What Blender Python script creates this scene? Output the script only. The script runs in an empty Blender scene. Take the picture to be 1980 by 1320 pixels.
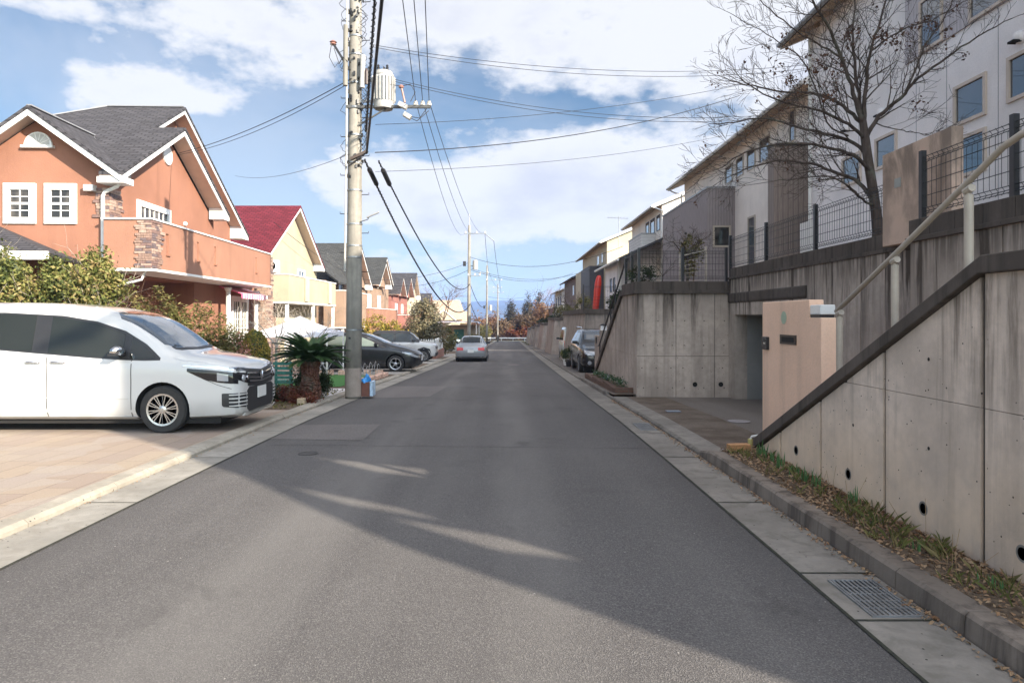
import bpy, bmesh, math, random
from math import sin, cos, pi, radians, sqrt, atan2
from mathutils import Vector, Matrix
from mathutils.bvhtree import BVHTree

SC = bpy.context.scene
COL = SC.collection
# ------------------------------------------------------------------ camera, world, sun, exposure
F = 1320.0; VX = 978.0; VY = 614.0; H = 1.6
cam_d = bpy.data.cameras.new('camera'); cam = bpy.data.objects.new('camera', cam_d); COL.objects.link(cam)
cam.location = (0, 0, H); cam.rotation_euler = (radians(90), 0, 0)
cam_d.sensor_width = 36; cam_d.lens = 36 * F / 1980
cam_d.shift_x = (990 - VX) / 1980; cam_d.shift_y = -(660 - VY) / 1980
cam_d.clip_start = 0.05; cam_d.clip_end = 9000
SC.camera = cam
SC.view_settings.view_transform = 'Standard'
SC.view_settings.look = 'None'
SC.view_settings.exposure = 1.5
SC.view_settings.gamma = 1
SUN_EL = radians(22); SUN_DIR = Vector((0.74 * cos(SUN_EL), -0.672 * cos(SUN_EL), sin(SUN_EL))).normalized()
sd = bpy.data.lights.new('sun', 'SUN'); sd.energy = 4.4; sd.angle = radians(0.55); sd.color = (1.0, 0.9, 0.76)
sun = bpy.data.objects.new('sun', sd); COL.objects.link(sun)
sun.rotation_euler = SUN_DIR.to_track_quat('Z', 'Y').to_euler(); sun.location = (30, -30, 40)

W = bpy.data.worlds.new("World"); SC.world = W; W.use_nodes = True
def build_world():
    nt = W.node_tree; nt.nodes.clear(); N = nt.nodes; L = nt.links
    out = N.new('ShaderNodeOutputWorld'); bg = N.new('ShaderNodeBackground'); bg.inputs[1].default_value = 0.15
    sky = N.new('ShaderNodeTexSky'); sky.sky_type = 'NISHITA'; sky.sun_disc = False
    sky.sun_elevation = SUN_EL; sky.sun_rotation = atan2(SUN_DIR.x, SUN_DIR.y); sky.altitude = 150
    sky.air_density = 1.0; sky.dust_density = 0.25; sky.ozone_density = 1.2
    tc = N.new('ShaderNodeTexCoord')
    def vm(op, a, b=None):
        n = N.new('ShaderNodeVectorMath'); n.operation = op
        for i, x in enumerate((a, b)):
            if x is None: continue
            if isinstance(x, (tuple, list)): n.inputs[i].default_value = x
            else: L.new(x, n.inputs[i])
        return n
    def mt(op, a, b=None, c=None, clamp=False):
        n = N.new('ShaderNodeMath'); n.operation = op; n.use_clamp = clamp
        for i, x in enumerate((a, b, c)):
            if x is None: continue
            if isinstance(x, (int, float)): n.inputs[i].default_value = x
            else: L.new(x, n.inputs[i])
        return n.outputs[0]
    def ramp(v, a, b):
        n = N.new('ShaderNodeMapRange'); n.interpolation_type = 'SMOOTHSTEP'; L.new(v, n.inputs[0])
        n.inputs[1].default_value = a; n.inputs[2].default_value = b; return n.outputs[0]
    D = tc.outputs['Generated']
    sc = vm('MULTIPLY', D, (1, 1, 1.9)).outputs[0]
    def noise(scale, detail, rough, off, src=sc, dist=0.0):
        v = vm('ADD', src, off).outputs[0]
        n = N.new('ShaderNodeTexNoise'); n.inputs['Scale'].default_value = scale; n.inputs['Detail'].default_value = detail
        n.inputs['Roughness'].default_value = rough; n.inputs['Distortion'].default_value = dist; L.new(v, n.inputs['Vector']); return n.outputs[0]
    n1 = noise(3.6, 9, 0.52, (3.1, 1.7, 0.4), dist=0.15)
    n2 = noise(14.0, 7, 0.55, (1.1, 5.7, 2.4))
    # cloud masses in sky directions: (azimuth-ish x, z, rx, rz, weight)
    blobs = [(-655, 432, 200, 48, .50), (-560, 400, 150, 34, .34), (-780, 415, 110, 30, .30), (-420, 575, 300, 90, .30), (-120, 560, 300, 110, .30), (360, 540, 420, 170, .52), (1100, 500, 700, 300, .36),
             (-300, 285, 210, 40, .40), (-210, 240, 260, 45, .34), (110, 300, 160, 70, .55), (-40, 240, 230, 60, .44), (60, 190, 330, 60, .38), (360, 230, 300, 90, .34),
             (-170, 120, 420, 40, .20), (-960, 612, 130, 26, .40), (-200, 60, 900, 45, .22), (-1500, 300, 500, 120, .3),
             (-880, 330, 260, 110, -.34), (-830, 540, 200, 50, -.34), (-420, 400, 260, 60, -.32), (150, 395, 260, 38, -.22), (-560, 300, 120, 60, -.30), (-1010, 460, 160, 80, -.2), (-330, 150, 260, 26, -.20), (200, 120, 200, 26, -.14)]
    acc = None
    for bx, bz, rx, rz, w in blobs:
        c = Vector((bx / F, 1, bz / F)).normalized(); k = 1 / sqrt(1 + (bx / F) ** 2)
        right = Vector((1, -bx / F, 0)).normalized()
        dd = vm('SUBTRACT', D, tuple(c)).outputs[0]
        du = vm('DOT_PRODUCT', dd, tuple(right)).outputs[1]
        dv = vm('DOT_PRODUCT', dd, (0, 0, 1)).outputs[1]
        a = mt('POWER', mt('DIVIDE', du, rx / F * k * .9), 2); b = mt('POWER', mt('DIVIDE', dv, rz / F * k), 2)
        # only the half sphere that faces the same way
        g = mt('MULTIPLY', mt('EXPONENT', mt('MULTIPLY', mt('ADD', mt('ABSOLUTE', a), mt('ABSOLUTE', b)), -1.0)), w)
        face = ramp(vm('DOT_PRODUCT', D, tuple(c)).outputs[1], 0.2, 0.5)
        g = mt('MULTIPLY', g, face)
        acc = g if acc is None else mt('ADD', acc, g)
    zz_ = vm('DOT_PRODUCT', D, (0, 0, 1)).outputs[1]
    n3 = noise(46.0, 6, .6, (4.1, 0.7, 9.4))
    dens = mt('ADD', mt('ADD', mt('MULTIPLY', n1, 1.9), mt('ADD', mt('MULTIPLY', n2, .95), mt('MULTIPLY', n3, .35))), mt('ADD', acc, mt('MULTIPLY', ramp(zz_, .52, .8), .10)))
    veil = mt('MULTIPLY', ramp(noise(2.2, 5, .55, (6.1, 3.3, 1.2), dist=.3), .36, .66), .38)
    cover = mt('MAXIMUM', ramp(dens, 1.62, 2.08), mt('ADD', .04, veil))
    thick = ramp(dens, 2.0, 2.5)
    shade = noise(5.0, 6, .55, (7.3, 2.2, 0.9))
    sh = mt('MULTIPLY', thick, ramp(shade, .40, .66), clamp=True)
    cw = N.new('ShaderNodeMix'); cw.data_type = 'RGBA'
    cw.inputs['A'].default_value = (2.38, 2.39, 2.44, 1); cw.inputs['B'].default_value = (1.75, 1.80, 2.05, 1)
    L.new(mt('MULTIPLY', sh, 0.85), cw.inputs['Factor'])
    # sky tint: lift the blue like the photograph's exposure
    skm = N.new('ShaderNodeMix'); skm.data_type = 'RGBA'; skm.blend_type = 'MULTIPLY'; skm.inputs['Factor'].default_value = 1
    L.new(sky.outputs[0], skm.inputs['A']); skm.inputs['B'].default_value = (.175, .235, .265, 1)
    mx = N.new('ShaderNodeMix'); mx.data_type = 'RGBA'
    L.new(mt('MULTIPLY', cover, 0.93), mx.inputs['Factor']); L.new(skm.outputs['Result'], mx.inputs['A']); L.new(cw.outputs['Result'], mx.inputs['B'])
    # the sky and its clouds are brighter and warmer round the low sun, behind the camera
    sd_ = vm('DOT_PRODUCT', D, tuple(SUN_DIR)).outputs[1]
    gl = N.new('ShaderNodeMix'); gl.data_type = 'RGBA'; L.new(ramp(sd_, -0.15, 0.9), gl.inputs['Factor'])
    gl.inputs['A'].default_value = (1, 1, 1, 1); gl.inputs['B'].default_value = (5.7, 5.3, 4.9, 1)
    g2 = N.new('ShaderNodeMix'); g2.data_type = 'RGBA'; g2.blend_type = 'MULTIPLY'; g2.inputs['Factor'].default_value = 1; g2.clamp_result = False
    g3 = N.new('ShaderNodeMix'); g3.data_type = 'RGBA'; L.new(ramp(zz_, .5, .8), g3.inputs['Factor']); g3.inputs['A'].default_value = (1, 1, 1, 1); g3.inputs['B'].default_value = (1.2, 1.12, 1.02, 1)  # overhead sky, above the view, brightened to add fill in the shade
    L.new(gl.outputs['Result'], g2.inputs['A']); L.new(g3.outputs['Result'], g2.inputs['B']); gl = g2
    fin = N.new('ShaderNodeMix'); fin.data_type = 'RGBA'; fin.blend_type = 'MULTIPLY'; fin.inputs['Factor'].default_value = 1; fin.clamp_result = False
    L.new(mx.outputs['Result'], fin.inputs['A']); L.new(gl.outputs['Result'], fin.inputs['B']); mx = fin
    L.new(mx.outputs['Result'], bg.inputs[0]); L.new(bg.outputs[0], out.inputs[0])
build_world()

# ------------------------------------------------------------------ helpers
ORG = {}
def P(px, py, Y=None, X=None, Z=None):
    a = (px - VX) / F; b = (VY - py) / F
    if Y is None: Y = X / a if X is not None else (Z - H) / b
    return Vector((a * Y, Y, H + b * Y))
def lerp(a, b, t): return a + (b - a) * t
def interp(tab, x):
    if x <= tab[0][0]: return tab[0][1]
    for (a, va), (b, vb) in zip(tab, tab[1:]):
        if x <= b: return va + (vb - va) * (x - a) / (b - a)
    return tab[-1][1]
GZT = [(-60, .10), (0, .03), (4.3, .01), (8, -.02), (11, -.06), (15, -.165), (25, -.455), (37, -.79), (57, -1.32), (97, -2.35), (137, -3.28), (165, -3.85), (260, -5.5)]
def gz(y): return interp(GZT, y)
def sx(y): return max(0.0, y - 15) * .008 if y < 150 else 135 * .008

def prop(o, label=None, cat=None, group=None, kind=None):
    if label: o['label'] = label
    if cat: o['category'] = cat
    if group: o['group'] = group
    if kind: o['kind'] = kind
    return o
def thing(name, label, cat, loc=(0, 0, 0), rotz=0, group=None):
    o = bpy.data.objects.new(name, None); COL.objects.link(o); o.empty_display_size = .2
    o.location = loc; o.rotation_euler = (0, 0, rotz); prop(o, label, cat, group)
    ORG[o.name] = Vector(loc); return o
def local(name, label, cat, group=None):
    o = thing(name, label, cat, group=group); return o
def copy_tree(o, parent=None):
    c = o.copy(); COL.objects.link(c); c.parent = parent
    for ch in list(o.children): copy_tree(ch, c)
    return c

class MB:
    def __init__(s): s.v = []; s.f = []; s.m = []; s.mi = 0
    def add(s, vs, fs):
        b = len(s.v); s.v.extend([tuple(p) for p in vs]); s.f.extend([tuple(b + i for i in f) for f in fs]); s.m.extend([s.mi] * len(fs)); return s
    def face(s, *pts): return s.add(pts, [tuple(range(len(pts)))])
    def box(s, x0, x1, y0, y1, z0, z1):
        if x0 > x1: x0, x1 = x1, x0
        if y0 > y1: y0, y1 = y1, y0
        if z0 > z1: z0, z1 = z1, z0
        v = [(x, y, z) for z in (z0, z1) for y in (y0, y1) for x in (x0, x1)]
        return s.add(v, [(0, 2, 3, 1), (4, 5, 7, 6), (0, 1, 5, 4), (2, 6, 7, 3), (0, 4, 6, 2), (1, 3, 7, 5)])
    def obox(s, c, size, rot):   # rot: Matrix 3x3 or z-angle
        R = rot if isinstance(rot, Matrix) else Matrix.Rotation(rot, 3, 'Z')
        hx, hy, hz = size[0] / 2, size[1] / 2, size[2] / 2; c = Vector(c)
        v = [c + R @ Vector((x, y, z)) for z in (-hz, hz) for y in (-hy, hy) for x in (-hx, hx)]
        return s.add(v, [(0, 2, 3, 1), (4, 5, 7, 6), (0, 1, 5, 4), (2, 6, 7, 3), (0, 4, 6, 2), (1, 3, 7, 5)])
    def bar(s, a, b, w, h=None):   # rectangular bar from a to b
        a = Vector(a); b = Vector(b); h = h or w; d = (b - a); ln = d.length
        if ln < 1e-6: return s
        R = d.to_track_quat('X', 'Z').to_matrix()
        return s.obox((a + b) / 2, (ln, w, h), R)
    def prism(s, poly, axis, a, b):  # poly: 2D points; axis 'x': (y,z), 'y': (x,z), 'z': (x,y)
        n = len(poly)
        def mk(p, t): return {'x': (t, p[0], p[1]), 'y': (p[0], t, p[1]), 'z': (p[0], p[1], t)}[axis]
        v = [mk(p, a) for p in poly] + [mk(p, b) for p in poly]
        fs = [tuple(range(n)), tuple(range(2 * n - 1, n - 1, -1))] + [(i, i + n, (i + 1) % n + n, (i + 1) % n) for i in range(n)]
        return s.add(v, fs)
    def tube(s, pts, r, n=8, cap=True):
        pts = [Vector(p) for p in pts]; k = len(pts)
        rs = r if isinstance(r, (list, tuple)) else [r] * k
        base = len(s.v); T = (pts[1] - pts[0]).normalized()
        up = Vector((0, 0, 1)) if abs(T.z) < .9 else Vector((1, 0, 0))
        A = T.cross(up).normalized()
        for i, p in enumerate(pts):
            T = ((pts[min(i + 1, k - 1)] - pts[max(i - 1, 0)])).normalized()
            A = (A - T * A.dot(T))
            A = A.normalized() if A.length > 1e-6 else T.orthogonal().normalized()
            B = T.cross(A)
            for j in range(n):
                t = 2 * pi * j / n; s.v.append(tuple(p + (A * cos(t) + B * sin(t)) * rs[i]))
        for i in range(k - 1):
            for j in range(n):
                a = base + i * n + j; b = base + i * n + (j + 1) % n
                s.f.append((a, b, b + n, a + n)); s.m.append(s.mi)
        if cap:
            s.f.append(tuple(base + j for j in range(n - 1, -1, -1))); s.m.append(s.mi)
            s.f.append(tuple(base + (k - 1) * n + j for j in range(n))); s.m.append(s.mi)
        return s
    def lathe(s, prof, c=(0, 0, 0), n=24, axis='z'):
        base = len(s.v); k = len(prof)
        for (r, z) in prof:
            for j in range(n):
                t = 2 * pi * j / n
                if axis == 'z': p = (c[0] + r * cos(t), c[1] + r * sin(t), c[2] + z)
                elif axis == 'y': p = (c[0] + r * cos(t), c[1] + z, c[2] + r * sin(t))
                else: p = (c[0] + z, c[1] + r * cos(t), c[2] + r * sin(t))
                s.v.append(p)
        for i in range(k - 1):
            for j in range(n):
                a = base + i * n + j; b = base + i * n + (j + 1) % n
                s.f.append((a, b, b + n, a + n)); s.m.append(s.mi)
        s.f.append(tuple(base + j for j in range(n))); s.m.append(s.mi)
        s.f.append(tuple(base + (k - 1) * n + j for j in range(n))); s.m.append(s.mi)
        return s
    def grid(s, fn, nu, nv):
        base = len(s.v)
        for i in range(nu + 1):
            for j in range(nv + 1): s.v.append(tuple(fn(i / nu, j / nv)))
        for i in range(nu):
            for j in range(nv):
                a = base + i * (nv + 1) + j
                s.f.append((a, a + 1, a + nv + 2, a + nv + 1)); s.m.append(s.mi)
        return s
    def build(s, name, mat, parent=None, smooth=False, bevel=0, fix=True, org=None):
        me = bpy.data.meshes.new(name)
        o0 = org if org is not None else (ORG.get(parent.name, Vector((0, 0, 0))) if parent else Vector((0, 0, 0)))
        vs = [(p[0] - o0[0], p[1] - o0[1], p[2] - o0[2]) for p in s.v]
        me.from_pydata(vs, [], s.f)
        if fix:
            bm = bmesh.new(); bm.from_mesh(me); bmesh.ops.recalc_face_normals(bm, faces=bm.faces); bm.to_mesh(me); bm.free()
        mats = mat if isinstance(mat, (list, tuple)) else [mat]
        for m in mats: me.materials.append(m)
        if len(mats) > 1: me.polygons.foreach_set('material_index', s.m)
        # metre UVs laid on each face's own plane
        uv = me.uv_layers.new(name='UVMap').data
        if len(me.polygons) < 30000:
            for p in me.polygons:
                n = p.normal
                if abs(n.z) > .97: U = Vector((1, 0, 0)); V = Vector((0, 1, 0))
                else: U = Vector((-n.y, n.x, 0)).normalized(); V = n.cross(U)
                for li in p.loop_indices:
                    c = Vector(me.vertices[me.loops[li].vertex_index].co) + o0
                    uv[li].uv = (c.dot(U), c.dot(V))
        if smooth:
            me.polygons.foreach_set('use_smooth', [True] * len(me.polygons))
        o = bpy.data.objects.new(name, me); COL.objects.link(o)
        if parent: o.parent = parent; ORG[o.name] = Vector(o0)
        elif org is not None: o.location = org
        if bevel:
            b = o.modifiers.new('bevel', 'BEVEL'); b.width = bevel; b.segments = 2; b.limit_method = 'ANGLE'; b.angle_limit = radians(40)
        if smooth == 'auto':
            try:
                e = o.modifiers.new('split', 'EDGE_SPLIT'); e.split_angle = radians(35)
            except Exception: pass
        return o

# ------------------------------------------------------------------ materials
MATS = {}
class NT:
    def __init__(s, name):
        s.m = bpy.data.materials.new(name); s.m.use_nodes = True; s.t = s.m.node_tree; s.t.nodes.clear()
        s.out = s.n('ShaderNodeOutputMaterial'); s.b = s.n('ShaderNodeBsdfPrincipled'); s.l(s.b.outputs[0], s.out.inputs[0])
        s.tc = s.n('ShaderNodeTexCoord'); s.geo = s.n('ShaderNodeNewGeometry'); s.pos = s.geo.outputs['Position']; s.uv = s.tc.outputs['UV']; s.bh = None
    def n(s, t): return s.t.nodes.new(t)
    def l(s, a, b): s.t.links.new(a, b)
    def val(s, x, sock):
        if isinstance(x, (int, float)): sock.default_value = x
        elif isinstance(x, (tuple, list)): sock.default_value = tuple(x) + ((1,) if len(x) == 3 and len(sock.default_value) == 4 else ())
        else: s.l(x, sock)
    def map(s, src, scale=(1, 1, 1), loc=(0, 0, 0), rot=(0, 0, 0)):
        n = s.n('ShaderNodeMapping'); s.l(src, n.inputs[0]); n.inputs['Scale'].default_value = scale; n.inputs['Location'].default_value = loc; n.inputs['Rotation'].default_value = rot; return n.outputs[0]
    def noise(s, src, scale, detail=4, rough=.55, dist=0):
        n = s.n('ShaderNodeTexNoise'); s.l(src, n.inputs['Vector']); n.inputs['Scale'].default_value = scale; n.inputs['Detail'].default_value = detail
        n.inputs['Roughness'].default_value = rough; n.inputs['Distortion'].default_value = dist; return n.outputs[0]
    def vor(s, src, scale, feat='F1', out='Distance'):
        n = s.n('ShaderNodeTexVoronoi'); n.feature = feat; s.l(src, n.inputs['Vector']); n.inputs['Scale'].default_value = scale; return n.outputs[out]
    def mr(s, v, a, b, c=0, d=1, smooth=True):
        n = s.n('ShaderNodeMapRange'); n.interpolation_type = 'SMOOTHSTEP' if smooth else 'LINEAR'
        s.val(v, n.inputs[0]); n.inputs[1].default_value = a; n.inputs[2].default_value = b; n.inputs[3].default_value = c; n.inputs[4].default_value = d; return n.outputs[0]
    def mix(s, f, a, b, mode='MIX'):
        n = s.n('ShaderNodeMix'); n.data_type = 'RGBA'; n.blend_type = mode
        s.val(f, n.inputs['Factor']); s.val(a, n.inputs['A']); s.val(b, n.inputs['B']); return n.outputs['Result']
    def math(s, op, a, b=0, clamp=False):
        n = s.n('ShaderNodeMath'); n.operation = op; n.use_clamp = clamp; s.val(a, n.inputs[0]); s.val(b, n.inputs[1]); return n.outputs[0]
    def sep(s, src):
        n = s.n('ShaderNodeSeparateXYZ'); s.l(src, n.inputs[0]); return n.outputs
    def bump(s, h, strength=.3, dist=.01):
        n = s.n('ShaderNodeBump'); n.inputs['Strength'].default_value = strength; n.inputs['Distance'].default_value = dist; s.l(h, n.inputs['Height'])
        if s.bh is not None: s.l(s.bh, n.inputs['Normal'])
        s.bh = n.outputs[0]; s.l(s.bh, s.b.inputs['Normal'])
    def done(s, col, rough=.8, metal=0, spec=.5):
        s.val(col, s.b.inputs['Base Color']); s.val(rough, s.b.inputs['Roughness']); s.val(metal, s.b.inputs['Metallic']); s.b.inputs['Specular IOR Level'].default_value = spec
        return s.m
def C3(h):   # sRGB hex -> linear
    r = []
    for i in (0, 2, 4):
        c = int(h[i:i + 2], 16) / 255; r.append(c / 12.92 if c <= .04045 else ((c + .055) / 1.055) ** 2.4)
    return tuple(r)
def mul(c, k): return tuple(x * k for x in c)
def plain(name, col, rough=.6, var=.12, scale=6, bump=.0, metal=0, spec=.5, bscale=60):
    if name in MATS: return MATS[name]
    t = NT(name); n = t.noise(t.pos, scale, 5, .6)
    c = t.mix(t.mr(n, .25, .75), mul(col, 1 - var), mul(col, 1 + var))
    if bump: t.bump(t.noise(t.pos, bscale, 3, .6), bump, .006)
    MATS[name] = t.done(c, rough, metal, spec); return MATS[name]
def m_asphalt(name, base, speck):
    t = NT(name); n = t.noise(t.pos, .35, 6, .6); n2 = t.noise(t.pos, 120, 2, .5); v = t.vor(t.pos, 150); cell = t.vor(t.pos, 150, out='Color')
    c = t.mix(t.mr(n, .3, .7), mul(base, .88), mul(base, 1.14))
    c = t.mix(t.mr(n2, .35, .7, 0, .8), c, mul(base, .5))
    cs = t.sep(cell)[0]
    c = t.mix(t.mr(cs, .70, 1.0, 0, .5), c, speck)
    c = t.mix(t.mr(cs, .0, .25, .5, 0), c, mul(base, .45))
    v2 = t.vor(t.pos, 17, out='Color'); d2 = t.vor(t.pos, 17)
    sp = t.math('MULTIPLY', t.mr(t.sep(v2)[1], .955, .965), t.mr(d2, .10, .07))
    c = t.mix(sp, c, (.38, .36, .33)); xs_ = t.sep(t.pos)[0]; ln = t.math('MULTIPLY', t.mr(t.math('ABSOLUTE', t.math('SUBTRACT', t.math('ABSOLUTE', t.math('ADD', xs_, .68)), .8)), .5, .1), t.mr(t.noise(t.map(t.pos, (1, .15, 1)), .9, 4), .3, .65)); c = t.mix(t.math('MULTIPLY', ln, .45), c, mul(speck, .85)); dk = t.noise(t.pos, .9, 7, .7, .5); c = t.mix(t.mr(dk, .56, .72, 0, .55), c, mul(base, .45)); ck = t.vor(t.map(t.pos, (.42, .30, 1)), 1.0, 'DISTANCE_TO_EDGE'); wv = t.noise(t.pos, 6, 5, .7); ckm = t.math('MULTIPLY', t.mr(t.math('ADD', ck, t.math('MULTIPLY', wv, .03)), .0165, .0195, 1, 0), t.mr(t.noise(t.pos, .25, 2), .50, .56)); ed = t.mr(t.math('ABSOLUTE', t.math('ADD', xs_, .68)), 2.1, 2.5, 0, .35); c = t.mix(ed, c, mul(base, .55))
    tr = t.mr(t.noise(t.map(t.pos, (1.3, .05, 1)), 1.0, 3), .45, .7, 0, .16)
    c = t.mix(tr, c, mul(speck, .9))
    t.bump(v, .55, .006)
    return t.done(c, .93, 0, .25)
def m_concrete(name, base, dark=(.05, .045, .04), stain=.6, top=None, warm=None, warmz=None, pores=True, sc=1.0):
    t = NT(name); p = t.pos
    n = t.noise(p, .9 * sc, 7, .62); f = t.noise(p, 9, 6, .65)
    c = t.mix(t.mr(n, .3, .72), mul(base, .74), mul(base, 1.22))
    c = t.mix(t.mr(f, .3, .75, 0, .5), c, mul(base, .66))
    st = t.noise(t.map(p, (3.4, 3.4, .22)), 1.5 * sc, 6, .68, .4)
    st2 = t.noise(t.map(p, (9, 9, .5)), 1.5, 4, .6)
    k = t.math('MULTIPLY', t.mr(st, .46, .66), stain)
    if top is not None:
        z = t.sep(p)[2]
        k = t.math('MULTIPLY', k, t.mr(z, top - 1.7, top + .1, .25, 1.25), clamp=True)
        k2 = t.math('MULTIPLY', t.mr(z, top - .55, top, 0, .75), t.mr(st2, .35, .6)); k = t.math('MAXIMUM', k, k2)
    c = t.mix(k, c, dark)
    if warm:
        z = t.sep(p)[2]; c = t.mix(t.math('MULTIPLY', t.mr(z, warmz[0], warmz[1], .75, 0), t.mr(n, .25, .6)), c, warm)
    if pores:
        d = t.vor(p, 22); cc = t.sep(t.vor(p, 22, out='Color'))[0]
        po = t.math('MULTIPLY', t.mr(cc, .82, .86), t.mr(d, .17, .10)); c = t.mix(po, c, (.03, .027, .025))
        t.bump(t.mr(po, 0, 1, 1, 0), .6, .01)
    t.bump(f, .35, .012); t.bump(t.noise(p, 90, 3), .25, .004)
    return t.done(c, .92, 0, .25)
def m_stucco(name, base, stain=.2):
    if name in MATS: return MATS[name]
    t = NT(name); n = t.noise(t.pos, .7, 5, .6); st = t.noise(t.map(t.pos, (2.5, 2.5, .25)), 1, 5, .6); b = t.noise(t.pos, 38, 4, .65)
    c = t.mix(t.mr(n, .3, .7), mul(base, .9), mul(base, 1.08))
    c = t.mix(t.mr(st, .5, .75, 0, stain * 1.6), c, mul(base, .55))
    c = t.mix(t.mr(b, .35, .7, 0, .22), c, mul(base, .72))
    t.bump(b, .5, .012); MATS[name] = t.done(c, .9, 0, .25); return MATS[name]
def m_shingle(name, base, w=.33, h=.16):
    t = NT(name); br = t.n('ShaderNodeTexBrick'); t.l(t.uv, br.inputs['Vector']); br.inputs['Scale'].default_value = 1
    br.inputs['Brick Width'].default_value = w; br.inputs['Row Height'].default_value = h; br.inputs['Mortar Size'].default_value = .022
    br.inputs['Color1'].default_value = (*mul(base, .8), 1); br.inputs['Color2'].default_value = (*mul(base, 1.55), 1); br.inputs['Mortar'].default_value = (*mul(base, .3), 1)
    n = t.noise(t.pos, .6, 5); c = t.mix(t.mr(n, .3, .7, 0, .2), br.outputs['Color'], mul(base, .7)); f = t.noise(t.pos, 60, 3)
    c = t.mix(t.mr(f, .3, .7, 0, .35), c, mul(base, 1.5))
    t.bump(br.outputs['Fac'], -.6, .02); t.bump(f, .3, .005)
    return t.done(c, .9, 0, .2)
def m_brick(name, c1, c2, mortar, w=.22, h=.075, ms=.01, rough=.85, bias=0.0, src='uv'):
    t = NT(name); br = t.n('ShaderNodeTexBrick'); t.l(t.uv, br.inputs['Vector']); br.inputs['Scale'].default_value = 1
    br.inputs['Brick Width'].default_value = w; br.inputs['Row Height'].default_value = h; br.inputs['Mortar Size'].default_value = ms; br.inputs['Bias'].default_value = bias
    br.inputs['Color1'].default_value = (*c1, 1); br.inputs['Color2'].default_value = (*c2, 1); br.inputs['Mortar'].default_value = (*mortar, 1)
    n = t.noise(t.pos, 2.5, 5); f = t.noise(t.pos, 45, 4)
    c = t.mix(t.mr(n, .3, .75, 0, .5), br.outputs['Color'], mul(c1, .7)); c = t.mix(t.mr(f, .35, .7, 0, .35), c, mul(c2, 1.3))
    t.bump(br.outputs['Fac'], -.5, .01); t.bump(f, .3, .006)
    return t.done(c, rough, 0, .3)
def m_siding(name, base, pitch=.15, vertical=True, depth=.8):
    t = NT(name); u = t.sep(t.uv)[0 if vertical else 1]
    fr = t.math('FRACT', t.math('DIVIDE', u, pitch)); g = t.mr(t.math('ABSOLUTE', t.math('SUBTRACT', fr, .5)), .38, .5)
    fr2 = t.math('FRACT', t.math('DIVIDE', u, pitch * .33)); g2 = t.mr(t.math('ABSOLUTE', t.math('SUBTRACT', fr2, .5)), .34, .5)
    mp = (40, 3, 1) if vertical else (3, 40, 1)
    n = t.noise(t.map(t.uv, mp), 1, 4, .6); n2 = t.noise(t.pos, .8, 4)
    c = t.mix(t.mr(n, .3, .7), mul(base, .82), mul(base, 1.18)); c = t.mix(t.mr(n2, .3, .7, 0, .3), c, mul(base, .8))
    c = t.mix(t.math('MULTIPLY', g, depth), c, mul(base, .42)); c = t.mix(t.math('MULTIPLY', g2, .3), c, mul(base, .6))
    t.bump(g, -.5, .01); return t.done(c, .75, 0, .3)
def m_glass(name, tint=(.03, .035, .04), rough=.04, curtain=None, coat=1):
    t = NT(name)
    col = tint
    if curtain:
        w = t.noise(t.map(t.uv, (14, .8, 1)), 1, 3); n = t.noise(t.pos, 1.3, 2)
        col = t.mix(t.mr(w, .3, .7), mul(curtain, .65), curtain); col = t.mix(t.mr(n, .35, .6), col, tint)
    t.bump(t.noise(t.pos, .8, 2), .06, .02)
    m = t.done(col, rough, 0, .9)
    t.b.inputs['Coat Weight'].default_value = coat; t.b.inputs['Coat Roughness'].default_value = .02; t.b.inputs['Specular IOR Level'].default_value = .9 if coat else .5
    return m
def m_paint(name, col, rough=.28, metal=0, coat=1):
    t = NT(name); n = t.noise(t.pos, 3, 4); d = t.noise(t.pos, 400, 2)
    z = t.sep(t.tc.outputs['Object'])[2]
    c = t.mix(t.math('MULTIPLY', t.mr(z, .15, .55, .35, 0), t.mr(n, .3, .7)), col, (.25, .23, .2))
    m = t.done(c, rough, metal, .5); t.b.inputs['Coat Weight'].default_value = coat; t.b.inputs['Coat Roughness'].default_value = .03
    return m
def m_leaf(name, cols, scale=3.0, trans=.25, rough=.55):
    t = NT(name); g = t.geo.outputs['Random Per Island']; n = t.noise(t.pos, scale, 3)
    cr = t.n('ShaderNodeValToRGB'); el = cr.color_ramp.elements
    el[0].position = 0; el[0].color = (*cols[0], 1); el[1].position = 1; el[1].color = (*cols[-1], 1)
    for i, c in enumerate(cols[1:-1]):
        e = el.new((i + 1) / (len(cols) - 1)); e.color = (*c, 1)
    fac = t.math('ADD', t.math('MULTIPLY', g, .6), t.math('MULTIPLY', t.mr(n, .3, .7), .4)); t.l(fac, cr.inputs[0])
    m = t.done(cr.outputs[0], rough, 0, .3)
    if trans:
        tr = t.n('ShaderNodeBsdfTranslucent'); t.l(cr.outputs[0], tr.inputs[0]); mx = t.n('ShaderNodeMixShader'); mx.inputs[0].default_value = trans
        t.l(t.b.outputs[0], mx.inputs[1]); t.l(tr.outputs[0], mx.inputs[2]); t.l(mx.outputs[0], t.out.inputs[0])
    return m
def m_bark(name, base):
    t = NT(name); n = t.noise(t.map(t.pos, (8, 8, 1.5)), 2, 6, .65); n2 = t.noise(t.pos, 5, 4)
    c = t.mix(t.mr(n, .3, .7), mul(base, .55), mul(base, 1.3)); c = t.mix(t.mr(n2, .5, .7, 0, .45), c, (.16, .17, .13))
    t.bump(n, .6, .02); return t.done(c, .9, 0, .2)

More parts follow.
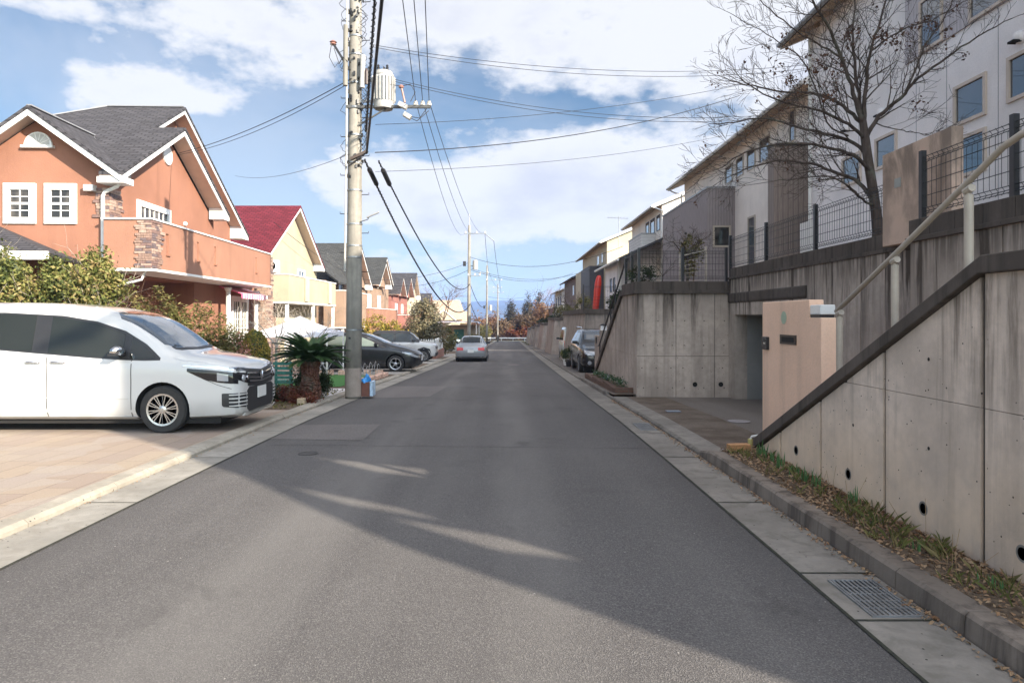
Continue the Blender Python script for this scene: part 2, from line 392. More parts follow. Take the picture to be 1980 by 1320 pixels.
M_ASPH = m_asphalt('asphalt', (.118, .110, .107), (.225, .212, .198))
M_PATCH = m_asphalt('asphalt_patch', (.165, .15, .143), (.27, .25, .23))
M_DRIVE = m_asphalt('drive_asphalt', (.20, .175, .155), (.30, .275, .25))
M_GUT = m_concrete('gutter_concrete', (.30, .28, .245), (.2, .18, .15), .5, pores=True)
M_GUTR = m_concrete('gutter_concrete_mossy', (.235, .215, .19), (.13, .12, .10), .6, pores=True)
M_KERB = m_concrete('kerb_concrete', (.33, .30, .25), (.22, .19, .15), .35)
M_KERBD = m_concrete('kerb_dark', (.215, .18, .15), (.08, .065, .055), .8)
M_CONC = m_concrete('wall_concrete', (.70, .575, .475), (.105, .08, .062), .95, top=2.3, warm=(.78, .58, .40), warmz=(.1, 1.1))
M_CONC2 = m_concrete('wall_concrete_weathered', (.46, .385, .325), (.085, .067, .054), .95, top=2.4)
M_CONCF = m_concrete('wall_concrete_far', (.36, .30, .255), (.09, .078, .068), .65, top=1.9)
M_CAP = m_concrete('coping_dark', (.115, .094, .08), (.045, .038, .032), .7)
M_BLOCK = m_brick('block_coping', (.15, .135, .12), (.10, .09, .08), (.04, .036, .03), .40, .2, .012)
M_WHITE = plain('white_trim', (.72, .71, .68), .5, .05, 3)
M_WHITE2 = plain('offwhite', (.72, .70, .66), .55, .06, 3)
M_GREY = plain('grey_metal', (.33, .33, .33), .45, .1, 8, metal=.3)
M_GALV = plain('galvanised', (.26, .27, .28), .42, .22, 12, metal=.6)
M_DARK = plain('dark_void', (.012, .011, .010), .9, .2, 3)
M_BLACK = plain('black_plastic', (.018, .018, .02), .45, .15, 8)
M_RUBBER = plain('rubber', (.022, .021, .02), .8, .2, 20)
M_WIRE = plain('wire_black', (.016, .016, .018), .6, .1, 5)
M_BLK = plain('fence_black', (.016, .016, .018), .4, .1, 5)
M_BEIGEP = plain('beige_pipe', (.42, .36, .29), .45, .12, 6)
M_SHG = m_shingle('shingle_grey', (.052, .049, .053))
M_SHG2 = m_shingle('shingle_greygreen', (.05, .05, .048))
M_SHR = m_shingle('shingle_red', (.11, .016, .024))
M_SHT = m_brick('tile_tan', (.50, .36, .25), (.60, .45, .32), (.28, .19, .13), .3, .28, .03)
M_ORANGE = m_stucco('stucco_orange', (.285, .135, .088))
M_ORANGE2 = m_stucco('stucco_peach', (.31, .158, .105))
M_YEL = m_stucco('stucco_yellow', (.39, .345, .245), .05)
M_TAN = m_stucco('stucco_tan', (.30, .205, .145))
M_SALM = m_stucco('stucco_salmon', (.31, .135, .108))
M_CREAM = m_stucco('stucco_cream', (.52, .45, .33))
M_WALLW = m_stucco('stucco_white', (.88, .83, .82), .08)
M_WALLW2 = m_stucco('stucco_white_warm', (.82, .76, .70), .08)
M_GATE = m_stucco('stucco_gate', (.86, .58, .42), .3)
M_SIDB = m_siding('siding_brown', (.27, .225, .20), .15)
M_SIDG = m_siding('siding_grey', (.29, .25, .245), .11)
M_SIDW = m_siding('siding_white', (.62, .60, .58), .18, False)
M_SOFF = plain('soffit', (.58, .44, .35), .7, .05, 4)
M_SOFFW = plain('soffit_wood', (.42, .30, .2), .7, .1, 4)
M_GLASS = m_glass('window_glass', (.03, .04, .055))
M_GLASSC = m_glass('window_glass_curtain', (.02, .02, .02), .08, (.16, .14, .12), 0)
M_WOODG = plain('green_painted_wood', (.035, .16, .125), .6, .3, 14, .2)
M_STONE = [plain('stone_a', (.24, .155, .12), .9, .3, 18, .5), plain('stone_b', (.17, .105, .09), .9, .3, 18, .5), plain('stone_c', (.33, .235, .185), .9, .25, 18, .5), plain('stone_d', (.13, .095, .095), .9, .3, 18, .5)]
M_STONEW = m_brick('stone_wall', (.24, .16, .115), (.34, .245, .19), (.14, .1, .08), .26, .11, .014)
M_BRICKR = m_brick('red_brick', (.22, .09, .065), (.32, .15, .11), (.25, .21, .18), .21, .07, .01)
# ------------------------------------------------------------------ ground, road, kerbs
YS = [-45, -30, -20, -12, -6, -3, 0, 2, 4.3, 6, 8, 9.5, 11, 13, 15, 18, 21, 25, 29, 33, 37, 42, 47, 52, 57, 65, 75, 86, 97, 110, 123, 137, 151]
def strip(name, x0, x1, ys, dz, mat, sh=True, kind='structure', nx=2, th=None):
    m = MB(); n = len(ys)
    for i, y in enumerate(ys):
        for k in range(nx + 1): m.v.append((lerp(x0, x1, k / nx) + (sx(y) if sh else 0), y, gz(y) + dz))
    for i in range(n - 1):
        for k in range(nx):
            a = i * (nx + 1) + k; m.f.append((a, a + 1, a + nx + 2, a + nx + 1)); m.m.append(0)
    o = m.build(name, mat, smooth=True, fix=False)
    if kind: o['kind'] = kind
    return o
def yr(a, b): return [a] + [y for y in YS if a < y < b] + [b]
t = NT('soil'); n = t.noise(t.pos, 1.2, 6, .65); n2 = t.noise(t.pos, 25, 5, .7)
c = t.mix(t.mr(n, .3, .7), (.14, .10, .07), (.20, .155, .11)); c = t.mix(t.mr(n2, .35, .7), c, (.07, .05, .035)); t.bump(n2, .8, .03)
M_SOIL = t.done(c, .95, 0, .2)
t = NT('far_ground'); n = t.noise(t.pos, .02, 6, .6); n2 = t.noise(t.pos, .4, 5)
c = t.mix(t.mr(n, .35, .65), (.10, .09, .05), (.06, .075, .035)); c = t.mix(t.mr(n2, .3, .7, 0, .5), c, (.15, .12, .08)); M_FARG = t.done(c, .95, 0, .1)
# pavers: rows along the street, staggered joints, mixed warm stones
t = NT('paver_stone'); mp = t.map(t.uv, (1, 1, 1), rot=(0, 0, radians(90)))
br = t.n('ShaderNodeTexBrick'); t.l(mp, br.inputs['Vector']); br.inputs['Scale'].default_value = 1; br.inputs['Brick Width'].default_value = .6; br.inputs['Row Height'].default_value = .30
br.inputs['Mortar Size'].default_value = .007; br.inputs['Color1'].default_value = (.35, .275, .20, 1); br.inputs['Color2'].default_value = (.27, .205, .17, 1); br.inputs['Mortar'].default_value = (.17, .12, .085, 1); br.offset = .37
br.inputs['Bias'].default_value = -.1
n = t.noise(t.pos, 1.1, 6, .65); f = t.noise(t.pos, 60, 4, .7); v = t.sep(t.vor(mp, 1.6, out='Color'))[0]
c = t.mix(t.mr(v, .3, .9, 0, .45), br.outputs['Color'], (.37, .34, .31)); c = t.mix(t.mr(n, .45, .75, 0, .5), c, (.35, .29, .20)); c = t.mix(t.mr(f, .35, .65, .0, .5), c, (.24, .18, .14))
f2 = t.noise(t.pos, 160, 2, .6); c = t.mix(t.mr(f2, .4, .65, 0, .45), c, (.33, .285, .245)); t.bump(br.outputs['Fac'], -.5, .01); t.bump(f, .5, .006); M_PAVE = t.done(c, .9, 0, .25)
M_TILEP = m_brick('path_tile', (.62, .60, .60), (.50, .47, .47), (.30, .28, .27), .3, .3, .02)
M_DRIVEC = m_concrete('drive_concrete', (.36, .34, .31), (.14, .13, .11), .4)
t = NT('turf'); n = t.noise(t.pos, 40, 4, .7); c = t.mix(t.mr(n, .3, .7), (.05, .14, .045), (.09, .22, .07)); t.bump(n, .8, .03); M_TURF = t.done(c, .9, 0, .1)
t = NT('dirty_drive'); n = t.noise(t.pos, 1.8, 7, .68); f = t.noise(t.pos, 45, 4, .7)
c = t.mix(t.mr(n, .35, .62), (.10, .075, .055), (.16, .13, .105)); c = t.mix(t.mr(f, .4, .7, 0, .5), c, (.05, .038, .028)); t.bump(f, .6, .008); M_DIRTY = t.done(c, .9, 0, .25)

# one big sheet to the horizon
m = MB(); ys = [-400, -60] + YS + [180, 260, 420, 800, 2600, 6000]; xs = [-6000, -400, -60, -16, 8, 60, 400, 6000]
for y in ys:
    for x in xs: m.v.append((x, y, gz(y) - .09 - (0 if abs(x) < 100 else 2)))
for i in range(len(ys) - 1):
    for k in range(len(xs) - 1):
        a = i * len(xs) + k; m.f.append((a, a + 1, a + len(xs) + 1, a + len(xs))); m.m.append(0)
o = m.build('ground', M_FARG, fix=False); o['kind'] = 'structure'
strip('road', -3.19, 1.82, YS, 0, M_ASPH, nx=6)
m = MB()
def patch(pts):
    m.face(*[(x + sx(y), y, gz(y) + .004) for x, y in pts])
patch([(-3.19, 14.9), (-1.72, 15.3), (-1.62, 18.6), (-3.19, 18.6)]); 
m.build('road_patch', M_PATCH, fix=False)['kind'] = 'structure'
m = MB(); patch([(-3.19, 9.2), (-1.9, 9.1), (-1.95, 10.6), (-3.19, 10.5)]); m.build('road_patch', M_PATCH, fix=False)['kind'] = 'structure'
# cracks / seams across the road
m = MB(); rnd = random.Random(4)
def seam(pts, w):
    for (x0, y0), (x1, y1) in zip(pts, pts[1:]):
        m.face((x0, y0, gz(y0) + .004), (x1, y1, gz(y1) + .004), (x1, y1 + w, gz(y1 + w) + .004), (x0, y0 + w, gz(y0 + w) + .004))
pts = [(-3.0 + i * .12, 8.75 - .28 * i / 40 + rnd.uniform(-.02, .02)) for i in range(41)]; seam(pts, .010)
pts = [(-1.1 + i * .2, 22.5 + rnd.uniform(-.03, .03)) for i in range(15)]; seam(pts, .03)
m.build('road_crack', plain('crack', (.02, .02, .02), .9), fix=False)['kind'] = 'structure'
strip('gutter', -3.63, -3.19, YS, .004, M_GUT)
strip('gutter', 1.82, 2.27, YS, .004, M_GUTR)
# slab joints of the right gutter
m = MB()
for y in [3.56, 4.23, 5.9, 7.9, 9.7, 11.9, 13.9, 16, 18, 20, 22, 24, 27, 30]:
    m.face((1.825 + sx(y), y, gz(y) + .008), (2.265 + sx(y), y, gz(y) + .008), (2.265 + sx(y), y + .018, gz(y) + .008), (1.825 + sx(y), y + .018, gz(y) + .008))
for k in range(40):
    y = -4 + k * 1.98
    m.face((-3.625 + sx(y), y, gz(y) + .008), (-3.195 + sx(y), y, gz(y) + .008), (-3.195 + sx(y), y + .012, gz(y) + .008), (-3.625 + sx(y), y + .012, gz(y) + .008))
# dark weedy line where asphalt meets gutter
for xx in (-3.20, 1.81):
    for a, b in zip(yr(-6, 60), yr(-6, 60)[1:]):
        m.face((xx + sx(a), a, gz(a) + .0065), (xx + .022 + sx(a), a, gz(a) + .0065), (xx + .022 + sx(b), b, gz(b) + .0065), (xx + sx(b), b, gz(b) + .0065))
m.build('gutter_joint', plain('joint_dark', (.025, .026, .016), .9, .6, 30), fix=False)['kind'] = 'structure'
# low left kerb, block by block
m = MB(); y = -14.0; rnd = random.Random(7)
while y < 95:
    ln = .60 if y < 30 else 3.0; y1 = y + ln - .012; d = rnd.uniform(-.009, .009)
    x0, x1 = -3.80 + sx(y) + d, -3.63 + sx(y) + d; X0, X1 = -3.80 + sx(y1) + d, -3.63 + sx(y1) + d; h = .065
    a, b = gz(y), gz(y1)
    v = [(x0, y, a - .1), (x1, y, a - .1), (x1, y, a + h * .55), (x1 - .035, y, a + h), (x0, y, a + h + .01), (X0, y1, b - .1), (X1, y1, b - .1), (X1, y1, b + h * .55), (X1 - .035, y1, b + h), (X0, y1, b + h + .01)]
    m.add(v, [(0, 1, 2, 3, 4), (9, 8, 7, 6, 5)] + [(i, i + 5, (i + 1) % 5 + 5, (i + 1) % 5) for i in range(5)]); y += ln
m.build('kerb', M_KERB)['kind'] = 'structure'
# left lots: soil with driveways laid on it
strip('garden_ground', -14, -3.79, YS, .050, M_SOIL, nx=6)
strip('driveway', -11.5, -3.795, yr(-8, 12.1), .056, M_PAVE, nx=6)
strip('driveway', -10.5, -3.795, yr(23.6, 27.6), .056, M_DRIVEC)
strip('driveway', -9.5, -3.795, yr(33.2, 39.5), .056, M_DRIVEC)
strip('driveway', -9.5, -3.795, yr(44, 52), .056, M_DRIVEC)
strip('driveway', -9.5, -3.795, yr(60, 75), .056, M_DRIVEC)
strip('path', -9.0, -3.795, yr(14.6, 17.1), .056, M_TILEP)
strip('terrace_paving', -9.8, -5.4, yr(17.1, 23.0), .056, m_brick('terrace_stone', (.5, .38, .33), (.42, .33, .29), (.2, .15, .12), .3, .3, .012))
strip('lawn', -6.6, -4.3, yr(17.6, 23.2), .064, M_TURF)
# right side: low kerb with raised nose, driveway aprons, soil strip
m = MB(); y = -14.0; rnd = random.Random(17)
def kerbR(y, y1, h0, h1, w=.16, x=2.27):
    a, b = gz(y), gz(y1); x0 = x + sx(y); x1 = x + sx(y1); d = rnd.uniform(-.004, .004)
    v = [(x0, y, a - .1), (x0 + .015 + d, y, a + h0 - .02), (x0 + .035, y, a + h0), (x0 + w, y, a + h0), (x0 + w, y, a - .1), (x1, y1, b - .1), (x1 + .015 + d, y1, b + h1 - .02), (x1 + .035, y1, b + h1), (x1 + w, y1, b + h1), (x1 + w, y1, b - .1)]
    m.add(v, [(0, 1, 2, 3, 4), (9, 8, 7, 6, 5)] + [(i, i + 5, (i + 1) % 5 + 5, (i + 1) % 5) for i in range(5)])
while y < 7.3: kerbR(y, y + .592, .125, .125); y += .6
kerbR(y, y + .5, .125, .05)
m.build('kerb', M_KERBD)['kind'] = 'structure'
m = MB(); y = 7.8
while y < 15.2: kerbR(y, y + .59, .045, .045, .06); y += .6
while y < 21.2: kerbR(y, y + .59, .09, .09, .10); y += .6
while y < 120:
    ln = .6 if y < 34 else 3; kerbR(y, y + ln - .01, .05, .05, .10); y += ln
m.build('kerb', m_concrete('kerb_grey', (.20, .18, .155), (.05, .045, .04), .6))['kind'] = 'structure'
strip('planting_bed', 2.42, 2.90, yr(-14, 7.75), .118, M_SOIL, kind='structure', nx=4)
m = MB()
for a, b in zip(yr(7.7, 14.9), yr(7.7, 14.9)[1:]):
    for x0, x1, mi in ((2.30, 2.62, 0), (2.62, 3.45, 1), (3.45, 8.2, 2)):
        m.mi = mi; m.face((x0, a, gz(a) + .04), (x1, a, gz(a) + .04 - (.03 if mi == 2 else 0)), (x1, b, gz(b) + .04 - (.03 if mi == 2 else 0)), (x0, b, gz(b) + .04))
m.build('driveway', [M_GUTR, M_DIRTY, M_DRIVE], fix=False)['kind'] = 'structure'
strip('driveway', 2.33, 8.6, yr(21.3, 29.6), .045, M_DRIVE)
strip('pavement', 2.33, 3.2, yr(14.9, 21.3), .088, M_DIRTY)
strip('driveway', 2.33, 8.6, yr(29.6, 97), .045, M_DRIVE)
def cover(name, x, y, w, l, shape, mat, label):
    m = MB(); z = gz(y) + .052
    if shape == 'round':
        m.lathe([(w, 0), (w, .004), (w * .9, .006), (.001, .006)], (x, y, z - .005), 28)
    else: m.box(x - w, x + w, y - l, y + l, z - .004, z + .003)
    o = m.build(name, mat); return prop(o, label, 'cover')
cover('manhole_cover', 3.62, 10.6, .17, .17, 'round', plain('mh_pale', (.25, .23, .23), .7, .2, 30), 'pale round valve cover set in the driveway before the garage')
cover('valve_cover', 2.93, 11.95, .12, .09, 'rect', plain('mh_blue', (.19, .23, .28), .5, .2, 30), 'small bluish square meter cover in the brown strip of the driveway')
m = MB(); m.lathe([(.12, 0), (.12, .003), (.10, .004), (.10, .001), (.001, .001)], (-2.36, 8.15, gz(8.15) + .004), 32)
prop(m.build('manhole_cover', plain('iron', (.05, .045, .042), .7, .3, 30)), 'small round iron cover in the asphalt near the van', 'cover')
m = MB(); y = 37.5; m.lathe([(.3, 0), (.3, .004), (.001, .004)], (.35, 33, gz(33) + .003), 28)
prop(m.build('manhole_cover', plain('mh_brown', (.13, .10, .09), .7)), 'brownish manhole cover far down the middle of the street', 'cover')
# gutter gratings
def grating(y0, y1, x0, x1, label):
    g = thing('drain_grating', label, 'drain grating', (x0, y0, 0), group='steel gratings in the right gutter')
    m = MB(); zt = gz((y0 + y1) / 2) + .014
    m.box(x0 - .012, x1 + .012, y0 - .012, y0, zt - .012, zt); m.box(x0 - .012, x1 + .012, y1, y1 + .012, zt - .012, zt); m.box(x0 - .012, x0, y0, y1, zt - .012, zt); m.box(x1, x1 + .012, y0, y1, zt - .012, zt)
    m.build('frame', M_GALV, g)
    m = MB(); n = 9
    for i in range(n):
        x = lerp(x0 + .012, x1 - .012, i / (n - 1)); m.box(x - .007, x + .007, y0, y1, zt - .010, zt - .001)
    for i in range(1, 5):
        y = lerp(y0, y1, i / 5); m.box(x0, x1, y - .004, y + .004, zt - .009, zt - .0025)
    m.build('bar_grid', M_GALV, g)
    m = MB(); m.box(x0, x1, y0, y1, zt - .0125, zt - .0105); m.build('pit', M_DARK, g)
grating(3.62, 4.10, 1.95, 2.20, 'long steel gutter grating with leaves, at the front right of the street')
grating(9.98, 10.6, 1.98, 2.2, 'small steel gutter grating beside the concrete driveway')
# ------------------------------------------------------------------ retaining walls, stairs, gate walls on the right
def seg_wall_x(m, X0, X1, ys, topf, zb, gap=.012, depth=.012, zj=()):
    """wall of formwork panels facing -X; grooves between the panels"""
    zl = [zb] + list(zj)
    for a, b in zip(ys, ys[1:]):
        a2, b2 = a + gap / 2, b - gap / 2
        for i, z0 in enumerate(zl):
            last = i == len(zl) - 1
            zt_ = 99 if last else zl[i + 1] - .002; zz = z0 + (.002 if i else 0); N8 = 24; ys8 = [lerp(a2, b2, k / N8) for k in range(N8 + 1)]
            tp = [(y, min(zt_, topf(y))) for y in ys8]; tp = [q for q in tp if q[1] > zz + .004]
            if len(tp) < 2: continue
            pl = [(tp[0][0], zz), (tp[-1][0], zz)] + tp[::-1]
            m.prism(pl, 'x', X0, X0 + depth)
    ya, yb = ys[0], ys[-1]
    tops = sorted(set([ya, yb] + [y for y in KN if ya < y < yb]))
    m2 = [(ya, zb)] + [(yb, zb)] + [(y, topf(y) - .002) for y in reversed(tops)]
    return m2
# stair parapet
KN = [4.06]
def ptop(y): return 1.86 if y < 4.06 else lerp(1.86, .11, (y - 4.06) / (7.72 - 4.06))
pw = thing('stair_parapet_wall', 'stained concrete wall beside the stairs with a sloping dark coping and round drain pipes', 'wall', (2.85, 4, 0))
m = MB(); js = [2.78, 3.05, 4.08, 5.14, 6.18, 7.08, 7.72]
# front panels are cut in two shapes per run by the horizontal joint
pl = seg_wall_x(m, 2.85, 3.0, js, ptop, -.2, .042, .022, (1.06,))
m.build('panel', M_CONC, pw)
m = MB(); m.prism(pl, 'x', 2.87, 3.0); m.build('core', m_concrete('joint_concrete', (.12, .105, .09), (.04, .035, .03), .6), pw)
m = MB(); c = [(2.75, 1.862), (2.75, 1.97), (4.03, 1.97), (7.74, .232), (7.74, .122), (4.06, 1.862)]
m.prism(c, 'x', 2.80, 3.06); m.build('coping', M_CAP, pw, bevel=.008)
rnd = random.Random(3)
for y in (6.70, 5.68, 4.66, 3.765):
    m = MB(); m.lathe([(.048, .0), (.048, -.014), (.036, -.014), (.036, .0)], (2.862, y, .30), 20, 'x'); 
    o = m.build('drain_pipe', plain('pvc_grey', (.20, .185, .165), .5), pw)
    m = MB(); m.lathe([(.001, .0), (.0350, .0)], (2.8485, y, .30), 20, 'x'); m.build('pipe_bore', M_DARK, o)
m = MB()
for k in range(130):
    y = rnd.uniform(2.9, 6.5); z = rnd.uniform(.25, max(.3, ptop(y) - .15)); r = rnd.choice([.0025, .003, .004, .006]); 
    m.lathe([(r, 0), (r * .6, -.0015)], (2.849, y, z), 7, 'x')
for y in (6.45, 5.6, 4.6, 3.5):
    for z in (.72, 1.32):
        if z < ptop(y) - .2: m.lathe([(.013, 0), (.010, -.002)], (2.849, y, z), 12, 'x')
m.build('tie_hole', plain('hole', (.035, .03, .027), .9), pw)
# handrail
hr = thing('handrail', 'beige pipe handrail on round posts rising along the stairs', 'handrail', (2.93, 6, 0))
m = MB(); pts = [(2.93, 6.05, 1.655), (2.93, 5.14, 2.075), (2.93, 4.32, 2.462), (2.93, 4.02, 2.605), (2.93, 3.88, 2.64), (2.93, 3.6, 2.66), (2.93, 2.8, 2.66)]
m.tube(pts, .021, 12); m.build('rail', M_BEIGEP, hr, smooth=True)
for y, zt in ((5.99, 1.66), (5.14, 2.05), (4.32, 2.43), (2.95, 2.64)):
    m = MB(); z0 = (1.97 if y < 4.03 else lerp(1.97, .232, (y - 4.03) / 3.71)) - .02
    m.tube([(2.93, y, z0), (2.93, y, zt - .055)], .027, 14); m.tube([(2.93, y, zt - .06), (2.93, y, zt)], .013, 8)
    m.tube([(2.93, y - .03, zt - .012), (2.93, y + .03, zt - .03)], .026, 10)
    m.build('post', M_BEIGEP, hr)
# stair flight behind it
st = MB(); z = .03
for i in range(9):
    y1 = 7.45 - i * .38; st.box(3.0, 4.449, y1 - .38, y1 if i else 7.5, -.2, .16 * (i + 1))
st.box(3.0, 4.449, 2.78, 7.45 - 9 * .38, -.2, 1.46)
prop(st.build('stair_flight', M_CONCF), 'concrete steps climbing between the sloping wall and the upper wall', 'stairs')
# yellow elbow pipe and brick at the parapet's foot
dp = thing('drain_elbow', 'old yellowed plastic pipe elbow at the foot of the sloping coping', 'pipe', (2.78, 7.78, 0))
m = MB(); m.tube([(2.79, 7.79, .0), (2.79, 7.79, .14)], .020, 10); m.build('pipe', M_BEIGEP, dp)
m = MB(); m.tube([(2.79, 7.79, .13), (2.79, 7.79, .22)], .028, 12); m.build('collar', plain('yellowed', (.42, .36, .13), .6), dp)
m = MB(); m.tube([(2.79, 7.79, .21), (2.80, 7.77, .25), (2.85, 7.72, .27)], .012, 8); m.build('hose', M_WHITE2, dp)
m = MB(); m.obox((2.60, 7.62, .155), (.24, .11, .075), .1); prop(m.build('loose_brick', plain('brickloose', (.38, .20, .09), .9, .3, 14, .4), bevel=.006), 'loose orange brick lying on the soil by the pipe elbow', 'brick')

# gate wall with letter slot and lamp
gw = thing('gate_wall', 'peach plastered gate wall with a black letter slot and intercom, beside the garage', 'wall', (3.28, 7.9, 0))
m = MB(); m.prism([(7.10, 0), (8.73, 0), (8.73, 1.795), (7.38, 1.795), (7.38, 1.60), (7.10, 1.60)], 'x', 3.28, 3.44); m.build('wall', M_GATE, gw, bevel=.01)
m = MB(); m.box(3.27, 3.285, 7.70, 8.15, 1.29, 1.40); fr = m.build('letter_slot', plain('bronze', (.03, .025, .023), .4, metal=.5), gw)
m = MB(); m.box(3.266, 3.2705, 7.76, 8.09, 1.315, 1.375); m.build('flap', M_DARK, fr)
m = MB(); m.box(3.245, 3.282, 8.50, 8.67, 1.20, 1.36); ic = m.build('intercom', M_BLACK, gw, bevel=.005)
m = MB(); m.box(3.2435, 3.2452, 8.53, 8.60, 1.27, 1.33); m.build('screen', M_GLASS, ic)
m = MB(); m.lathe([(.075, 0), (.075, -.003), (.001, -.003)], (3.279, 8.05, 1.60), 24, 'x'); m.build('name_plate', plain('pale_green', (.38, .46, .34), .8, .1, 10), gw)
lm = thing('gate_lamp', 'white box lamp with a black base on top of the peach gate wall', 'lamp', (3.36, 7.2, 1.6))
m = MB(); m.box(3.285, 3.435, 7.14, 7.36, 1.60, 1.632); m.build('base', M_BLACK, lm)
m = MB(); m.box(3.28, 3.44, 7.12, 7.365, 1.632, 1.735); m.build('lamp_shade', plain('lampglass', (.74, .74, .72), .4, .05), lm, bevel=.01)

# upper retaining wall (two planes) with block coping
uw = thing('upper_retaining_wall', 'tall concrete retaining wall with a garage opening, topped by dark concrete blocks', 'wall', (4.84, 8, 0))
KN = []
m = MB(); pl = seg_wall_x(m, 4.44, 4.6, [1.15, 2, 3.4, 4.75, 6.1, 7.50], lambda y: 2.42, 0, .02, .02)
m.box(4.46, 4.84, 1.15, 7.495, 0, 2.415)
js2 = [7.52, 8.4, 9.3, 10.2, 11.15]
seg_wall_x(m, 4.83, 5, js2, lambda y: 2.42, -.2, .014, .02)
m.box(4.85, 5.1, 7.45, 11.15, -.2, 2.415)
m.box(4.835, 5.1, 14.42, 14.8, -.3, 1.66)
m.box(4.835, 5.1, 11.15, 14.8, 1.66, 2.42)
m.build('wall', M_CONC2, uw)
m = MB(); m.prism([(4.80, 2.11), (4.80, 1.94), (4.837, 1.90), (4.837, 2.13)], 'y', 10.95, 14.78); m.build('drip_ledge', M_CAP, uw, bevel=.02)
m = MB()
m.box(4.40, 4.72, 1.12, 7.53, 2.42, 2.47); m.box(4.80, 5.1, 7.53, 14.78, 2.42, 2.47)
rnd = random.Random(11); y = 1.15
while y < 7.5:
    y1 = min(y + .40, 7.53); m.box(4.44 + rnd.uniform(-.004, .004), 4.60, y + .004, y1 - .004, 2.47, 2.665 + rnd.uniform(-.003, .003)); y += .4
y = 7.53
while y < 14.75:
    y1 = min(y + .40, 14.78); m.box(4.83 + rnd.uniform(-.004, .004), 5.0, y + .004, y1 - .004, 2.47, 2.66 + rnd.uniform(-.003, .003)); y += .4
m.build('block_coping', M_CAP, uw, bevel=.006)
# garage recess
m = MB(); m.box(5.1, 5.2, 11.0, 11.15, -.3, 1.7); m.box(5.1, 8.4, 11.05, 11.15, -.3, 1.7); m.box(5.1, 8.4, 14.42, 14.52, -.3, 1.66); m.box(8.3, 8.4, 11.15, 14.42, -.3, 1.66); m.box(5.1, 8.4, 11.15, 14.42, 1.64, 1.72)
gb = m.build('garage_box', plain('garage_grey', (.24, .23, .215), .85, .1, 2, .2), uw)
m = MB(); m.prism([(14.40, -.14), (14.40, .12), (13.2, -.14)], 'x', 6.2, 6.26); m.obox((5.5, 14.41, .75), (.10, .02, .12), 0); m.obox((5.55, 14.41, .02 + .3), (.04, .02, .04), 0); m.build('fitting', M_GREY, gb)
# ground of the upper gardens
M_UPG = M_SOIL
m = MB(); m.box(4.60, 40, 1.15, 7.53, 0, 2.58); m.box(7.0, 40, -3, 1.15, 0, 2.58); m.box(5.0, 40, 7.53, 15.0, 1.8, 2.57); prop(m.build('garden_ground', M_UPG), kind='structure')
# tall peach panel behind the handrail
cp = thing('gate_pillar_wall', 'tall stained peach wall panel with a small opening, standing on the block coping', 'wall', (4.7, 7.9, 2.45))
m = MB(); m.box(4.40, 4.56, 7.5, 8.52, 2.40, 3.46); 
m = MB(); m.box(4.70, 4.83, 7.20, 8.52, 2.48, 3.62)
for a in ():
    pass
t = NT('gate_stained'); n = t.noise(t.map(t.pos, (1.5, 1.5, .9)), 1.4, 7, .62, .3); z = t.sep(t.pos)[2]; b_ = t.noise(t.pos, 40, 3)
c = t.mix(t.math('MULTIPLY', t.mr(n, .40, .62), t.mr(z, 2.5, 3.5, .45, 1)), (.60, .44, .345), (.26, .20, .16)); t.bump(b_, .4, .01); M_GATE2 = t.done(c, .9, 0, .2)
m.build('wall', M_GATE2, cp, bevel=.008)
m = MB(); m.box(4.695, 4.702, 8.12, 8.25, 3.16, 3.27); m.build('glass_block', plain('glassblk', (.30, .30, .26), .3), cp)
m = MB(); m.box(4.42, 4.44 + .05, 7.38, 7.56, 2.40, 2.41)

def mesh_fence(name, label, pts, zb, zt, post_d=2.0, cat='fence', loc=None, z2=None, group='black wire mesh fences on the retaining walls'):
    """pts: polyline in plan; zb/zt bottom and top"""
    f = thing(name, label, cat, (pts[0][0], pts[0][1], zb), group=group)
    m = MB(); r = .0045
    posts = []
    for (x0, y0), (x1, y1) in zip(pts, pts[1:]):
        L_ = sqrt((x1 - x0) ** 2 + (y1 - y0) ** 2); n = max(1, round(L_ / post_d)); dx, dy = (x1 - x0) / L_, (y1 - y0) / L_; nx, ny = -dy, dx
        for i in range(n + 1): posts.append((x0 + dx * L_ * i / n, y0 + dy * L_ * i / n))
        hs = [zb + .05, zb + .11, zb + .24, zb + .38, zb + .52, zt - .10, zt - .04]; w = 0
        for z in hs: m.tube([(x0, y0, z), (x1, y1, z)], r, 5)
        for z in (zb + .08, zt - .07): m.tube([(x0 + nx * .03, y0 + ny * .03, z), (x1 + nx * .03, y1 + ny * .03, z)], r, 5)
        k = int(L_ / .075)
        for i in range(k + 1):
            x, y = x0 + dx * L_ * i / k, y0 + dy * L_ * i / k
            m.tube([(x, y, zb + .04), (x + nx * .03, y + ny * .03, zb + .08), (x, y, zb + .12), (x, y, zt - .11), (x + nx * .03, y + ny * .03, zt - .07), (x, y, zt - .03)], .0032, 4, False)
    m.build('mesh_panel', M_BLK, f)
    seen = set()
    for x, y in posts:
        k = (round(x, 2), round(y, 2))
        if k in seen: continue
        seen.add(k); m = MB(); m.obox((x, y, (zb + zt) / 2 + .0), (.055, .055, zt - zb + .06), 0); m.build('post', M_BLK, f)
    return f
mesh_fence('mesh_fence', 'black wire mesh fence section along the wall coping behind the bare tree', [(4.90, 14.9), (4.90, 8.75)], 2.66, 3.36)
mesh_fence('mesh_fence', 'black wire mesh fence section above the handrail at the right edge', [(4.53, 7.42), (4.53, 6.08), (4.53, 4.1), (4.53, 2.1)], 2.675, 3.38, 1.9)

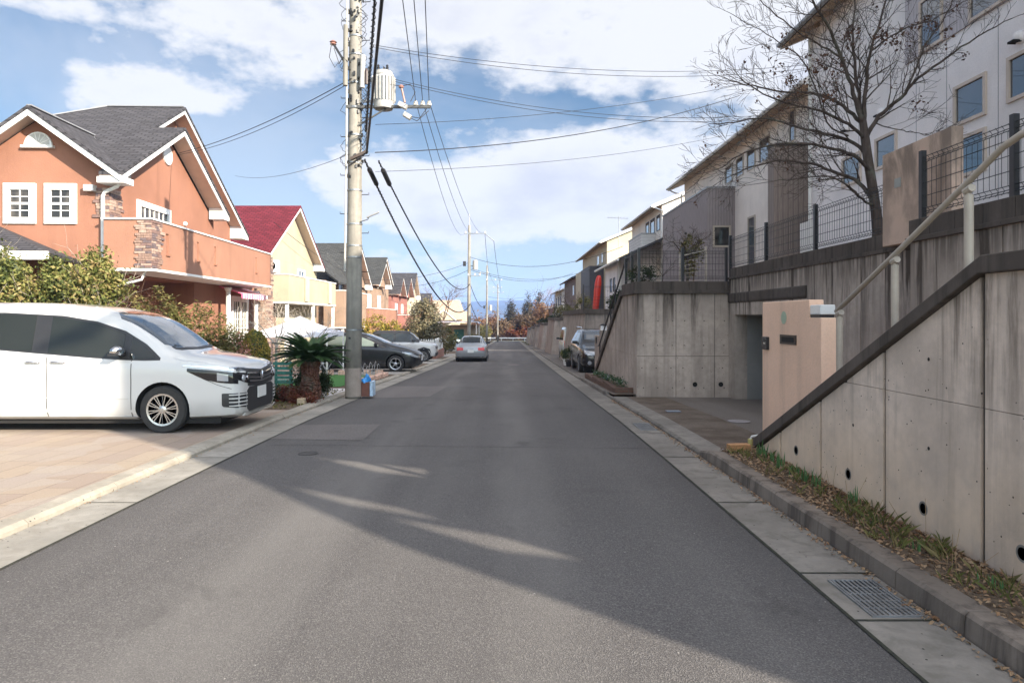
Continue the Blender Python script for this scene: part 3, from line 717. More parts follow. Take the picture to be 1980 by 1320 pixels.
# ---- middle block W2: big concrete front with stairs falling away on its far side
w2 = thing('corner_retaining_wall', 'big stained concrete retaining wall corner with two drain holes, right of the street', 'wall', (2.84, 14.8, 0))
m = MB(); zb = -.5
xs_ = [2.84, 3.69, 4.53, 4.84]
for a, b in zip(xs_, xs_[1:]):
    for z0, z1 in ((zb, .76), (.77, 2.12)): m.box(a + (.0 if a == 2.84 else .007), b - .007, 14.80, 14.83, z0, z1)
KN = [16.6]
def w2top(y): return 2.12 if y < 16.6 else lerp(2.12, -.25, (y - 16.6) / (21.6 - 16.6))
pl = seg_wall_x(m, 2.84, 3, [14.83, 15.4, 16.2, 17.0, 17.8, 18.6, 19.5, 20.5, 21.5], w2top, zb, .012, .012, (.77,))
m.build('panel', M_CONC2, w2)
m = MB(); m.prism(pl, 'x', 2.85, 3.02); m.box(2.86, 4.84, 14.812, 15.0, zb, 2.11); m.build('core', M_CAP, w2)
m = MB(); x = 2.80
m.box(2.78, 4.86, 14.74, 15.0, 2.12, 2.20); m.box(2.78, 3.04, 15.0, 16.6, 2.12, 2.20)
while x < 4.8: m.box(x + .003, x + .385, 14.78, 14.95, 2.20, 2.385); x += .39
y = 14.955
while y < 16.4: m.box(2.80, 2.97, y + .003, y + .385, 2.20, 2.385); y += .39
m.build('block_coping', M_CAP, w2, bevel=.006)
m = MB(); m.prism([(16.6, 2.12), (16.6, 2.26), (21.7, -.16), (21.7, -.30)], 'x', 2.78, 3.06); m.build('coping', M_CAP, w2)
for x in (4.10, 4.66):
    m = MB(); m.lathe([(.05, .002), (.052, -.006), (.001, -.004)], (x, 14.797, .155), 18, 'y'); m.build('drain_hole', M_DARK, w2)
m = MB()
for z in (1.53, 1.0, .51, .08):
    for x in (2.97, 3.28, 3.60, 3.86, 4.28, 4.72): m.lathe([(.014, .0), (.010, -.002)], (x + .02 * sin(z * 9), 14.799, z), 10, 'y')
m.build('tie_hole', plain('hole_soft', (.11, .095, .08), .9), w2)
# ground and stairs on top of W2
m = MB(); m.box(4.86, 40, 15.0, 22, 1.4, 2.30); m.box(2.95, 4.86, 15.0, 17.0, 1.4, 2.28); m.box(4.1, 4.9, 17, 22, .5, 2.29); m.box(4.9, 40, 22, 29.6, .9, 2.1)
prop(m.build('garden_ground', M_UPG), kind='structure')
m = MB()
for i in range(13): m.box(3.02, 4.1, 21.3 - i * .34 - .34, 21.3 - i * .34, -.6, -.3 + .19 * (i + 1))
prop(m.build('stair_flight', M_CONCF), 'concrete steps behind the far side of the corner retaining wall', 'stairs')
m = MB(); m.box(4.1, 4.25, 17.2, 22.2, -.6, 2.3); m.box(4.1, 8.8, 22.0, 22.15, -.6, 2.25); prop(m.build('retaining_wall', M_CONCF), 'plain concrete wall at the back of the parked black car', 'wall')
hr2 = thing('handrail', 'black pipe handrail running down the far side of the corner wall', 'handrail', (2.92, 17, 0))
m = MB(); m.tube([(2.92, 16.3, 3.0), (2.92, 16.7, 2.95), (2.92, 21.3, .75), (2.92, 21.6, .70)], .022, 8); m.build('rail', M_BLK, hr2)
for y in (16.5, 19.0, 21.2):
    m = MB(); zt = lerp(2.96, .8, (y - 16.7) / 4.6) if y > 16.7 else 2.97; m.tube([(2.92, y, zt - .78), (2.92, y, zt)], .02, 8); m.build('post', M_BLK, hr2)
mesh_fence('mesh_fence', 'black wire mesh fence round the corner of the middle terrace', [(4.80, 14.87), (2.90, 14.87), (2.90, 16.5)], 2.39, 3.09, .95)
# small beige gate posts behind that fence
g = thing('garden_gate', 'small beige metal gate between two posts behind the terrace fence', 'gate', (4.0, 15.3, 2.28))
for x, y in ((3.92, 15.35), (4.45, 15.2)):
    m = MB(); m.box(x - .02, x + .02, y - .02, y + .02, 2.28, 3.05 + (.13 if x > 4 else 0)); m.build('post', M_BEIGEP, g)
m = MB(); m.bar((3.92, 15.35, 2.98), (4.45, 15.2, 3.1), .025)
for k in range(6): m.bar((3.94, 15.34, 2.4 + k * .09), (4.43, 15.21, 2.45 + k * .1), .008)
m.build('gate_panel', M_BEIGEP, g)
# brick planter at the foot of W2's side
pb = thing('brick_planter', 'low red brick planter with small winter flowers at the foot of the concrete wall', 'planter', (2.6, 18, 0))
m = MB(); z0 = gz(18) - .2
for a, b in ((15.3, 17.2), (17.2, 19.3), (19.3, 21.0)):
    z1 = gz((a + b) / 2) + .21
    m.box(2.44, 2.54, a, b, z0 - .2, z1); 
m.box(2.44, 2.84, 15.2, 15.3, -.4, gz(15.3) + .21); m.box(2.44, 2.84, 21, 21.1, -.7, gz(21) + .2); m.build('wall', m_brick('brick_mossy', (.10, .055, .04), (.15, .08, .055), (.10, .09, .07), .21, .07, .01), pb)
m = MB(); m.grid(lambda u, v: (lerp(2.54, 2.84, u), lerp(15.3, 21, v), gz(lerp(15.3, 21, v)) + .18), 2, 8); m.build('soil', M_SOIL, pb)
# gate pillar with lamp near the black 4x4
gp = thing('gate_wall', 'grey gate pillar with a small lamp and intercom beside the parked black car', 'wall', (3.0, 21.6, 0))
m = MB(); m.prism([(21.55, -.6), (23.2, -.6), (23.2, 1.0), (22.0, 1.0), (22.0, 1.20), (21.55, 1.2)], 'x', 3.02, 3.2); m.build('wall', M_CONCF, gp)
m = MB(); m.box(2.99, 3.025, 22.6, 22.9, .75, .95); m.build('intercom', M_BLACK, gp)
lm = thing('gate_lamp', 'white lantern with a black cap on the grey gate pillar', 'lamp', (3.1, 21.75, 1.2))
m = MB(); m.box(3.02, 3.2, 21.66, 21.84, 1.20, 1.34); m.build('lamp_shade', plain('lampglass', (.74, .74, .72), .4), lm)
m = MB(); m.lathe([(.14, 0), (.05, .06), (.001, .07)], (3.11, 21.75, 1.34), 4); m.build('cap', M_BLACK, lm)

# ---- the blocks further down the street
def block(y0, depth, ztop, label, bat=.35, cap=.22, xr=9, door=False):
    x = 2.84 + sx(y0) + (.12 if y0 > 25 else 0); zb = gz(y0 + depth) - .4
    b = thing('retaining_wall', label, 'wall', (x, y0, zb), group='concrete retaining wall blocks down the right side')
    y1 = y0 + depth; zc = ztop - cap; xs1 = sx(y1) - sx(y0)
    m = MB()
    def slab(xa, xb, xta, ya, yb, z0, z1):
        m.add([(xa, ya, z0), (xb, ya, z0), (xb + xs1, yb, z0), (xa + xs1, yb, z0), (xta, ya, z1), (xb, ya, z1), (xb + xs1, yb, z1), (xta + xs1, yb, z1)], [(0, 1, 2, 3), (4, 5, 6, 7), (0, 1, 5, 4), (1, 2, 6, 5), (2, 3, 7, 6), (3, 0, 4, 7)])
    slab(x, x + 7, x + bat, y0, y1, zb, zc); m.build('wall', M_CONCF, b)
    m = MB(); slab(x + bat - .08, x + 7, x + bat - .08, y0 - .06, y1, zc, ztop); m.build('coping', M_CAP, b)
    return b
block(29.5, 12.0, 1.98, 'concrete retaining wall block under the red upright board')
block(50, 9, 1.62, 'concrete retaining wall block behind the small red-tailed van')
block(67, 9, 1.08, 'narrow concrete wall block half way down the right side of the street')
block(84, 8, .70, 'fourth concrete wall block down the right side of the street')
block(101, 9, .2, 'fifth concrete wall block down the right side of the street')
block(121, 12, -.3, 'last concrete wall block near the end of the street')
m = MB()
for y0, y1, z in ((41.5, 50, 1.5), (59, 67, 1.1), (76, 84, .6), (92, 101, .1), (110, 121, -.4)):
    x = 7.6 + sx(y0); m.box(x, x + 4, y0, y1, gz(y1) - 1, z)
prop(m.build('retaining_wall', M_CONCF), 'set-back concrete walls behind the parking bays down the right side', 'wall')
m = MB()
for y0, y1, z in ((29.6, 50, 1.75), (50, 67, 1.4), (67, 84, .9), (84, 101, .5), (101, 121, 0), (121, 135, -.5)):
    m.box(9, 60, y0, y1, z - 1.5, z - .1)
prop(m.build('garden_ground', M_UPG), kind='structure')
# ------------------------------------------------------------------ houses on the right
def window(parent, plane, c, a0, a1, z0, z1, frame_m, glass_m, fw=.07, proud=.03, mull=None, sub='pane', name='window', rec=.05):
    """plane 'x-': faces -X at x=c spanning y a0..a1; 'x+': faces +X; 'y-': faces -Y at y=c spanning x a0..a1"""
    m = MB(); s = {'x-': -1, 'x+': 1, 'y-': -1}[plane]
    def bx(p0, p1, q0, q1, d0, d1):
        if plane[0] == 'x': m.box(c + s * d0, c + s * d1, p0, p1, q0, q1)
        else: m.box(p0, p1, c + s * d0, c + s * d1, q0, q1)
    bx(a0 - fw, a0, z0 - fw, z1 + fw, -.01, proud); bx(a1, a1 + fw, z0 - fw, z1 + fw, -.01, proud); bx(a0, a1, z0 - fw, z0, -.01, proud); bx(a0, a1, z1, z1 + fw, -.01, proud)
    if mull:
        nx_, nz_ = mull[0], mull[1]
        for i in range(1, nx_): y = lerp(a0, a1, i / nx_); bx(y - .012, y + .012, z0, z1, -.01, proud * .55)
        for i in range(1, nz_): z = lerp(z0, z1, i / nz_); w_ = .03 if (len(mull) > 2 and i == nz_ // 2) else .011; bx(a0, a1, z - w_, z + w_, -.01, proud * (.75 if w_ > .02 else .5))
    o = m.build(name, frame_m, parent)
    m = MB(); bx(a0, a1, z0, z1, -.01, .006); m.build(sub, glass_m, o)
    return o
def eave_house_x(h, X, Y0, Y1, zb, ze, depth, over, pitch, wall_m, roof_m, eover=.5, gut=True, fas=M_WHITE2, soff=M_SOFFW):
    """house whose long side faces the street (-X) with the eave along Y"""
    zr = ze + pitch * (depth / 2 + over); xr = X + depth / 2; th = .14
    zw = ze + pitch * over - .02
    m = MB(); m.prism([(X, zb), (X + depth, zb), (X + depth, zw), (xr, zr - .02), (X, zw)], 'y', Y0, Y1); m.build('wall', wall_m, h)
    m = MB(); m.prism([(X - over, ze), (xr, zr), (X + depth + over, ze), (X + depth + over, ze + th), (xr, zr + th), (X - over, ze + th)], 'y', Y0 - eover, Y1 + eover)
    r = m.build('roof', roof_m, h)
    m = MB(); m.prism([(X - over + .01, ze - .015), (X + .02, ze + pitch * over - .02), (X + .02, ze + pitch * over - .005), (X - over + .01, ze)], 'y', Y0 - eover + .02, Y1 + eover - .02); m.build('soffit', soff, r)
    for yy in (Y0 - eover - .025, Y1 + eover):
        m = MB(); m.prism([(X - over - .01, ze - .05), (xr, zr - .05), (X + depth + over + .01, ze - .05), (X + depth + over + .01, ze + th + .01), (xr, zr + th + .01), (X - over - .01, ze + th + .01)], 'y', yy, yy + .025); m.build('barge_board', fas, r)
    if gut:
        m = MB(); m.tube([(X - over - .05, Y0 - eover, ze + .05), (X - over - .05, Y1 + eover, ze + .05)], .06, 10); m.build('gutter_pipe', fas, r)
    return zr
def downpipe(h, pts, mat, r=.035): MB_ = MB(); MB_.tube(pts, r, 10); return MB_.build('downpipe', mat, h)

# House 1 : nearest, tall pale rendered house
h1 = thing('white_house', 'tall pale rendered house with beige framed windows nearest on the right, behind the bare tree', 'house', (7.4, 7, 2.5))
m = MB(); X = 7.4; Y0, Y1 = -2.2, 16.6
zr = 8.36 + .42 * 4.6
m.prism([(X, 2.4), (X + 8.2, 2.4), (X + 8.2, 8.55), (X + 4.1, 8.36 + .42 * 4.6 - .02), (X, 8.55)], 'y', .3, Y1); m.build('wall', M_WALLW, h1)
m = MB(); n = 60
for i in range(n):   # added unseen screen; its slanting slots let sun streaks onto the road
    ya = lerp(-2.2, .3, i / n); yb = lerp(-2.2, .3, (i + 1) / n); yc = (ya + yb) / 2; cuts = []
    t_ = (yc + .90) / .72
    if 0 < t_ < 1: cz = lerp(5.08, 4.18, t_); cuts.append((cz - .27, cz + .27))
    t_ = (yc + 2.2) / .62
    if 0 < t_ < .70:
        cz = lerp(4.75, 3.85, t_); w_ = lerp(.62, .30, t_); cuts += [(cz - w_, cz - .06), (cz + .08, cz + w_)]
    z = 2.4
    for a, b in sorted(cuts): m.box(X, X + .12, ya, yb, z, a); z = b
    m.box(X, X + .12, ya, yb, z, 8.55)
m.prism([(-2.64, 2.4), (-2.2, 2.4), (-2.2, 5.5), (-2.46, 4.95), (-2.62, 4.45)], 'x', X, X + .12)  # added bulge on the screen, shapes the shadow edge on the road
m.build('sun_slot_screen', M_WALLW, h1)
m = MB(); m.box(X - .03, X, -2.15, 12.6, 6.26, 8.5); m.build('cladding', m_siding('siding_rib', (.54, .50, .52), .09), h1)
m = MB(); m.prism([(6.9, 8.36), (X + 4.1, zr), (X + 8.7, 8.36), (X + 8.7, 8.5), (X + 4.1, zr + .14), (6.9, 8.5)], 'y', Y0 - .5, 17.1); rf = m.build('roof', M_SHG2, h1)
m = MB(); m.prism([(6.91, 8.34), (X + .02, 8.34 + .42 * .52), (X + .02, 8.36 + .42 * .52), (6.91, 8.355)], 'y', Y0 - .45, 17.05); m.build('soffit', M_SOFFW, rf)
m = MB()
for k in range(30): yy = -2.4 + k * .66; m.bar((6.93, yy, 8.31), (7.39, yy, 8.31 + .42 * .46), .045, .09)
m.build('rafter', M_SOFFW, rf)
m = MB(); m.prism([(6.88, 8.30), (X + 4.1, zr - .06), (X + 8.7, 8.3), (X + 8.7, 8.51), (X + 4.1, zr + .15), (6.88, 8.51)], 'y', 17.1, 17.13); m.build('barge_board', M_WHITE2, rf)
m = MB(); m.tube([(6.84, Y0 - .5, 8.40), (6.84, 17.1, 8.40)], .06, 10); m.build('gutter_pipe', M_GREY, rf)
downpipe(h1, [(7.33, 16.45, 8.4), (7.33, 16.45, 2.6)], M_WHITE2, .04)
M_FRB = plain('frame_beige', (.60, .50, .42), .5, .06, 4)
for (a, b, z0, z1) in ((10.55, 11.2, 4.78, 5.33), (9.2, 10.0, 4.80, 5.36), (10.55, 11.2, 3.92, 4.48), (12.95, 13.6, 4.58, 5.10), (14.25, 14.95, 4.5, 5.02), (6.9, 7.7, 4.8, 5.36), (4.5, 5.3, 4.0, 5.2)):
    window(h1, 'x-', 7.4, a, b, z0, z1, M_FRB, M_GLASS, .055, .035)
for (a, b) in ((11.55, 12.1), (10.05, 10.8), (8.2, 9.0), (5.5, 6.3)): window(h1, 'x-', 7.37, a, b, 6.32, 7.15, M_FRB, M_GLASS, .05, .03)
for (y, z) in ((14.75, 5.69), (13.4, 5.62), (9.8, 5.62)):
    m = MB(); m.lathe([(.09, .0), (.09, -.05), (.07, -.09), (.03, -.11), (.001, -.112)], (7.4, y, z), 16, 'x'); o = m.build('vent_hood', M_WALLW, h1, smooth=True)
    m = MB(); m.obox((7.30, y, z - .065), (.12, .12, .03), 0); m.build('grille', M_DARK, o)
m = MB()
for y in (14.3, 12.3, 11.45, 10.25, 8.9, 7.5, 6, 4, 2): m.box(7.397, 7.41, y, y + .012, 2.5, 6.25)
m.build('panel_joint', plain('jt', (.30, .29, .30), .8), h1)
m = MB(); m.box(7.22, 7.40, 16.2, 16.75, 2.6, 3.9); m.build('meter_box', M_WHITE2, h1)

# House 2
h2 = thing('white_house', 'pale house with brown board-clad bays and deep eaves, second on the right', 'house', (8.9, 27, 2.2))
m = MB(); m.box(12, 15.8, 34.0, 38.4, 1, 7.6); m.build('unseen_sun_block', M_WALLW2, h2)  # unseen box added to stop a sun stripe crossing the road
eave_house_x(h2, 8.9, 19.2, 34.0, 1.6, 8.02, 7.0, .7, .42, M_WALLW2, M_SHG2, .5)
m = MB(); m.box(7.83, 8.905, 26.5, 34.05, 1.6, 6.62); bay = m.build('clad_bay', M_SIDG, h2)
m = MB(); m.box(7.80, 8.91, 26.47, 34.08, 6.62, 6.69); m.build('cap', M_GREY, bay)
window(h2, 'y-', 26.5, 8.1, 8.66, 4.4, 5.1, M_BEIGEP, M_GLASSC, .07, .03)
m = MB(); m.box(7.83, 9.6, 19.95, 20.4, 1.6, 6.62); fin = m.build('clad_fin', M_SIDB, h2)
m = MB(); m.box(7.80, 9.6, 19.92, 20.43, 6.62, 6.67); m.build('cap', M_BLACK, fin)
for (px0, px1, z0, z1) in ((1404, 1416, 7.0, 7.62), (1425, 1437, 7.0, 7.66), (1446, 1460, 7.0, 7.7), (1470, 1488, 7.0, 7.75)):
    a, b = 8.9 * F / (px1 - VX), 8.9 * F / (px0 - VX); window(h2, 'x-', 8.9, a, b, z0, z1, M_BEIGEP, M_GLASS, .05, .03)
window(h2, 'x-', 8.9, 21.0, 21.35, 7.1, 8.0, M_BEIGEP, M_GLASS, .04, .03)
window(h2, 'x-', 8.9, 24.4, 25.0, 3.5, 5.2, M_BEIGEP, M_GLASS, .07, .03)
m = MB(); m.lathe([(.06, 0), (.05, -.08), (.001, -.09)], (7.83, 29.6, 5.25), 10, 'x'); m.build('wall_lamp', M_BLACK, h2)
downpipe(h2, [(8.15, 34.2, 8.0), (8.5, 34.3, 7.85), (8.82, 34.3, 7.8), (8.82, 34.3, 2)], M_WHITE2)

# House 3
h3 = thing('white_house', 'pale two-storey house with a white boxed balcony and antenna beyond the clad bay', 'house', (8.8, 42, 1.7))
eave_house_x(h3, 8.8, 38.5, 47.6, 1.0, 7.75, 8.0, .6, .42, M_WALLW2, M_SHG2, .5, fas=M_WHITE)
m = MB(); m.box(7.95, 8.81, 40.0, 44.2, 4.8, 6.5); bal = m.build('balcony', M_SIDW, h3)
m = MB(); m.box(7.92, 8.82, 39.97, 44.23, 6.5, 6.56); m.build('coping', M_GREY, bal)
m = MB(); m.box(8.0, 8.8, 40.1, 44.1, 1, 4.8); m.build('porch', M_SIDW, h3)
for a, b in ((39.0, 39.7), (40.4, 41.4), (42, 42.8)): window(h3, 'x-', 8.8, a, b, 6.65, 7.45, M_BLACK, M_GLASS, .05, .03)
window(h3, 'y-', 40.1, 8.2, 8.6, 2.9, 4.4, M_BRN if 'M_BRN' in globals() else M_BLACK, plain('door_brown', (.13, .05, .035), .5), .05, .03, sub='door')
downpipe(h3, [(8.2, 38.0, 7.75), (8.75, 38.05, 7.55), (8.75, 38.3, 7.3), (8.75, 38.45, 1.8)], M_WHITE)
an = thing('tv_antenna', 'thin television antenna above the far pale houses', 'antenna', (9.6, 58, 7)); 
m = MB(); x, y, z = 9.6, 58, 10.2; m.tube([(x, y, 7.6), (x, y, z)], .03, 6); m.build('mast', M_GALV, an)
m = MB(); m.tube([(x - 1.0, y, z - .1), (x + .8, y, z - .2)], .02, 5)
for k in range(7): m.tube([(x - .9 + k * .27, y - .4, z - .1), (x - .9 + k * .27, y + .4, z - .1)], .012, 4)
m.build('boom', M_GALV, an)

# low wing near the kayak board
h3b = thing('low_white_house', 'low pale building with a black sloping roof behind the red board', 'house', (6.5, 42, 1.7))
m = MB(); m.prism([(6.5, 1.0), (10.0, 1.0), (10.0, 6.5), (6.5, 4.9)], 'y', 39.9, 44.6); m.build('wall', M_WALLW, h3b)
m = MB(); m.prism([(6.0, 4.66), (10.2, 6.6), (10.2, 6.72), (6.0, 4.78)], 'y', 36.2, 45.5); rf = m.build('roof', plain('roof_black', (.04, .038, .04), .7), h3b)
m = MB(); m.tube([(5.95, 36.2, 4.68), (5.95, 45.5, 4.68)], .07, 8); m.build('gutter_pipe', M_WHITE, rf)
m = MB()
for a in (37, 39): m.box(6.45, 6.6, a, a + .15, 1.5, 4.85)
m.build('porch_post', M_WHITE2, h3b)
for a, b in ((40.6, 41.1), (41.8, 42.4)): window(h3b, 'x-', 6.5, a, b, 3.2, 3.95, M_BLACK, M_GLASS, .05, .04)

# House 4 : cream, sunlit gable
h4 = thing('cream_house', 'large cream house with a black clad bay beyond the red board', 'house', (8.9, 66, 1))
eave_house_x(h4, 8.9, 60.0, 79.0, .3, 8.1, 11.0, .7, .42, M_CREAM, M_SHG2, .7, fas=M_WHITE2)
m = MB(); m.box(7.6, 8.91, 62.0, 69.0, .3, 6.3); m.build('clad_bay', plain('blackclad', (.035, .03, .033), .6, .15, 5), h4)
m = MB(); m.box(8.1, 8.905, 69.0, 79.0, .3, 6.6); m.build('bay', M_CREAM, h4)
for a, b in ((69.5, 71), (72, 74), (75, 76)): window(h4, 'x-', 8.1, a, b, 6.65, 7.4, M_WHITE2, M_GLASS, .06, .04) if False else None
for a, b in ((62.5, 63.5), (65, 66.5)): window(h4, 'x-', 8.9, a, b, 6.7, 7.5, M_WHITE2, M_GLASS, .06, .04)
# House 5 .. 7
h5 = thing('brown_house', 'brown-grey house with a dark roof stepping down behind the far right walls', 'house', (8.5, 90, .2))
eave_house_x(h5, 8.6, 84, 100, -.5, 6.4, 9, .6, .42, m_stucco('stucco_brown', (.22, .17, .15)), plain('roof_dark', (.05, .045, .045), .8), .6, fas=M_BLACK)
window(h5, 'x-', 8.6, 86, 87.5, 4.5, 5.6, M_WHITE2, M_GLASS, .08, .05)
h6 = thing('white_house', 'small white house with a dark roof near the far end on the right', 'house', (8.6, 112, 0))
eave_house_x(h6, 8.6, 104, 119, -1, 5.6, 9, .7, .42, M_WALLW2, plain('roof_dark', (.05, .045, .045), .8), .6, fas=M_WHITE2)
for a in (106, 110, 115): window(h6, 'x-', 8.6, a, a + 1.6, 3.6, 4.8, M_BLACK, M_GLASS, .1, .05)
h7 = thing('brown_house', 'low brown house with a rust coloured roof at the far end on the right', 'house', (9.0, 132, -1))
eave_house_x(h7, 9.0, 124, 142, -2, 3.3, 9, .8, .42, m_stucco('stucco_dun', (.26, .2, .16)), plain('roof_rust', (.16, .07, .05), .8), .8, fas=M_WHITE2)
window(h7, 'x-', 9.0, 128, 130, 1.2, 2.4, M_WHITE2, M_GLASS, .1, .05)
mesh_fence('mesh_fence', 'black wire mesh fence on the terrace with the red board', [(3.35, 29.55), (7.5, 29.6)], 1.98, 3.0, 1.3)
mesh_fence('mesh_fence', 'low dark fence on the second far terrace', [(3.6, 50.1), (7.5, 50.1)], 1.62, 2.6, 2)
# upright red board (kayak-like)
m = MB()
prof = [(0, .30), (.25, .36), (.7, .40), (1.15, .42), (1.5, .40), (1.72, .30), (1.82, .16)]
def redf(u, v):
    i = u * (len(prof) - 1); k = min(int(i), len(prof) - 2); f_ = i - k; z = lerp(prof[k][0], prof[k + 1][0], f_); w_ = lerp(prof[k][1], prof[k + 1][1], f_) * .62
    a = v * 2 * pi; return (4.10 + z * .10 + w_ * cos(a) * .62, 31.4 + w_ * .5 * sin(a), 1.72 + z)
m.grid(redf, 24, 20)
rb = m.build('red_board', plain('red_plastic', (.55, .035, .02), .35, .08, 3), smooth=True); prop(rb, 'red plastic kayak hull standing on end behind the terrace fence', 'kayak')
m = MB(); m.box(3.62, 3.98, 31.1, 31.7, 1.7, 2.75)
# ------------------------------------------------------------------ houses on the left
def quoins(parent, x, y, z0, z1, sx_, rows=None, wx=.28, wy=.0, seed=1, name='stone_quoin'):
    """rough stone corner: blocks on the -Y face and the +X face. corner at (x,y)"""
    rnd = random.Random(seed); m = MB(); z = z0; n = 0
    while z < z1 - .02:
        h = rnd.choice([.065, .075, .09, .06]); h = min(h, z1 - z)
        # -Y face
        t_ = rnd.uniform(.18, .42); xx = x
        while xx > x - wx - t_ * .5:
            ln = rnd.uniform(.12, .3); m.mi = rnd.randrange(4); d = rnd.uniform(.02, .05)
            if xx - ln < x - wx - .16: ln = max(.06, xx - (x - wx - rnd.uniform(0, .16)))
            m.box(xx - ln + .006, xx - .004, y - d, y + .01, z + .004, z + h - .004); xx -= ln
            if ln <= .07: break
            if xx < x - wx: break
        if wy:
            yy = y
            while yy < y + wy:
                ln = rnd.uniform(.12, .3); m.mi = rnd.randrange(4); d = rnd.uniform(.02, .05)
                m.box(x - .01, x + d, yy + .004, yy + ln - .006, z + .004, z + h - .004); yy += ln
        z += h
    return m.build(name, M_STONE, parent)
def gable_y(h, y0, y1, xc, half, ze, zr, wall_x0, wall_x1, zb, wall_m, roof_m, fw=.22):
    """front gable facing -Y: ridge along Y; returns roof"""
    th = .10
    m = MB(); k = (zr - ze) / half
    m.prism([(xc - half, ze), (xc, zr), (xc + half, ze), (xc + half, ze + th), (xc, zr + th), (xc - half, ze + th)], 'y', y0 - .05, y1); r = m.build('roof', roof_m, h)
    m = MB(); d = .16
    m.prism([(xc - half, ze - d), (xc, zr - d), (xc + half, ze - d), (xc + half + .0, ze - .003), (xc, zr - .003), (xc - half, ze - .003)], 'y', y0 - .03, y0); m.build('barge_board', M_WHITE, r)
    m = MB(); m.prism([(xc - half + .01, ze - .03), (xc, zr - .03), (xc + half - .01, ze - .03), (xc + half - .01, ze - .001), (xc, zr - .001), (xc - half + .01, ze - .001)], 'y', y0 + .001, y1 - .01); m.build('soffit', M_SOFF, r)
    return r
def gable_x(h, x_front, x_back, yc, half, ze, zr, roof_m, d=.16, soff=None, box=True, fm=None):
    """gable facing the street (+X): ridge along X"""
    th = .10; m = MB()
    m.prism([(yc - half, ze), (yc, zr), (yc + half, ze), (yc + half, ze + th), (yc, zr + th), (yc - half, ze + th)], 'x', x_back, x_front + .055); r = m.build('roof', roof_m, h)
    m = MB(); m.prism([(yc - half, ze - d), (yc, zr - d), (yc + half, ze - d), (yc + half, ze - .003), (yc, zr - .003), (yc - half, ze - .003)], 'x', x_front, x_front + .03); m.build('barge_board', fm or M_WHITE, r)
    m = MB(); m.prism([(yc - half + .01, ze - .03), (yc, zr - .03), (yc + half - .01, ze - .03), (yc + half - .01, ze - .001), (yc, zr - .001), (yc - half + .01, ze - .001)], 'x', x_back + .01, x_front - .001); m.build('soffit', soff or M_SOFF, r)
    if box:
        m = MB(); k = (zr - ze) / half; yy = yc + half
        m.prism([(yy - .55, ze - d + .02), (yy + .02, ze - d + .02), (yy + .02, ze - .02), (yy - .55, ze + .55 * k - .05)], 'x', x_front - .5, x_front + .02); m.build('eave_box', M_WHITE, r)
    return r
def slope_plane(m, pts, th=.1):
    n = len(pts); m.add(list(pts) + [(p[0], p[1], p[2] - th) for p in pts], [tuple(range(n)), tuple(range(2 * n - 1, n - 1, -1))] + [(i, i + n, (i + 1) % n + n, (i + 1) % n) for i in range(n)])

# ---- House A, orange
A = thing('orange_house', 'orange stucco house with grey shingle roof and rough stone corners, nearest on the left', 'house', (-9.4, 18.1, 0), radians(1.9))
zb = -.7
m = MB()
m.prism([(-14.3, 2.8), (-10.65, 2.8), (-10.65, 5.72), (-12.46, 6.95), (-14.3, 5.66)], 'y', 18.4, 24); m.build('wall', M_ORANGE, A)
m = MB()
m.prism([(18.45, 2.85), (25.5, 2.85), (25.5, 5.2), (21.7, 7.38), (18.45, 5.6)], 'x', -16, -10.652)
m.box(-14.3, -12.2, 18.401, 24, zb, 2.8); m.prism([(20, zb), (30.4, zb), (30.4, 5.6), (24.5, 8.95), (20, 6.4)], 'x', -14.2, -11.8)
m.box(-11.8, -10.66, 23.8, 30.0, zb, 2.95); m.box(-10.95, -10.66, 18.41, 18.7, zb, 2.8); m.box(-20, -14.2, 19.5, 30, zb, 5.2)
m.build('wall', M_ORANGE, A)
m = MB(); m.box(-12.5, -11.2, 18.6, 22.0, zb, .2); m.build('porch_step', M_CONCF, A)
wr = gable_y(A, 17.9, 18.45, -12.46, 2.36, 5.34, 7.03, -14.3, -10.65, zb, M_ORANGE, M_SHG)
m = MB(); slope_plane(m, [(-12.46, 18.45, 7.13), (-10.1, 18.45, 5.44), (-10.5, 18.6, 5.73), (-12.46, 20.95, 7.13)]); slope_plane(m, [(-12.46, 18.45, 7.13), (-14.82, 18.45, 5.44), (-14.82, 21.5, 5.44), (-12.46, 21.5, 7.13)]); m.build('roof_slope', M_SHG, wr)
# main roof: street-facing big gable with long front slope, hipped on the far side
k = .575; zr = 9.12; r_ = 6.6
m = MB()
slope_plane(m, [(-14.0, 24.5, zr), (-11.24, 24.5, zr), (-11.24, 20.9, zr - 3.6 * k), (-17.6, 20.9, zr - 3.6 * k)])
slope_plane(m, [(-11.24, 24.5, zr), (-14.0, 24.5, zr), (-14 - r_, 24.5 + r_, zr - r_ * k), (-11.24, 24.5 + r_, zr - r_ * k)])
slope_plane(m, [(-14.0, 24.5, zr), (-14 - r_, 24.5 - r_, zr - r_ * k), (-14 - r_, 24.5 + r_, zr - r_ * k)])
mr = m.build('roof', M_SHG, A)
m = MB(); th = .0; d = .24; zz = zr - r_ * k
yn = 20.7; zn = zr - 3.8 * k; m.prism([(yn, zn - d), (24.5, zr - d), (24.5 + r_, zz - d), (24.5 + r_, zz - .105), (24.5, zr - .105), (yn, zn - .105)], 'x', -11.3, -11.27); m.build('barge_board', M_WHITE, mr)
m = MB(); m.prism([(yn, zn - .14), (24.5, zr - .14), (24.5 + r_, zz - .14), (24.5 + r_, zz - .108), (24.5, zr - .105), (yn, zn - .105)], 'x', -11.9, -11.31); m.build('soffit', M_SOFF, mr)
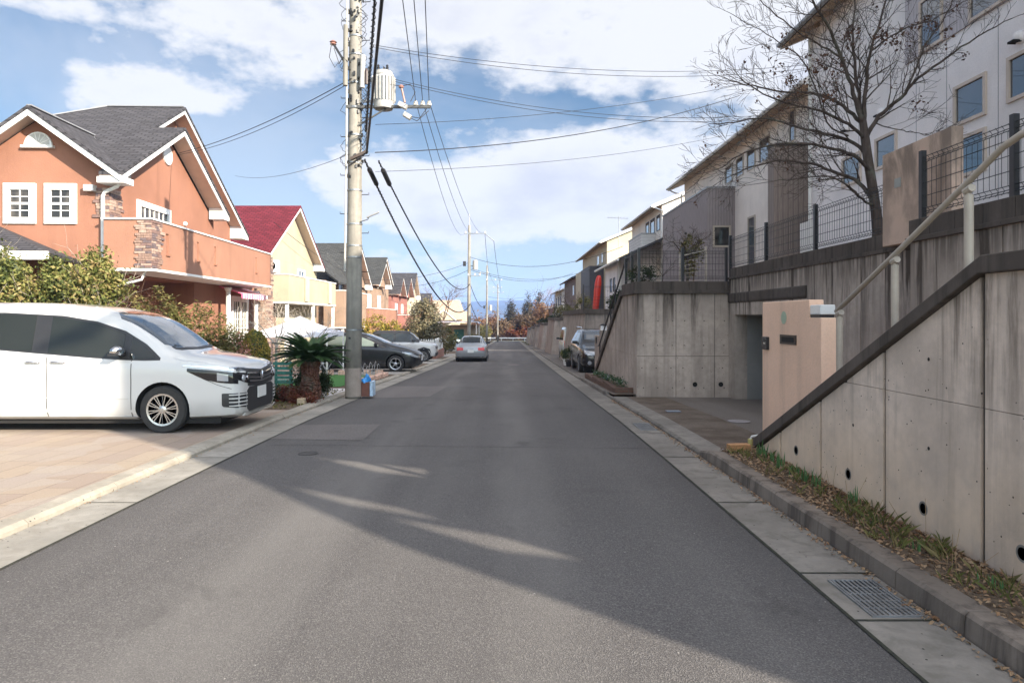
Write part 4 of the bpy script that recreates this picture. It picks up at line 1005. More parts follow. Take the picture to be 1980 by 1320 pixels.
m = MB(); yy = 24.5 + r_; m.prism([(yy - .8, zz - d + .02), (yy, zz - d + .02), (yy, zz - .12), (yy - .8, zz + .8 * k - .15)], 'x', -11.85, -11.29); m.build('eave_box', M_WHITE, mr)
m = MB()
for P0, P1 in (((-14, 24.5, zr + .02), (-14 - r_, 24.5 - r_, zz + .02)), ((-14, 24.5, zr + .02), (-11.3, 24.5, zr + .02)), ((-12.46, 17.92, 7.15), (-12.46, 20.9, 7.15)), ((-12.40, 20.9, 7.12), (-10.3, 18.05, 5.50))): m.bar(P0, P1, .13, .035)
m.build('ridge_cap', plain('ridge', (.2, .2, .21), .7), mr)
r1 = gable_x(A, -10.1, -10.66, 21.7, 3.8, 5.33, 7.53, M_SHG)
m = MB(); slope_plane(m, [(-10.66, 18.35, 5.69), (-10.66, 21.7, 7.63), (-16, 21.7, 7.63), (-16, 20.9, 7.17), (-12.46, 20.9, 7.17)]); slope_plane(m, [(-10.66, 21.7, 7.63), (-10.66, 25.5, 5.43), (-12.2, 25.5, 5.43), (-16, 21.7, 7.63)]); m.build('roof_slope', M_SHG, r1)
m = MB(); m.lathe([(.30, 0), (.30, .05), (.001, .05)], (-10.655, 21.75, 6.75), 20, 'x'); v_ = m.build('gable_vent', M_WHITE, A)
m = MB(); m.box(-10.62, -10.60, 21.5, 22.0, 6.7, 6.76); m.build('sill', M_WHITE, v_)
# corner return of the eave
m = MB(); m.box(-10.72, -10.02, 17.92, 18.42, 5.14, 5.30); m.build('eave_return', M_WHITE, A)
# sash windows
for xc in (-12.99, -11.92):
    w_ = window(A, 'y-', 18.4, xc - .25, xc + .25, 4.28, 5.02, M_WHITE, M_GLASSC, .17, .06, (2, 4, 1), name='sash_window')
# half round louvred vent
m = MB(); pts = [(-12.5 + .37 * cos(a), 6.19 + .37 * sin(a)) for a in [pi * i / 14 for i in range(15)]]; m.prism(pts, 'y', 18.34, 18.41); v_ = m.build('gable_vent', M_WHITE, A)
m = MB(); m.box(-12.92, -12.08, 18.28, 18.40, 6.13, 6.20)
for i in range(1, 7): a = pi * i / 7; m.bar((-12.5 + .1 * cos(a), 18.335, 6.22 + .1 * sin(a)), (-12.5 + .35 * cos(a), 18.335, 6.22 + .33 * sin(a)), .018)
m.build('fan_bars', M_WHITE2, v_)
m = MB(); pts = [(-12.5 + .31 * cos(a), 6.22 + .31 * sin(a)) for a in [pi * i / 14 for i in range(15)]]; m.prism(pts, 'y', 18.336, 18.345); m.build('louvre', plain('louvre', (.50, .48, .44), .7), v_)
# vent box, downpipe
m = MB(); m.box(-11.24, -10.98, 18.22, 18.4, 4.98, 5.14); m.build('extractor_vent', M_WHITE, A)
m = MB(); m.tube([(-10.2, 18.1, 5.2), (-10.35, 18.2, 5.08), (-10.72, 18.3, 4.95), (-10.78, 18.32, 4.85), (-10.78, 18.32, 2.75)], .05, 10); m.build('downpipe', M_WHITE, A)
m = MB(); m.tube([(-10.5, 18.35, 2.42), (-9.75, 18.3, 2.62), (-9.7, 18.4, 2.85)], .035, 8); m.build('downpipe', M_WHITE, A)
quoins(A, -10.645, 18.40, 4.28, 5.08, 0, wx=.30, wy=.5, seed=5)
quoins(A, -10.645, 18.40, 1.0, 2.84, 0, wx=.30, wy=.5, seed=6)
m = MB(); m.box(-10.66, -10.64, 18.62, 18.72, 4.25, 4.95); m.build('corner_trim', M_WHITE, A)
# balcony band with slots
bz0, bz1 = 2.88, 4.20
m = MB(); m.box(-10.65, -9.42, 18.12, 18.24, bz0 + .03, bz1); 
slots = [(18.95, 19.13), (21.0, 21.16), (22.35, 22.5), (26.4, 26.55)]
y = 18.12
for a, b in slots: m.box(-9.52, -9.4, y, a, bz0 + .03, bz1); m.box(-9.52, -9.4, a, b, bz0 + .03, 3.35); m.box(-9.52, -9.4, a, b, 3.93, bz1); y = b
m.box(-9.52, -9.4, y, 28.3, bz0 + .03, bz1); m.box(-10.65, -9.4, 28.18, 28.3, bz0 + .03, bz1 - .002)
bal = m.build('balcony', M_ORANGE2, A)
m = MB(); m.box(-10.7, -9.36, 18.07, 18.26, bz1, bz1 + .045); m.box(-9.54, -9.36, 18.26, 28.34, bz1, bz1 + .045); m.build('coping', M_WHITE, bal)
m = MB(); m.box(-10.65, -9.38, 18.1, 28.32, bz0 - .04, bz0 + .03); m.build('floor', M_WHITE2, bal)
m = MB()
for a, b in slots: m.box(-9.46, -9.45, a, b, 3.35, 3.93); m.box(-9.41, -9.36, a - .03, b + .03, 3.31, 3.35)
m.build('slot', M_ORANGE, bal)
quoins(A, -9.395, 18.115, bz0 + .04, bz1 - .01, 0, wx=.30, wy=.42, seed=9)
quoins(A, -9.395, 28.3, -.6, 4.1, 0, wx=.05, wy=.02, seed=29)
m = MB(); m.box(-10.45, -9.8, 29.4, 29.8, zb, 2.86); m.build('stone_pier', M_STONEW, A)
# upper window behind the balcony
w_ = window(A, 'x+', -10.652, 20.0, 21.75, 4.12, 4.86, M_WHITE, M_GLASSC, .17, .06, (6, 2))
w_ = window(A, 'x+', -11.8, 26.6, 27.9, 4.1, 4.7, M_WHITE, M_GLASSC, .15, .06, (4, 2))
for yy in (23.0,):
    m = MB(); m.lathe([(.07, 0), (.07, .06), (.03, .1), (.001, .1)], (-10.65, yy, 4.75), 12, 'x'); m.build('vent_hood', M_WHITE, A)
# French door with awning and columns
fz = .38
w_ = window(A, 'x+', -10.66, 27.45, 28.95, fz + .08, 2.25, M_WHITE, M_GLASSC, .22, .06, (6, 5), name='french_door')
m = MB(); m.box(-10.6, -10.56, 28.15, 28.25, fz, 2.3); m.box(-10.62, -10.585, 27.5, 28.9, fz, 1.0); m.build('door_stile', M_WHITE, w_)
for yy in (25.6, 28.75):
    m = MB(); m.lathe([(.14, 0), (.14, .08), (.09, .12), (.085, 2.2), (.12, 2.26), (.14, 2.34)], (-10.15, yy, fz), 16); m.build('column', M_WHITE, A)
m = MB(); m.box(-10.65, -9.5, 25.2, 29.9, zb, fz); m.build('porch_step', M_STONEW, A)
m = MB()
for i in range(22):
    m.mi = i % 2; a, b = 25.9 + i * .14, 25.9 + (i + 1) * .14
    m.prism([(-10.6, 2.80), (-9.75, 2.52), (-9.74, 2.36), (-9.76, 2.36), (-9.77, 2.50), (-10.6, 2.77)], 'y', a, b)
    m.prism([(-9.745, 2.365), (-9.765, 2.365), (-9.765, 2.33), (-9.745, 2.33)], 'y', a + .03, b - .03)
m.build('awning', [plain('awning_pink', (.72, .12, .24), .8), plain('awning_white', (.8, .74, .74), .8)], A)
# low entrance roof at the left frame edge
m = MB(); slope_plane(m, [(-10.55, 15.6, 3.10), (-16, 15.6, 3.10), (-16, 18.39, 4.42), (-14.4, 18.39, 4.42)], .1); slope_plane(m, [(-10.55, 15.6, 3.10), (-14.4, 18.39, 4.42), (-11.4, 18.39, 3.12)], .1); pr = m.build('entrance_roof', M_SHG, A)
m = MB(); m.box(-16, -10.5, 15.54, 15.6, 2.92, 3.11); m.bar((-11.6, 15.62, 3.17), (-14.6, 17.9, 4.25), .14, .06); m.build('fascia', M_WHITE, pr)
m = MB(); m.box(-11.5, -11.32, 15.75, 15.93, -.2, 2.95); m.build('porch_post', M_WHITE, A)

# ---- generic street-gable house
def gable_house(name, label, y0, y1, gables, zg, wall_m, roof_m, bal, bal_m, X=-11.8, hip=None, low=None, bx=-10.5, btop=2.95, bbot=1.6, slots=(), win=(), stone=True):
    sh = sx((y0 + y1) / 2); h = thing(name, label, 'house', (X + sh, y0, zg)); o = sh
    m = MB(); ze0 = min(g[2] for g in gables); m.box(X - 6 + o, X + o, y0, y1, zg - .5, ze0 - .003)
    for yc, half, ze, zr, xf in gables: m.prism([(yc - half + .35, ze), (yc, zr - .12), (yc + half - .35, ze)], 'x', X - 5 + o, xf - .5 + o)
    m.build('wall', wall_m, h)
    for yc, half, ze, zr, xf in gables:
        gable_x(h, xf + o, X - 7 + o, yc, half, ze, zr, roof_m, box=half > 3)
    if bal:
        a, b = bal; m = MB(); m.box(bx - .12 + o, bx + o, a, b, zg + bbot, zg + btop); m.box(X + o, bx - .12 + o, a, a + .12, zg + bbot, zg + btop); m.box(X + o, bx - .12 + o, b - .12, b, zg + bbot, zg + btop)
        q = m.build('balcony', bal_m, h)
        m = MB(); m.box(X + o, bx + .04 + o, a - .04, a + .14, zg + btop, zg + btop + .05); m.box(bx - .15 + o, bx + .04 + o, a + .14, b + .04, zg + btop, zg + btop + .05); m.build('coping', M_WHITE, q)
        m = MB(); m.box(X + o, bx + .02 + o, a - .02, b + .02, zg + bbot - .08, zg + bbot); m.build('floor', M_WHITE2, q)
        for yy in (a + .1, (a + b) / 2, b - .2): m = MB(); m.box(bx - .2 + o, bx - .05 + o, yy, yy + .12, zg - .5, zg + bbot - .08); m.build('balcony_post', M_WHITE, h)
    for (ya, yb, za, zc) in win: window(h, 'x+', X + o, ya, yb, zg + za, zg + zc, M_WHITE, M_GLASS, .12, .06, (2, 1))
    return h, o
zg = -.75
B, o = gable_house('yellow_house', 'pale yellow house with a red shingle roof and a cream balcony band', 32.3, 41.9, [(36.9, 4.9, 4.55, 7.55, -11.3)], zg, M_YEL, M_SHR, (32.6, 41.6), M_YEL, btop=4.4, bbot=3.12, bx=-10.55, win=[(38.2, 39.3, 4.35, 4.95), (36.0, 37.2, .6, 2.2), (39.5, 40.2, 1.4, 2.0)])
m = MB(); m.box(-11.82 + o, -11.75 + o, 32.25, 34.4, zg, 4.2); m.box(-12.9 + o, -11.75 + o, 32.22, 32.3, zg, 4.2); m.build('stone_facing', M_STONEW, B)
m = MB(); m.box(-11.5 + o, -11.1 + o, 32.4, 33.0, 3.75, 4.35); u_ = m.build('air_conditioner', M_WHITE2, B)
m = MB(); m.lathe([(.2, 0), (.001, .0)], (-11.3 + o, 32.39, 4.05), 16, 'y'); m.build('fan_grille', M_BLACK, u_)
for k_ in range(2):
    m = MB(); yy = 35.2 + k_ * 4.6; m.box(-10.52 + o, -10.44 + o, yy, yy + .5, 2.42, 3.66); m.build('balcony_panel', M_CREAM, B)
C_, o = gable_house('tan_house', 'brownish house with a grey hipped roof and tan balcony, mostly behind the utility pole', 43.6, 54.6, [(51.3, 4.6, 4.0, 7.1, -11.2)], -1.1, M_TAN, M_SHG2, (43.2, 50.0), M_TAN, btop=4.4, bbot=2.1, win=[(45, 46, 3.9, 5.0), (47, 48, 3.9, 5)])
m = MB(); slope_plane(m, [(-12.6, 44.4, 5.3), (-12.4, 47.5, 6.1), (-10.6, 49.2, 3.9), (-10.6, 43.2, 3.9)], .12); m.build('hip_roof', M_SHG2, C_)
D_, o = gable_house('tan_house', 'tan house with two grey gables and a long peach balcony beyond the utility pole', 55.5, 66.5, [(60.0, 3.1, 4.35, 6.4, -10.9), (64.5, 4.6, 4.3, 7.2, -11.6)], -1.45, M_TAN, M_SHG2, (50.6, 63.8), M_ORANGE2, btop=3.75, bbot=1.75, win=[(56.5, 57.6, 3.9, 4.9), (61, 62, 3.9, 4.9)])
E_, o = gable_house('salmon_house', 'salmon coloured house with small grey gables beyond the tan one', 67.5, 78.5, [(69.6, 2.4, 3.9, 5.7, -10.9), (75.2, 2.9, 3.9, 6.0, -10.9)], -1.75, M_SALM, M_SHG, (67.6, 78.2), M_SALM, btop=3.6, bbot=.4, win=[(70, 71, 3.9, 4.7), (74, 75, 3.9, 4.7)])
F_, o = gable_house('peach_house', 'peach house with a pale gable further down the left row', 79.5, 89, [(82.4, 3.6, 4.0, 6.9, -11.3)], -2.0, M_CREAM, M_SHG, (80, 88.5), M_SALM, btop=3.4, bbot=2, win=[(83, 84, 3.6, 4.4)])
G_, o = gable_house('grey_roofed_house', 'small house with a grey gable half hidden by the leafy tree', 90, 101, [(95, 4.4, 2.6, 4.9, -11.0)], -2.3, M_SALM, M_SHG, None, None, win=[(93, 95, 2.5, 3.6)])
# far cream house with tan tiles
T_ = thing('cream_tiled_house', 'cream house with a steep tan tile roof at the far end of the left row', 'house', (-9, 112, -3))
m = MB(); m.box(-17, -7.6, 110, 126, -4, 1.6); m.box(-7.6, -6.3, 114, 124, -4, .9); m.build('wall', M_CREAM, T_)
m = MB(); slope_plane(m, [(-7.2, 109.4, 1.4), (-7.9, 117, 4.6), (-17, 117, 4.6), (-17.5, 109.4, 1.4)], .15); slope_plane(m, [(-7.2, 109.4, 1.4), (-7.2, 126, 1.4), (-7.9, 117, 4.6)], .15)
slope_plane(m, [(-5.9, 113.4, .8), (-6.6, 118, 2.7), (-9, 118, 2.7), (-9, 113.4, .8)], .15); m.build('roof', M_SHT, T_)
m = MB(); m.prism([(-11.8, 1.2), (-9.9, 2.7), (-8.0, 1.2)], 'y', 108.6, 110); m.build('dormer_gable', M_CREAM, T_)
m = MB(); m.bar((-11.9, 108.5, 1.2), (-9.9, 108.5, 2.85), .1, .15); m.bar((-9.9, 108.5, 2.85), (-7.9, 108.5, 1.2), .1, .15); m.build('barge_board', M_WHITE, T_)
window(T_, 'y-', 110, -9.7, -8.9, -.9, .4, M_WHITE, M_GLASS, .1, .05); window(T_, 'y-', 114, -7.2, -6.8, -.9, .2, M_WHITE, M_GLASS, .1, .05)
# carport and green shed
cpn = thing('carport', 'low carport with a flat translucent roof left of the second pole', 'carport', (-7, 86, -2.1))
m = MB(); m.prism([(-8.6, 1.0), (-3.5, 1.0), (-3.35, .85), (-3.5, 1.08), (-8.6, 1.12)], 'y', 84, 94); m.build('roof', plain('poly_roof', (.33, .31, .35), .3, .2, 2), cpn)
m = MB()
for x in (-8.4, -3.7):
    for y in (84.5, 93.5): m.box(x, x + .12, y, y + .12, -2.6, 1.0)
m.build('post', M_WHITE2, cpn)
m = MB(); m.box(-8.5, -3.6, 94, 94.1, -2.4, .6); m.build('panel_wall', M_CREAM, cpn)
sd_ = thing('garden_shed', 'small shed with a green door under the carport', 'shed', (-6, 88, -2.1))
m = MB(); m.box(-6.9, -5.0, 88, 90, -2.3, .4); m.build('body', M_CREAM, sd_); m = MB(); m.box(-6.7, -5.4, 87.95, 88, -2.2, .1); m.build('door', M_WOODG, sd_)
# ------------------------------------------------------------------ utility poles, equipment, cables
M_POLE = m_concrete('pole_concrete', (.27, .25, .215), (.13, .12, .10), .55, pores=False)
M_PORC = plain('porcelain', (.62, .58, .52), .3, .1, 20)
M_TRAF = plain('transformer_paint', (.36, .35, .33), .45, .12, 10)
def pole(x, y, top, r0, r1, label):
    z0 = gz(y); p = thing('utility_pole', label, 'utility pole', (x, y, z0), group='concrete utility poles along the left kerb')
    m = MB(); m.tube([(x, y, z0 - .1), (x + .02, y, z0 + 2.0), (x + .04, y, z0 + 6), (x + .06, y, top)], [r0, r0 * .98, lerp(r0, r1, .6), r1], 28); m.build('shaft', M_POLE, p, smooth=True)
    return p
P1 = pole(-3.33, 14.9, 9.4, .172, .125, 'tall concrete utility pole with a ribbed transformer, nearest on the left')
px1, py1 = -3.27, 14.9
def tie(x, y, z, r, p, mat=M_GALV, h=.03, nm='band'):
    m = MB(); m.lathe([(r, 0), (r + .006, 0), (r + .006, h), (r, h)], (x, y, z), 24); return m.build(nm, mat, p)
for z, r in ((1.32, .171), (2.9, .167), (3.15, .166), (3.62, .165), (4.35, .160), (4.95, .158), (5.55, .155), (6.15, .152), (6.68, .149), (7.3, .146), (7.7, .142)): tie(-3.33 + .008 * z, 14.9, z, r, P1)
tie(-3.33, 14.9, gz(14.9) + .05, .172, P1, M_CONCF, .62, 'grout_collar')
m = MB(); m.lathe([(.016, .0), (.016, -.003)], (-3.36, 14.9 - .172, 1.16), 12, 'y'); m.obox((-3.37, 14.9 - .172, 1.16), (.045, .012, .045), 0); m.build('bolt_hole', M_BLACK, P1)
# step bolts both sides
for i in range(16):
    m = MB(); z = 2.6 + i * .42; s = -1 if i % 2 else 1; xx = -3.33 + .008 * z
    m.tube([(xx + s * .13, 14.9, z), (xx + s * .31, 14.88, z), (xx + s * .31, 14.88, z + .04)], .009, 6); m.build('step_bolt', M_BLACK, P1)
m = MB(); m.tube([(-3.49, 14.8, 2.6), (-3.45, 14.78, 5.4), (-3.43, 14.77, 8.6)], .022, 8); m.build('cable_conduit', plain('conduit_grey', (.42, .40, .36), .5), P1)
m = MB(); m.tube([(-3.46, 14.72, 6.6), (-3.45, 14.72, 7.9)], .05, 10); m.build('upper_conduit', M_POLE, P1)
m = MB(); m.tube([(-3.10, 14.72, 6.55), (-3.08, 14.72, 7.25)], .055, 12); m.build('fuse_tube', M_TRAF, P1)
# transformer
tr = thing('transformer', 'light grey ribbed pole transformer hanging on the near utility pole', 'transformer', (-2.70, 14.9, 6.0))
m = MB(); cx, cy = -2.66, 14.85
m.lathe([(.001, 6.13), (.20, 6.13), (.215, 6.18), (.215, 6.86), (.19, 6.93), (.10, 6.97), (.001, 6.98)], (cx, cy, 0), 28); bd = m.build('tank', M_TRAF, tr, smooth='auto')
m = MB()
for i in range(22):
    a = 2 * pi * i / 22; m.obox((cx + .235 * cos(a), cy + .235 * sin(a), 6.55), (.055, .012, .52), a)
m.build('cooling_fins', M_TRAF, tr)
m = MB(); m.lathe([(.225, 0), (.225, .03), (.21, .03)], (cx, cy, 6.84), 28); m.build('lid_rim', M_TRAF, tr)
for dx, dy in ((-.10, -.06), (.09, -.05), (0, .09)):
    m = MB(); m.lathe([(.035, 0), (.035, .04), (.022, .05), (.034, .07), (.02, .09), (.03, .11), (.012, .14), (.001, .14)], (cx + dx, cy + dy, 6.94), 12); m.build('bushing', M_BLACK, tr)
m = MB(); m.bar((-3.18, 14.85, 6.30), (-2.85, 14.85, 6.30), .05); m.bar((-3.18, 14.85, 6.75), (-2.85, 14.85, 6.75), .05); m.build('bracket', M_GALV, tr)
m = MB(); m.lathe([(.035, 0), (.035, .28), (.02, .34), (.001, .34)], (-3.0, 14.7, 6.62), 10); m.build('arrester', plain('dark_brown', (.05, .03, .025), .4), tr)
# crossarm with insulators
ca = thing('crossarm', 'steel crossarm with insulators and a switch box under the transformer', 'crossarm', (-3.1, 14.9, 6.1))
m = MB(); m.bar((-3.45, 14.78, 6.16), (-1.63, 14.78, 6.16), .06, .06); m.bar((-2.6, 14.78, 6.12), (-3.2, 14.78, 5.75), .03); m.build('arm', plain('arm_dark', (.07, .07, .068), .6), ca)
ins = [(.05, 0), (.055, .03), (.03, .04), (.05, .06), (.025, .075), (.04, .09), (.001, .10)]
for x in (-1.95, -1.80, -1.66):
    m = MB(); m.lathe(ins, (x, 14.78, 6.19), 14); m.build('insulator', M_PORC, ca)
m = MB(); m.obox((-2.22, 14.70, 6.16), (.20, .14, .10), Matrix.Rotation(radians(25), 3, 'Y')); sb = m.build('switch_box', M_TRAF, ca, bevel=.01)
m = MB(); m.obox((-2.12, 14.70, 5.94), (.18, .12, .10), Matrix.Rotation(radians(30), 3, 'Y')); m.build('switch_box', M_TRAF, ca, bevel=.01)
m = MB(); m.tube([(-2.18, 14.75, 6.24), (-2.25, 14.75, 6.55)], .022, 8); m.lathe([(.05, 0), (.06, .03), (.03, .06), (.001, .07)], (-2.26, 14.75, 6.56), 12); m.build('post_insulator', plain('rust_ins', (.28, .14, .11), .4), ca)
m = MB(); m.tube([(-2.26, 14.75, 6.6), (-2.05, 14.7, 6.62), (-1.95, 14.7, 6.45), (-2.05, 14.7, 6.25)], .008, 6); m.tube([(-2.1, 14.66, 5.92), (-1.85, 14.66, 5.88), (-1.70, 14.7, 6.1)], .008, 6); m.tube([(-2.66, 14.8, 7.05), (-2.5, 14.72, 6.62), (-2.28, 14.74, 6.6)], .008, 6); m.tube([(-2.08, 14.66, 5.9), (-1.9, 14.6, 5.8), (-1.66, 14.7, 6.05)], .008, 6); m.build('jumper_wires', M_WIRE, ca)
# left bracket with cut-out
lb = thing('pole_bracket', 'dark bracket with a rusty insulator sticking out left of the near pole', 'bracket', (-3.4, 14.8, 7))
m = MB(); m.bar((-3.38, 14.76, 6.95), (-3.72, 14.76, 7.5), .05); m.build('arm', M_BLACK, lb)
m = MB(); m.lathe([(.03, 0), (.07, .02), (.05, .05), (.08, .07), (.04, .10), (.001, .12)], (-3.73, 14.76, 7.48), 12); m.build('insulator', plain('rust_ins', (.28, .14, .11), .4), lb)
m = MB(); m.tube([(-3.75, 14.7, 7.5), (-3.8, 14.7, 7.2), (-3.68, 14.7, 6.98), (-3.6, 14.7, 7.1), (-3.7, 14.7, 7.4)], .008, 6); m.tube([(-3.6, 14.7, 7.05), (-3.5, 14.68, 7.2), (-3.4, 14.68, 7.1)], .01, 6); m.build('loop_wire', M_WIRE, lb)
# clutter of clamps and hanging loops
m = MB(); rnd = random.Random(8)
for i in range(60):
    z = rnd.uniform(4.6, 8.9); a = rnd.uniform(-pi, 0); r = .16; cx_, cy_ = -3.33 + .008 * z + r * cos(a), 14.9 + r * sin(a)
    m = MB(); m.obox((cx_, cy_, z), (rnd.uniform(.02, .07), .04, rnd.uniform(.03, .10)), a); m.build('clamp', M_BLACK, P1)
for i in range(34):
    z = rnd.uniform(4.9, 8.8); s = rnd.choice([-1, 1, 1]); x0 = -3.29 + s * .15; pts = []
    for k_ in range(7): t_ = k_ / 6; pts.append((x0 + s * .14 * sin(pi * t_) * rnd.uniform(.6, 1.2), 14.74, z + .28 * (t_ - .5)))
    m = MB(); m.tube(pts, .006, 5); m.build('wire_loop', M_BLACK, P1)
m = MB(); m.bar((-3.35, 14.72, 5.02), (-2.98, 14.7, 5.18), .06); m.bar((-3.4, 14.7, 4.85), (-3.05, 14.7, 5.12), .025); m.build('strain_bracket', plain('dark_rust', (.07, .05, .04), .6), P1)
# street lamp on the pole
sl = thing('street_lamp', 'small tube street lamp on a short arm right of the near pole', 'street lamp', (-3.1, 14.9, 3.6))
m = MB(); m.tube([(-3.15, 14.8, 3.68), (-2.98, 14.75, 3.72), (-2.95, 14.72, 3.78)], .012, 8); m.build('arm', M_GALV, sl)
m = MB(); m.bar((-3.0, 14.72, 3.76), (-2.73, 14.70, 3.87), .05, .035); m.build('lamp_head', M_GREY, sl, bevel=.005)

# other poles
P2 = pole(-3.10, 57, 9.3, .17, .11, 'second utility pole down the left side, with a crossarm and small transformer')
P3 = pole(-2.72, 97, 9.0, .17, .11, 'third utility pole with two crossarms, in front of the autumn trees')
P4 = pole(-1.65, 137, 8.3, .17, .11, 'farthest utility pole, standing by the white guard rail')
def gear(p, x, y, arms, tz=None, top=9.3):
    for (z, xa, xb) in arms:
        m = MB(); m.bar((x + xa, y - .1, z), (x + xb, y - .1, z), .08); m.build('crossarm', M_GALV, p)
        for k_ in range(3):
            xx = lerp(x + xa + .08, x + xb - .08, (k_ / 2) ** .8); m = MB(); m.lathe([(.06, 0), (.06, .12), (.001, .16)], (xx, y - .1, z + .04), 8); m.build('insulator', M_PORC, p)
    if tz:
        m = MB(); m.lathe([(.001, 0), (.22, 0), (.22, .75), (.001, .85)], (x + .55, y, tz), 14); m.build('transformer_tank', M_TRAF, p, smooth='auto')
        m = MB(); m.bar((x, y, tz + .3), (x + .45, y, tz + .3), .06); m.obox((x - .35, y, tz + .5), (.25, .2, .4), 0); m.build('bracket', M_BLACK, p)
    m = MB(); m.tube([(x + .06, y, top - .1), (x + .06, y, top + .9)], .03, 6); m.build('lightning_rod', M_GALV, p)
gear(P2, -3.10, 57, [(8.6, -.35, 1.45), (5.1, -.1, 1.0)], 5.6)
gear(P3, -2.72, 97, [(7.9, -2.4, .3), (6.9, -.1, 2.2)], 2.6, 9.0)
gear(P4, -1.65, 137, [(7.6, -.9, .9), (6.6, -.9, 1.2)], None, 8.3)
m = MB(); m.tube([(-1.75, 56.9, 8.6), (-1.0, 57, 8.0)], .04, 6); m.build('stay_arm', M_GALV, P2)
P0 = pole(3.4, -14, 9.4, .17, .12, 'utility pole standing behind the viewpoint on the right')

# cables
def wire(label, a, b, sag, r=.006, n=20, name='overhead_wire', group='overhead wires between the utility poles', extra=0, mat=None):
    a = Vector(a); b = Vector(b); m = MB()
    def pt(t_): p = a.lerp(b, t_); p.z -= 4 * sag * t_ * (1 - t_); return p
    m.tube([pt(i / n) for i in range(n + 1)], r, 6)
    if extra:
        k_ = int((b - a).length / .12); pts = []
        for i in range(k_ * 3):
            t_ = i / (k_ * 3 - 1); p = pt(t_); p = p + Vector((cos(i * 1.3) * extra, 0, sin(i * 1.3) * extra)); pts.append(p)
        m.tube(pts, r * .45, 4)
    o = m.build(name, mat or M_WIRE); prop(o, label, 'cable', group); return o
# overhead conductors from the pole behind the camera to crossarm 1, then to pole 2
for i, (xe, px0) in enumerate(((-1.66, 822), (-1.80, 800), (-1.95, 778))):
    a = Vector((xe, 14.78, 6.28)); q = P(px0, 0, Y=10.0); d = (q - a) / (10 - 14.78) * 1.0
    end = a + Vector(((q.x - a.x) / (14.78 - 10) * 28, -28, .4))
    wire(['outermost thin conductor running up from the crossarm over the street', 'middle thin conductor running up from the crossarm over the street', 'innermost thin conductor running up from the crossarm over the street'][i], a, end, -.05 if 0 else .12, .007)
ends2 = [(-1.75, 56.9, 8.75), (-2.5, 56.9, 8.75), (-3.35, 56.9, 8.75)]
for i, xe in enumerate((-1.66, -1.80, -1.95)):
    wire(['outermost thin conductor from the first crossarm to the second pole', 'middle thin conductor from the first crossarm to the second pole', 'innermost thin conductor from the first crossarm to the second pole'][i], (xe, 14.78, 6.28), ends2[i], 1.0 + .12 * i, .0075)
wire('thick twisted black cable rising steeply from the near pole over the street', (-3.0, 14.72, 5.14), (2.9, -11, 6.3), .25, .022, extra=.0)
wire('second black cable twisted beside the thick one above the near pole', (-3.02, 14.72, 5.6), (2.75, -11, 6.5), .2, .015, extra=.028)
wire('coiled thin cable hanging down from the transformer to the strain bracket', (-2.95, 14.7, 7.0), (-3.0, 14.7, 5.15), .0, .016, extra=.05)
c1 = (-3.02, 14.6, 4.98); c2 = (-2.72, 14.6, 4.95)
wire('thick black spiral-wrapped cable sagging low to the second pole', c1, (-2.95, 56.8, 2.75), 1.75, .018, 30, extra=.028)
wire('thick black cable running straighter down to the second pole', c2, (-2.98, 56.8, 4.4), 1.35, .016, 30, extra=.022)
for (c, d, lb) in ((c1, (-2.96, 15.9, 4.60), 'left black cable closure box under the near pole bracket'), (c2, (-2.66, 15.9, 4.6), 'right black cable closure box under the near pole bracket')):
    m = MB(); a = Vector(c); b = Vector(d); e = a.lerp(b, .9); s_ = a.lerp(b, .25); m.tube([s_, s_.lerp(e, .12), s_.lerp(e, .88), e], [.02, .055, .055, .02], 12); prop(m.build('cable_closure', M_BLACK, smooth=False), lb, 'cable box', 'black cable closures')
wire('thick cable from the second pole to the third pole', (-2.98, 57.2, 4.4), (-2.7, 96.9, 3.6), 1.1, .03)
wire('lower cable from the second pole to the third pole', (-2.95, 57.2, 2.75), (-2.7, 96.9, 1.2), 1.0, .03)
wire('upper conductor from the second pole to the third pole', (-1.75, 57, 8.7), (-2.4, 97, 8.0), .5, .018)
wire('inner conductor from the second pole to the third pole', (-1.0, 57, 8.0), (-.9, 97, 7.0), .5, .018)
wire('upper conductor between the third and the farthest pole', (-2.4, 97, 8.0), (-1.4, 137, 7.65), .5, .02)
wire('inner conductor between the third and the farthest pole', (-.9, 97, 7.0), (-.9, 137, 6.7), .5, .02)
# service drops across the street to the right-hand houses and to the orange house
def drop(pa, pb, Yb, sag, label, ya=14.75, r=.0055):
    a = P(pa[0], pa[1], Y=ya); b = P(pb[0], pb[1], Y=Yb); wire(label, a, b, sag, r, 24, 'service_wire', 'service wires leading to the houses')
drop((715, 86), (1568, 125), 17.0, .35, 'upper service wire from the near pole to the tall pale house')
drop((715, 90), (1568, 132), 17.0, .40, 'lower of the upper pair of service wires to the tall pale house')
drop((764, 154), (1568, 214), 17.3, .45, 'upper wire of the pair leading right from the transformer')
drop((764, 158), (1568, 220), 17.3, .48, 'lower wire of the pair leading right from the transformer')
drop((726, 241), (1568, 133), 19.0, .30, 'thin rising service wire crossing above the street to the pale house')
drop((725, 295), (1430, 185), 21.0, .35, 'dark service wire rising right to the clad house gable', r=.011)
drop((726, 332), (1400, 262), 23.0, .22, 'lowest rising service wire to the clad house')
drop((680, 152), (347, 296), 21.6, .18, 'upper service wire to the orange house gable', r=.009)
drop((680, 158), (347, 299), 21.6, .24, 'lower service wire to the orange house gable', r=.007)
drop((676, 298), (455, 340), 27.0, .25, 'thin wire left from the near pole towards the orange house')
drop((906, 496), (1205, 476), 47.0, 1.1, 'thin sagging wire from the second pole to the right-hand houses', 57, .016)
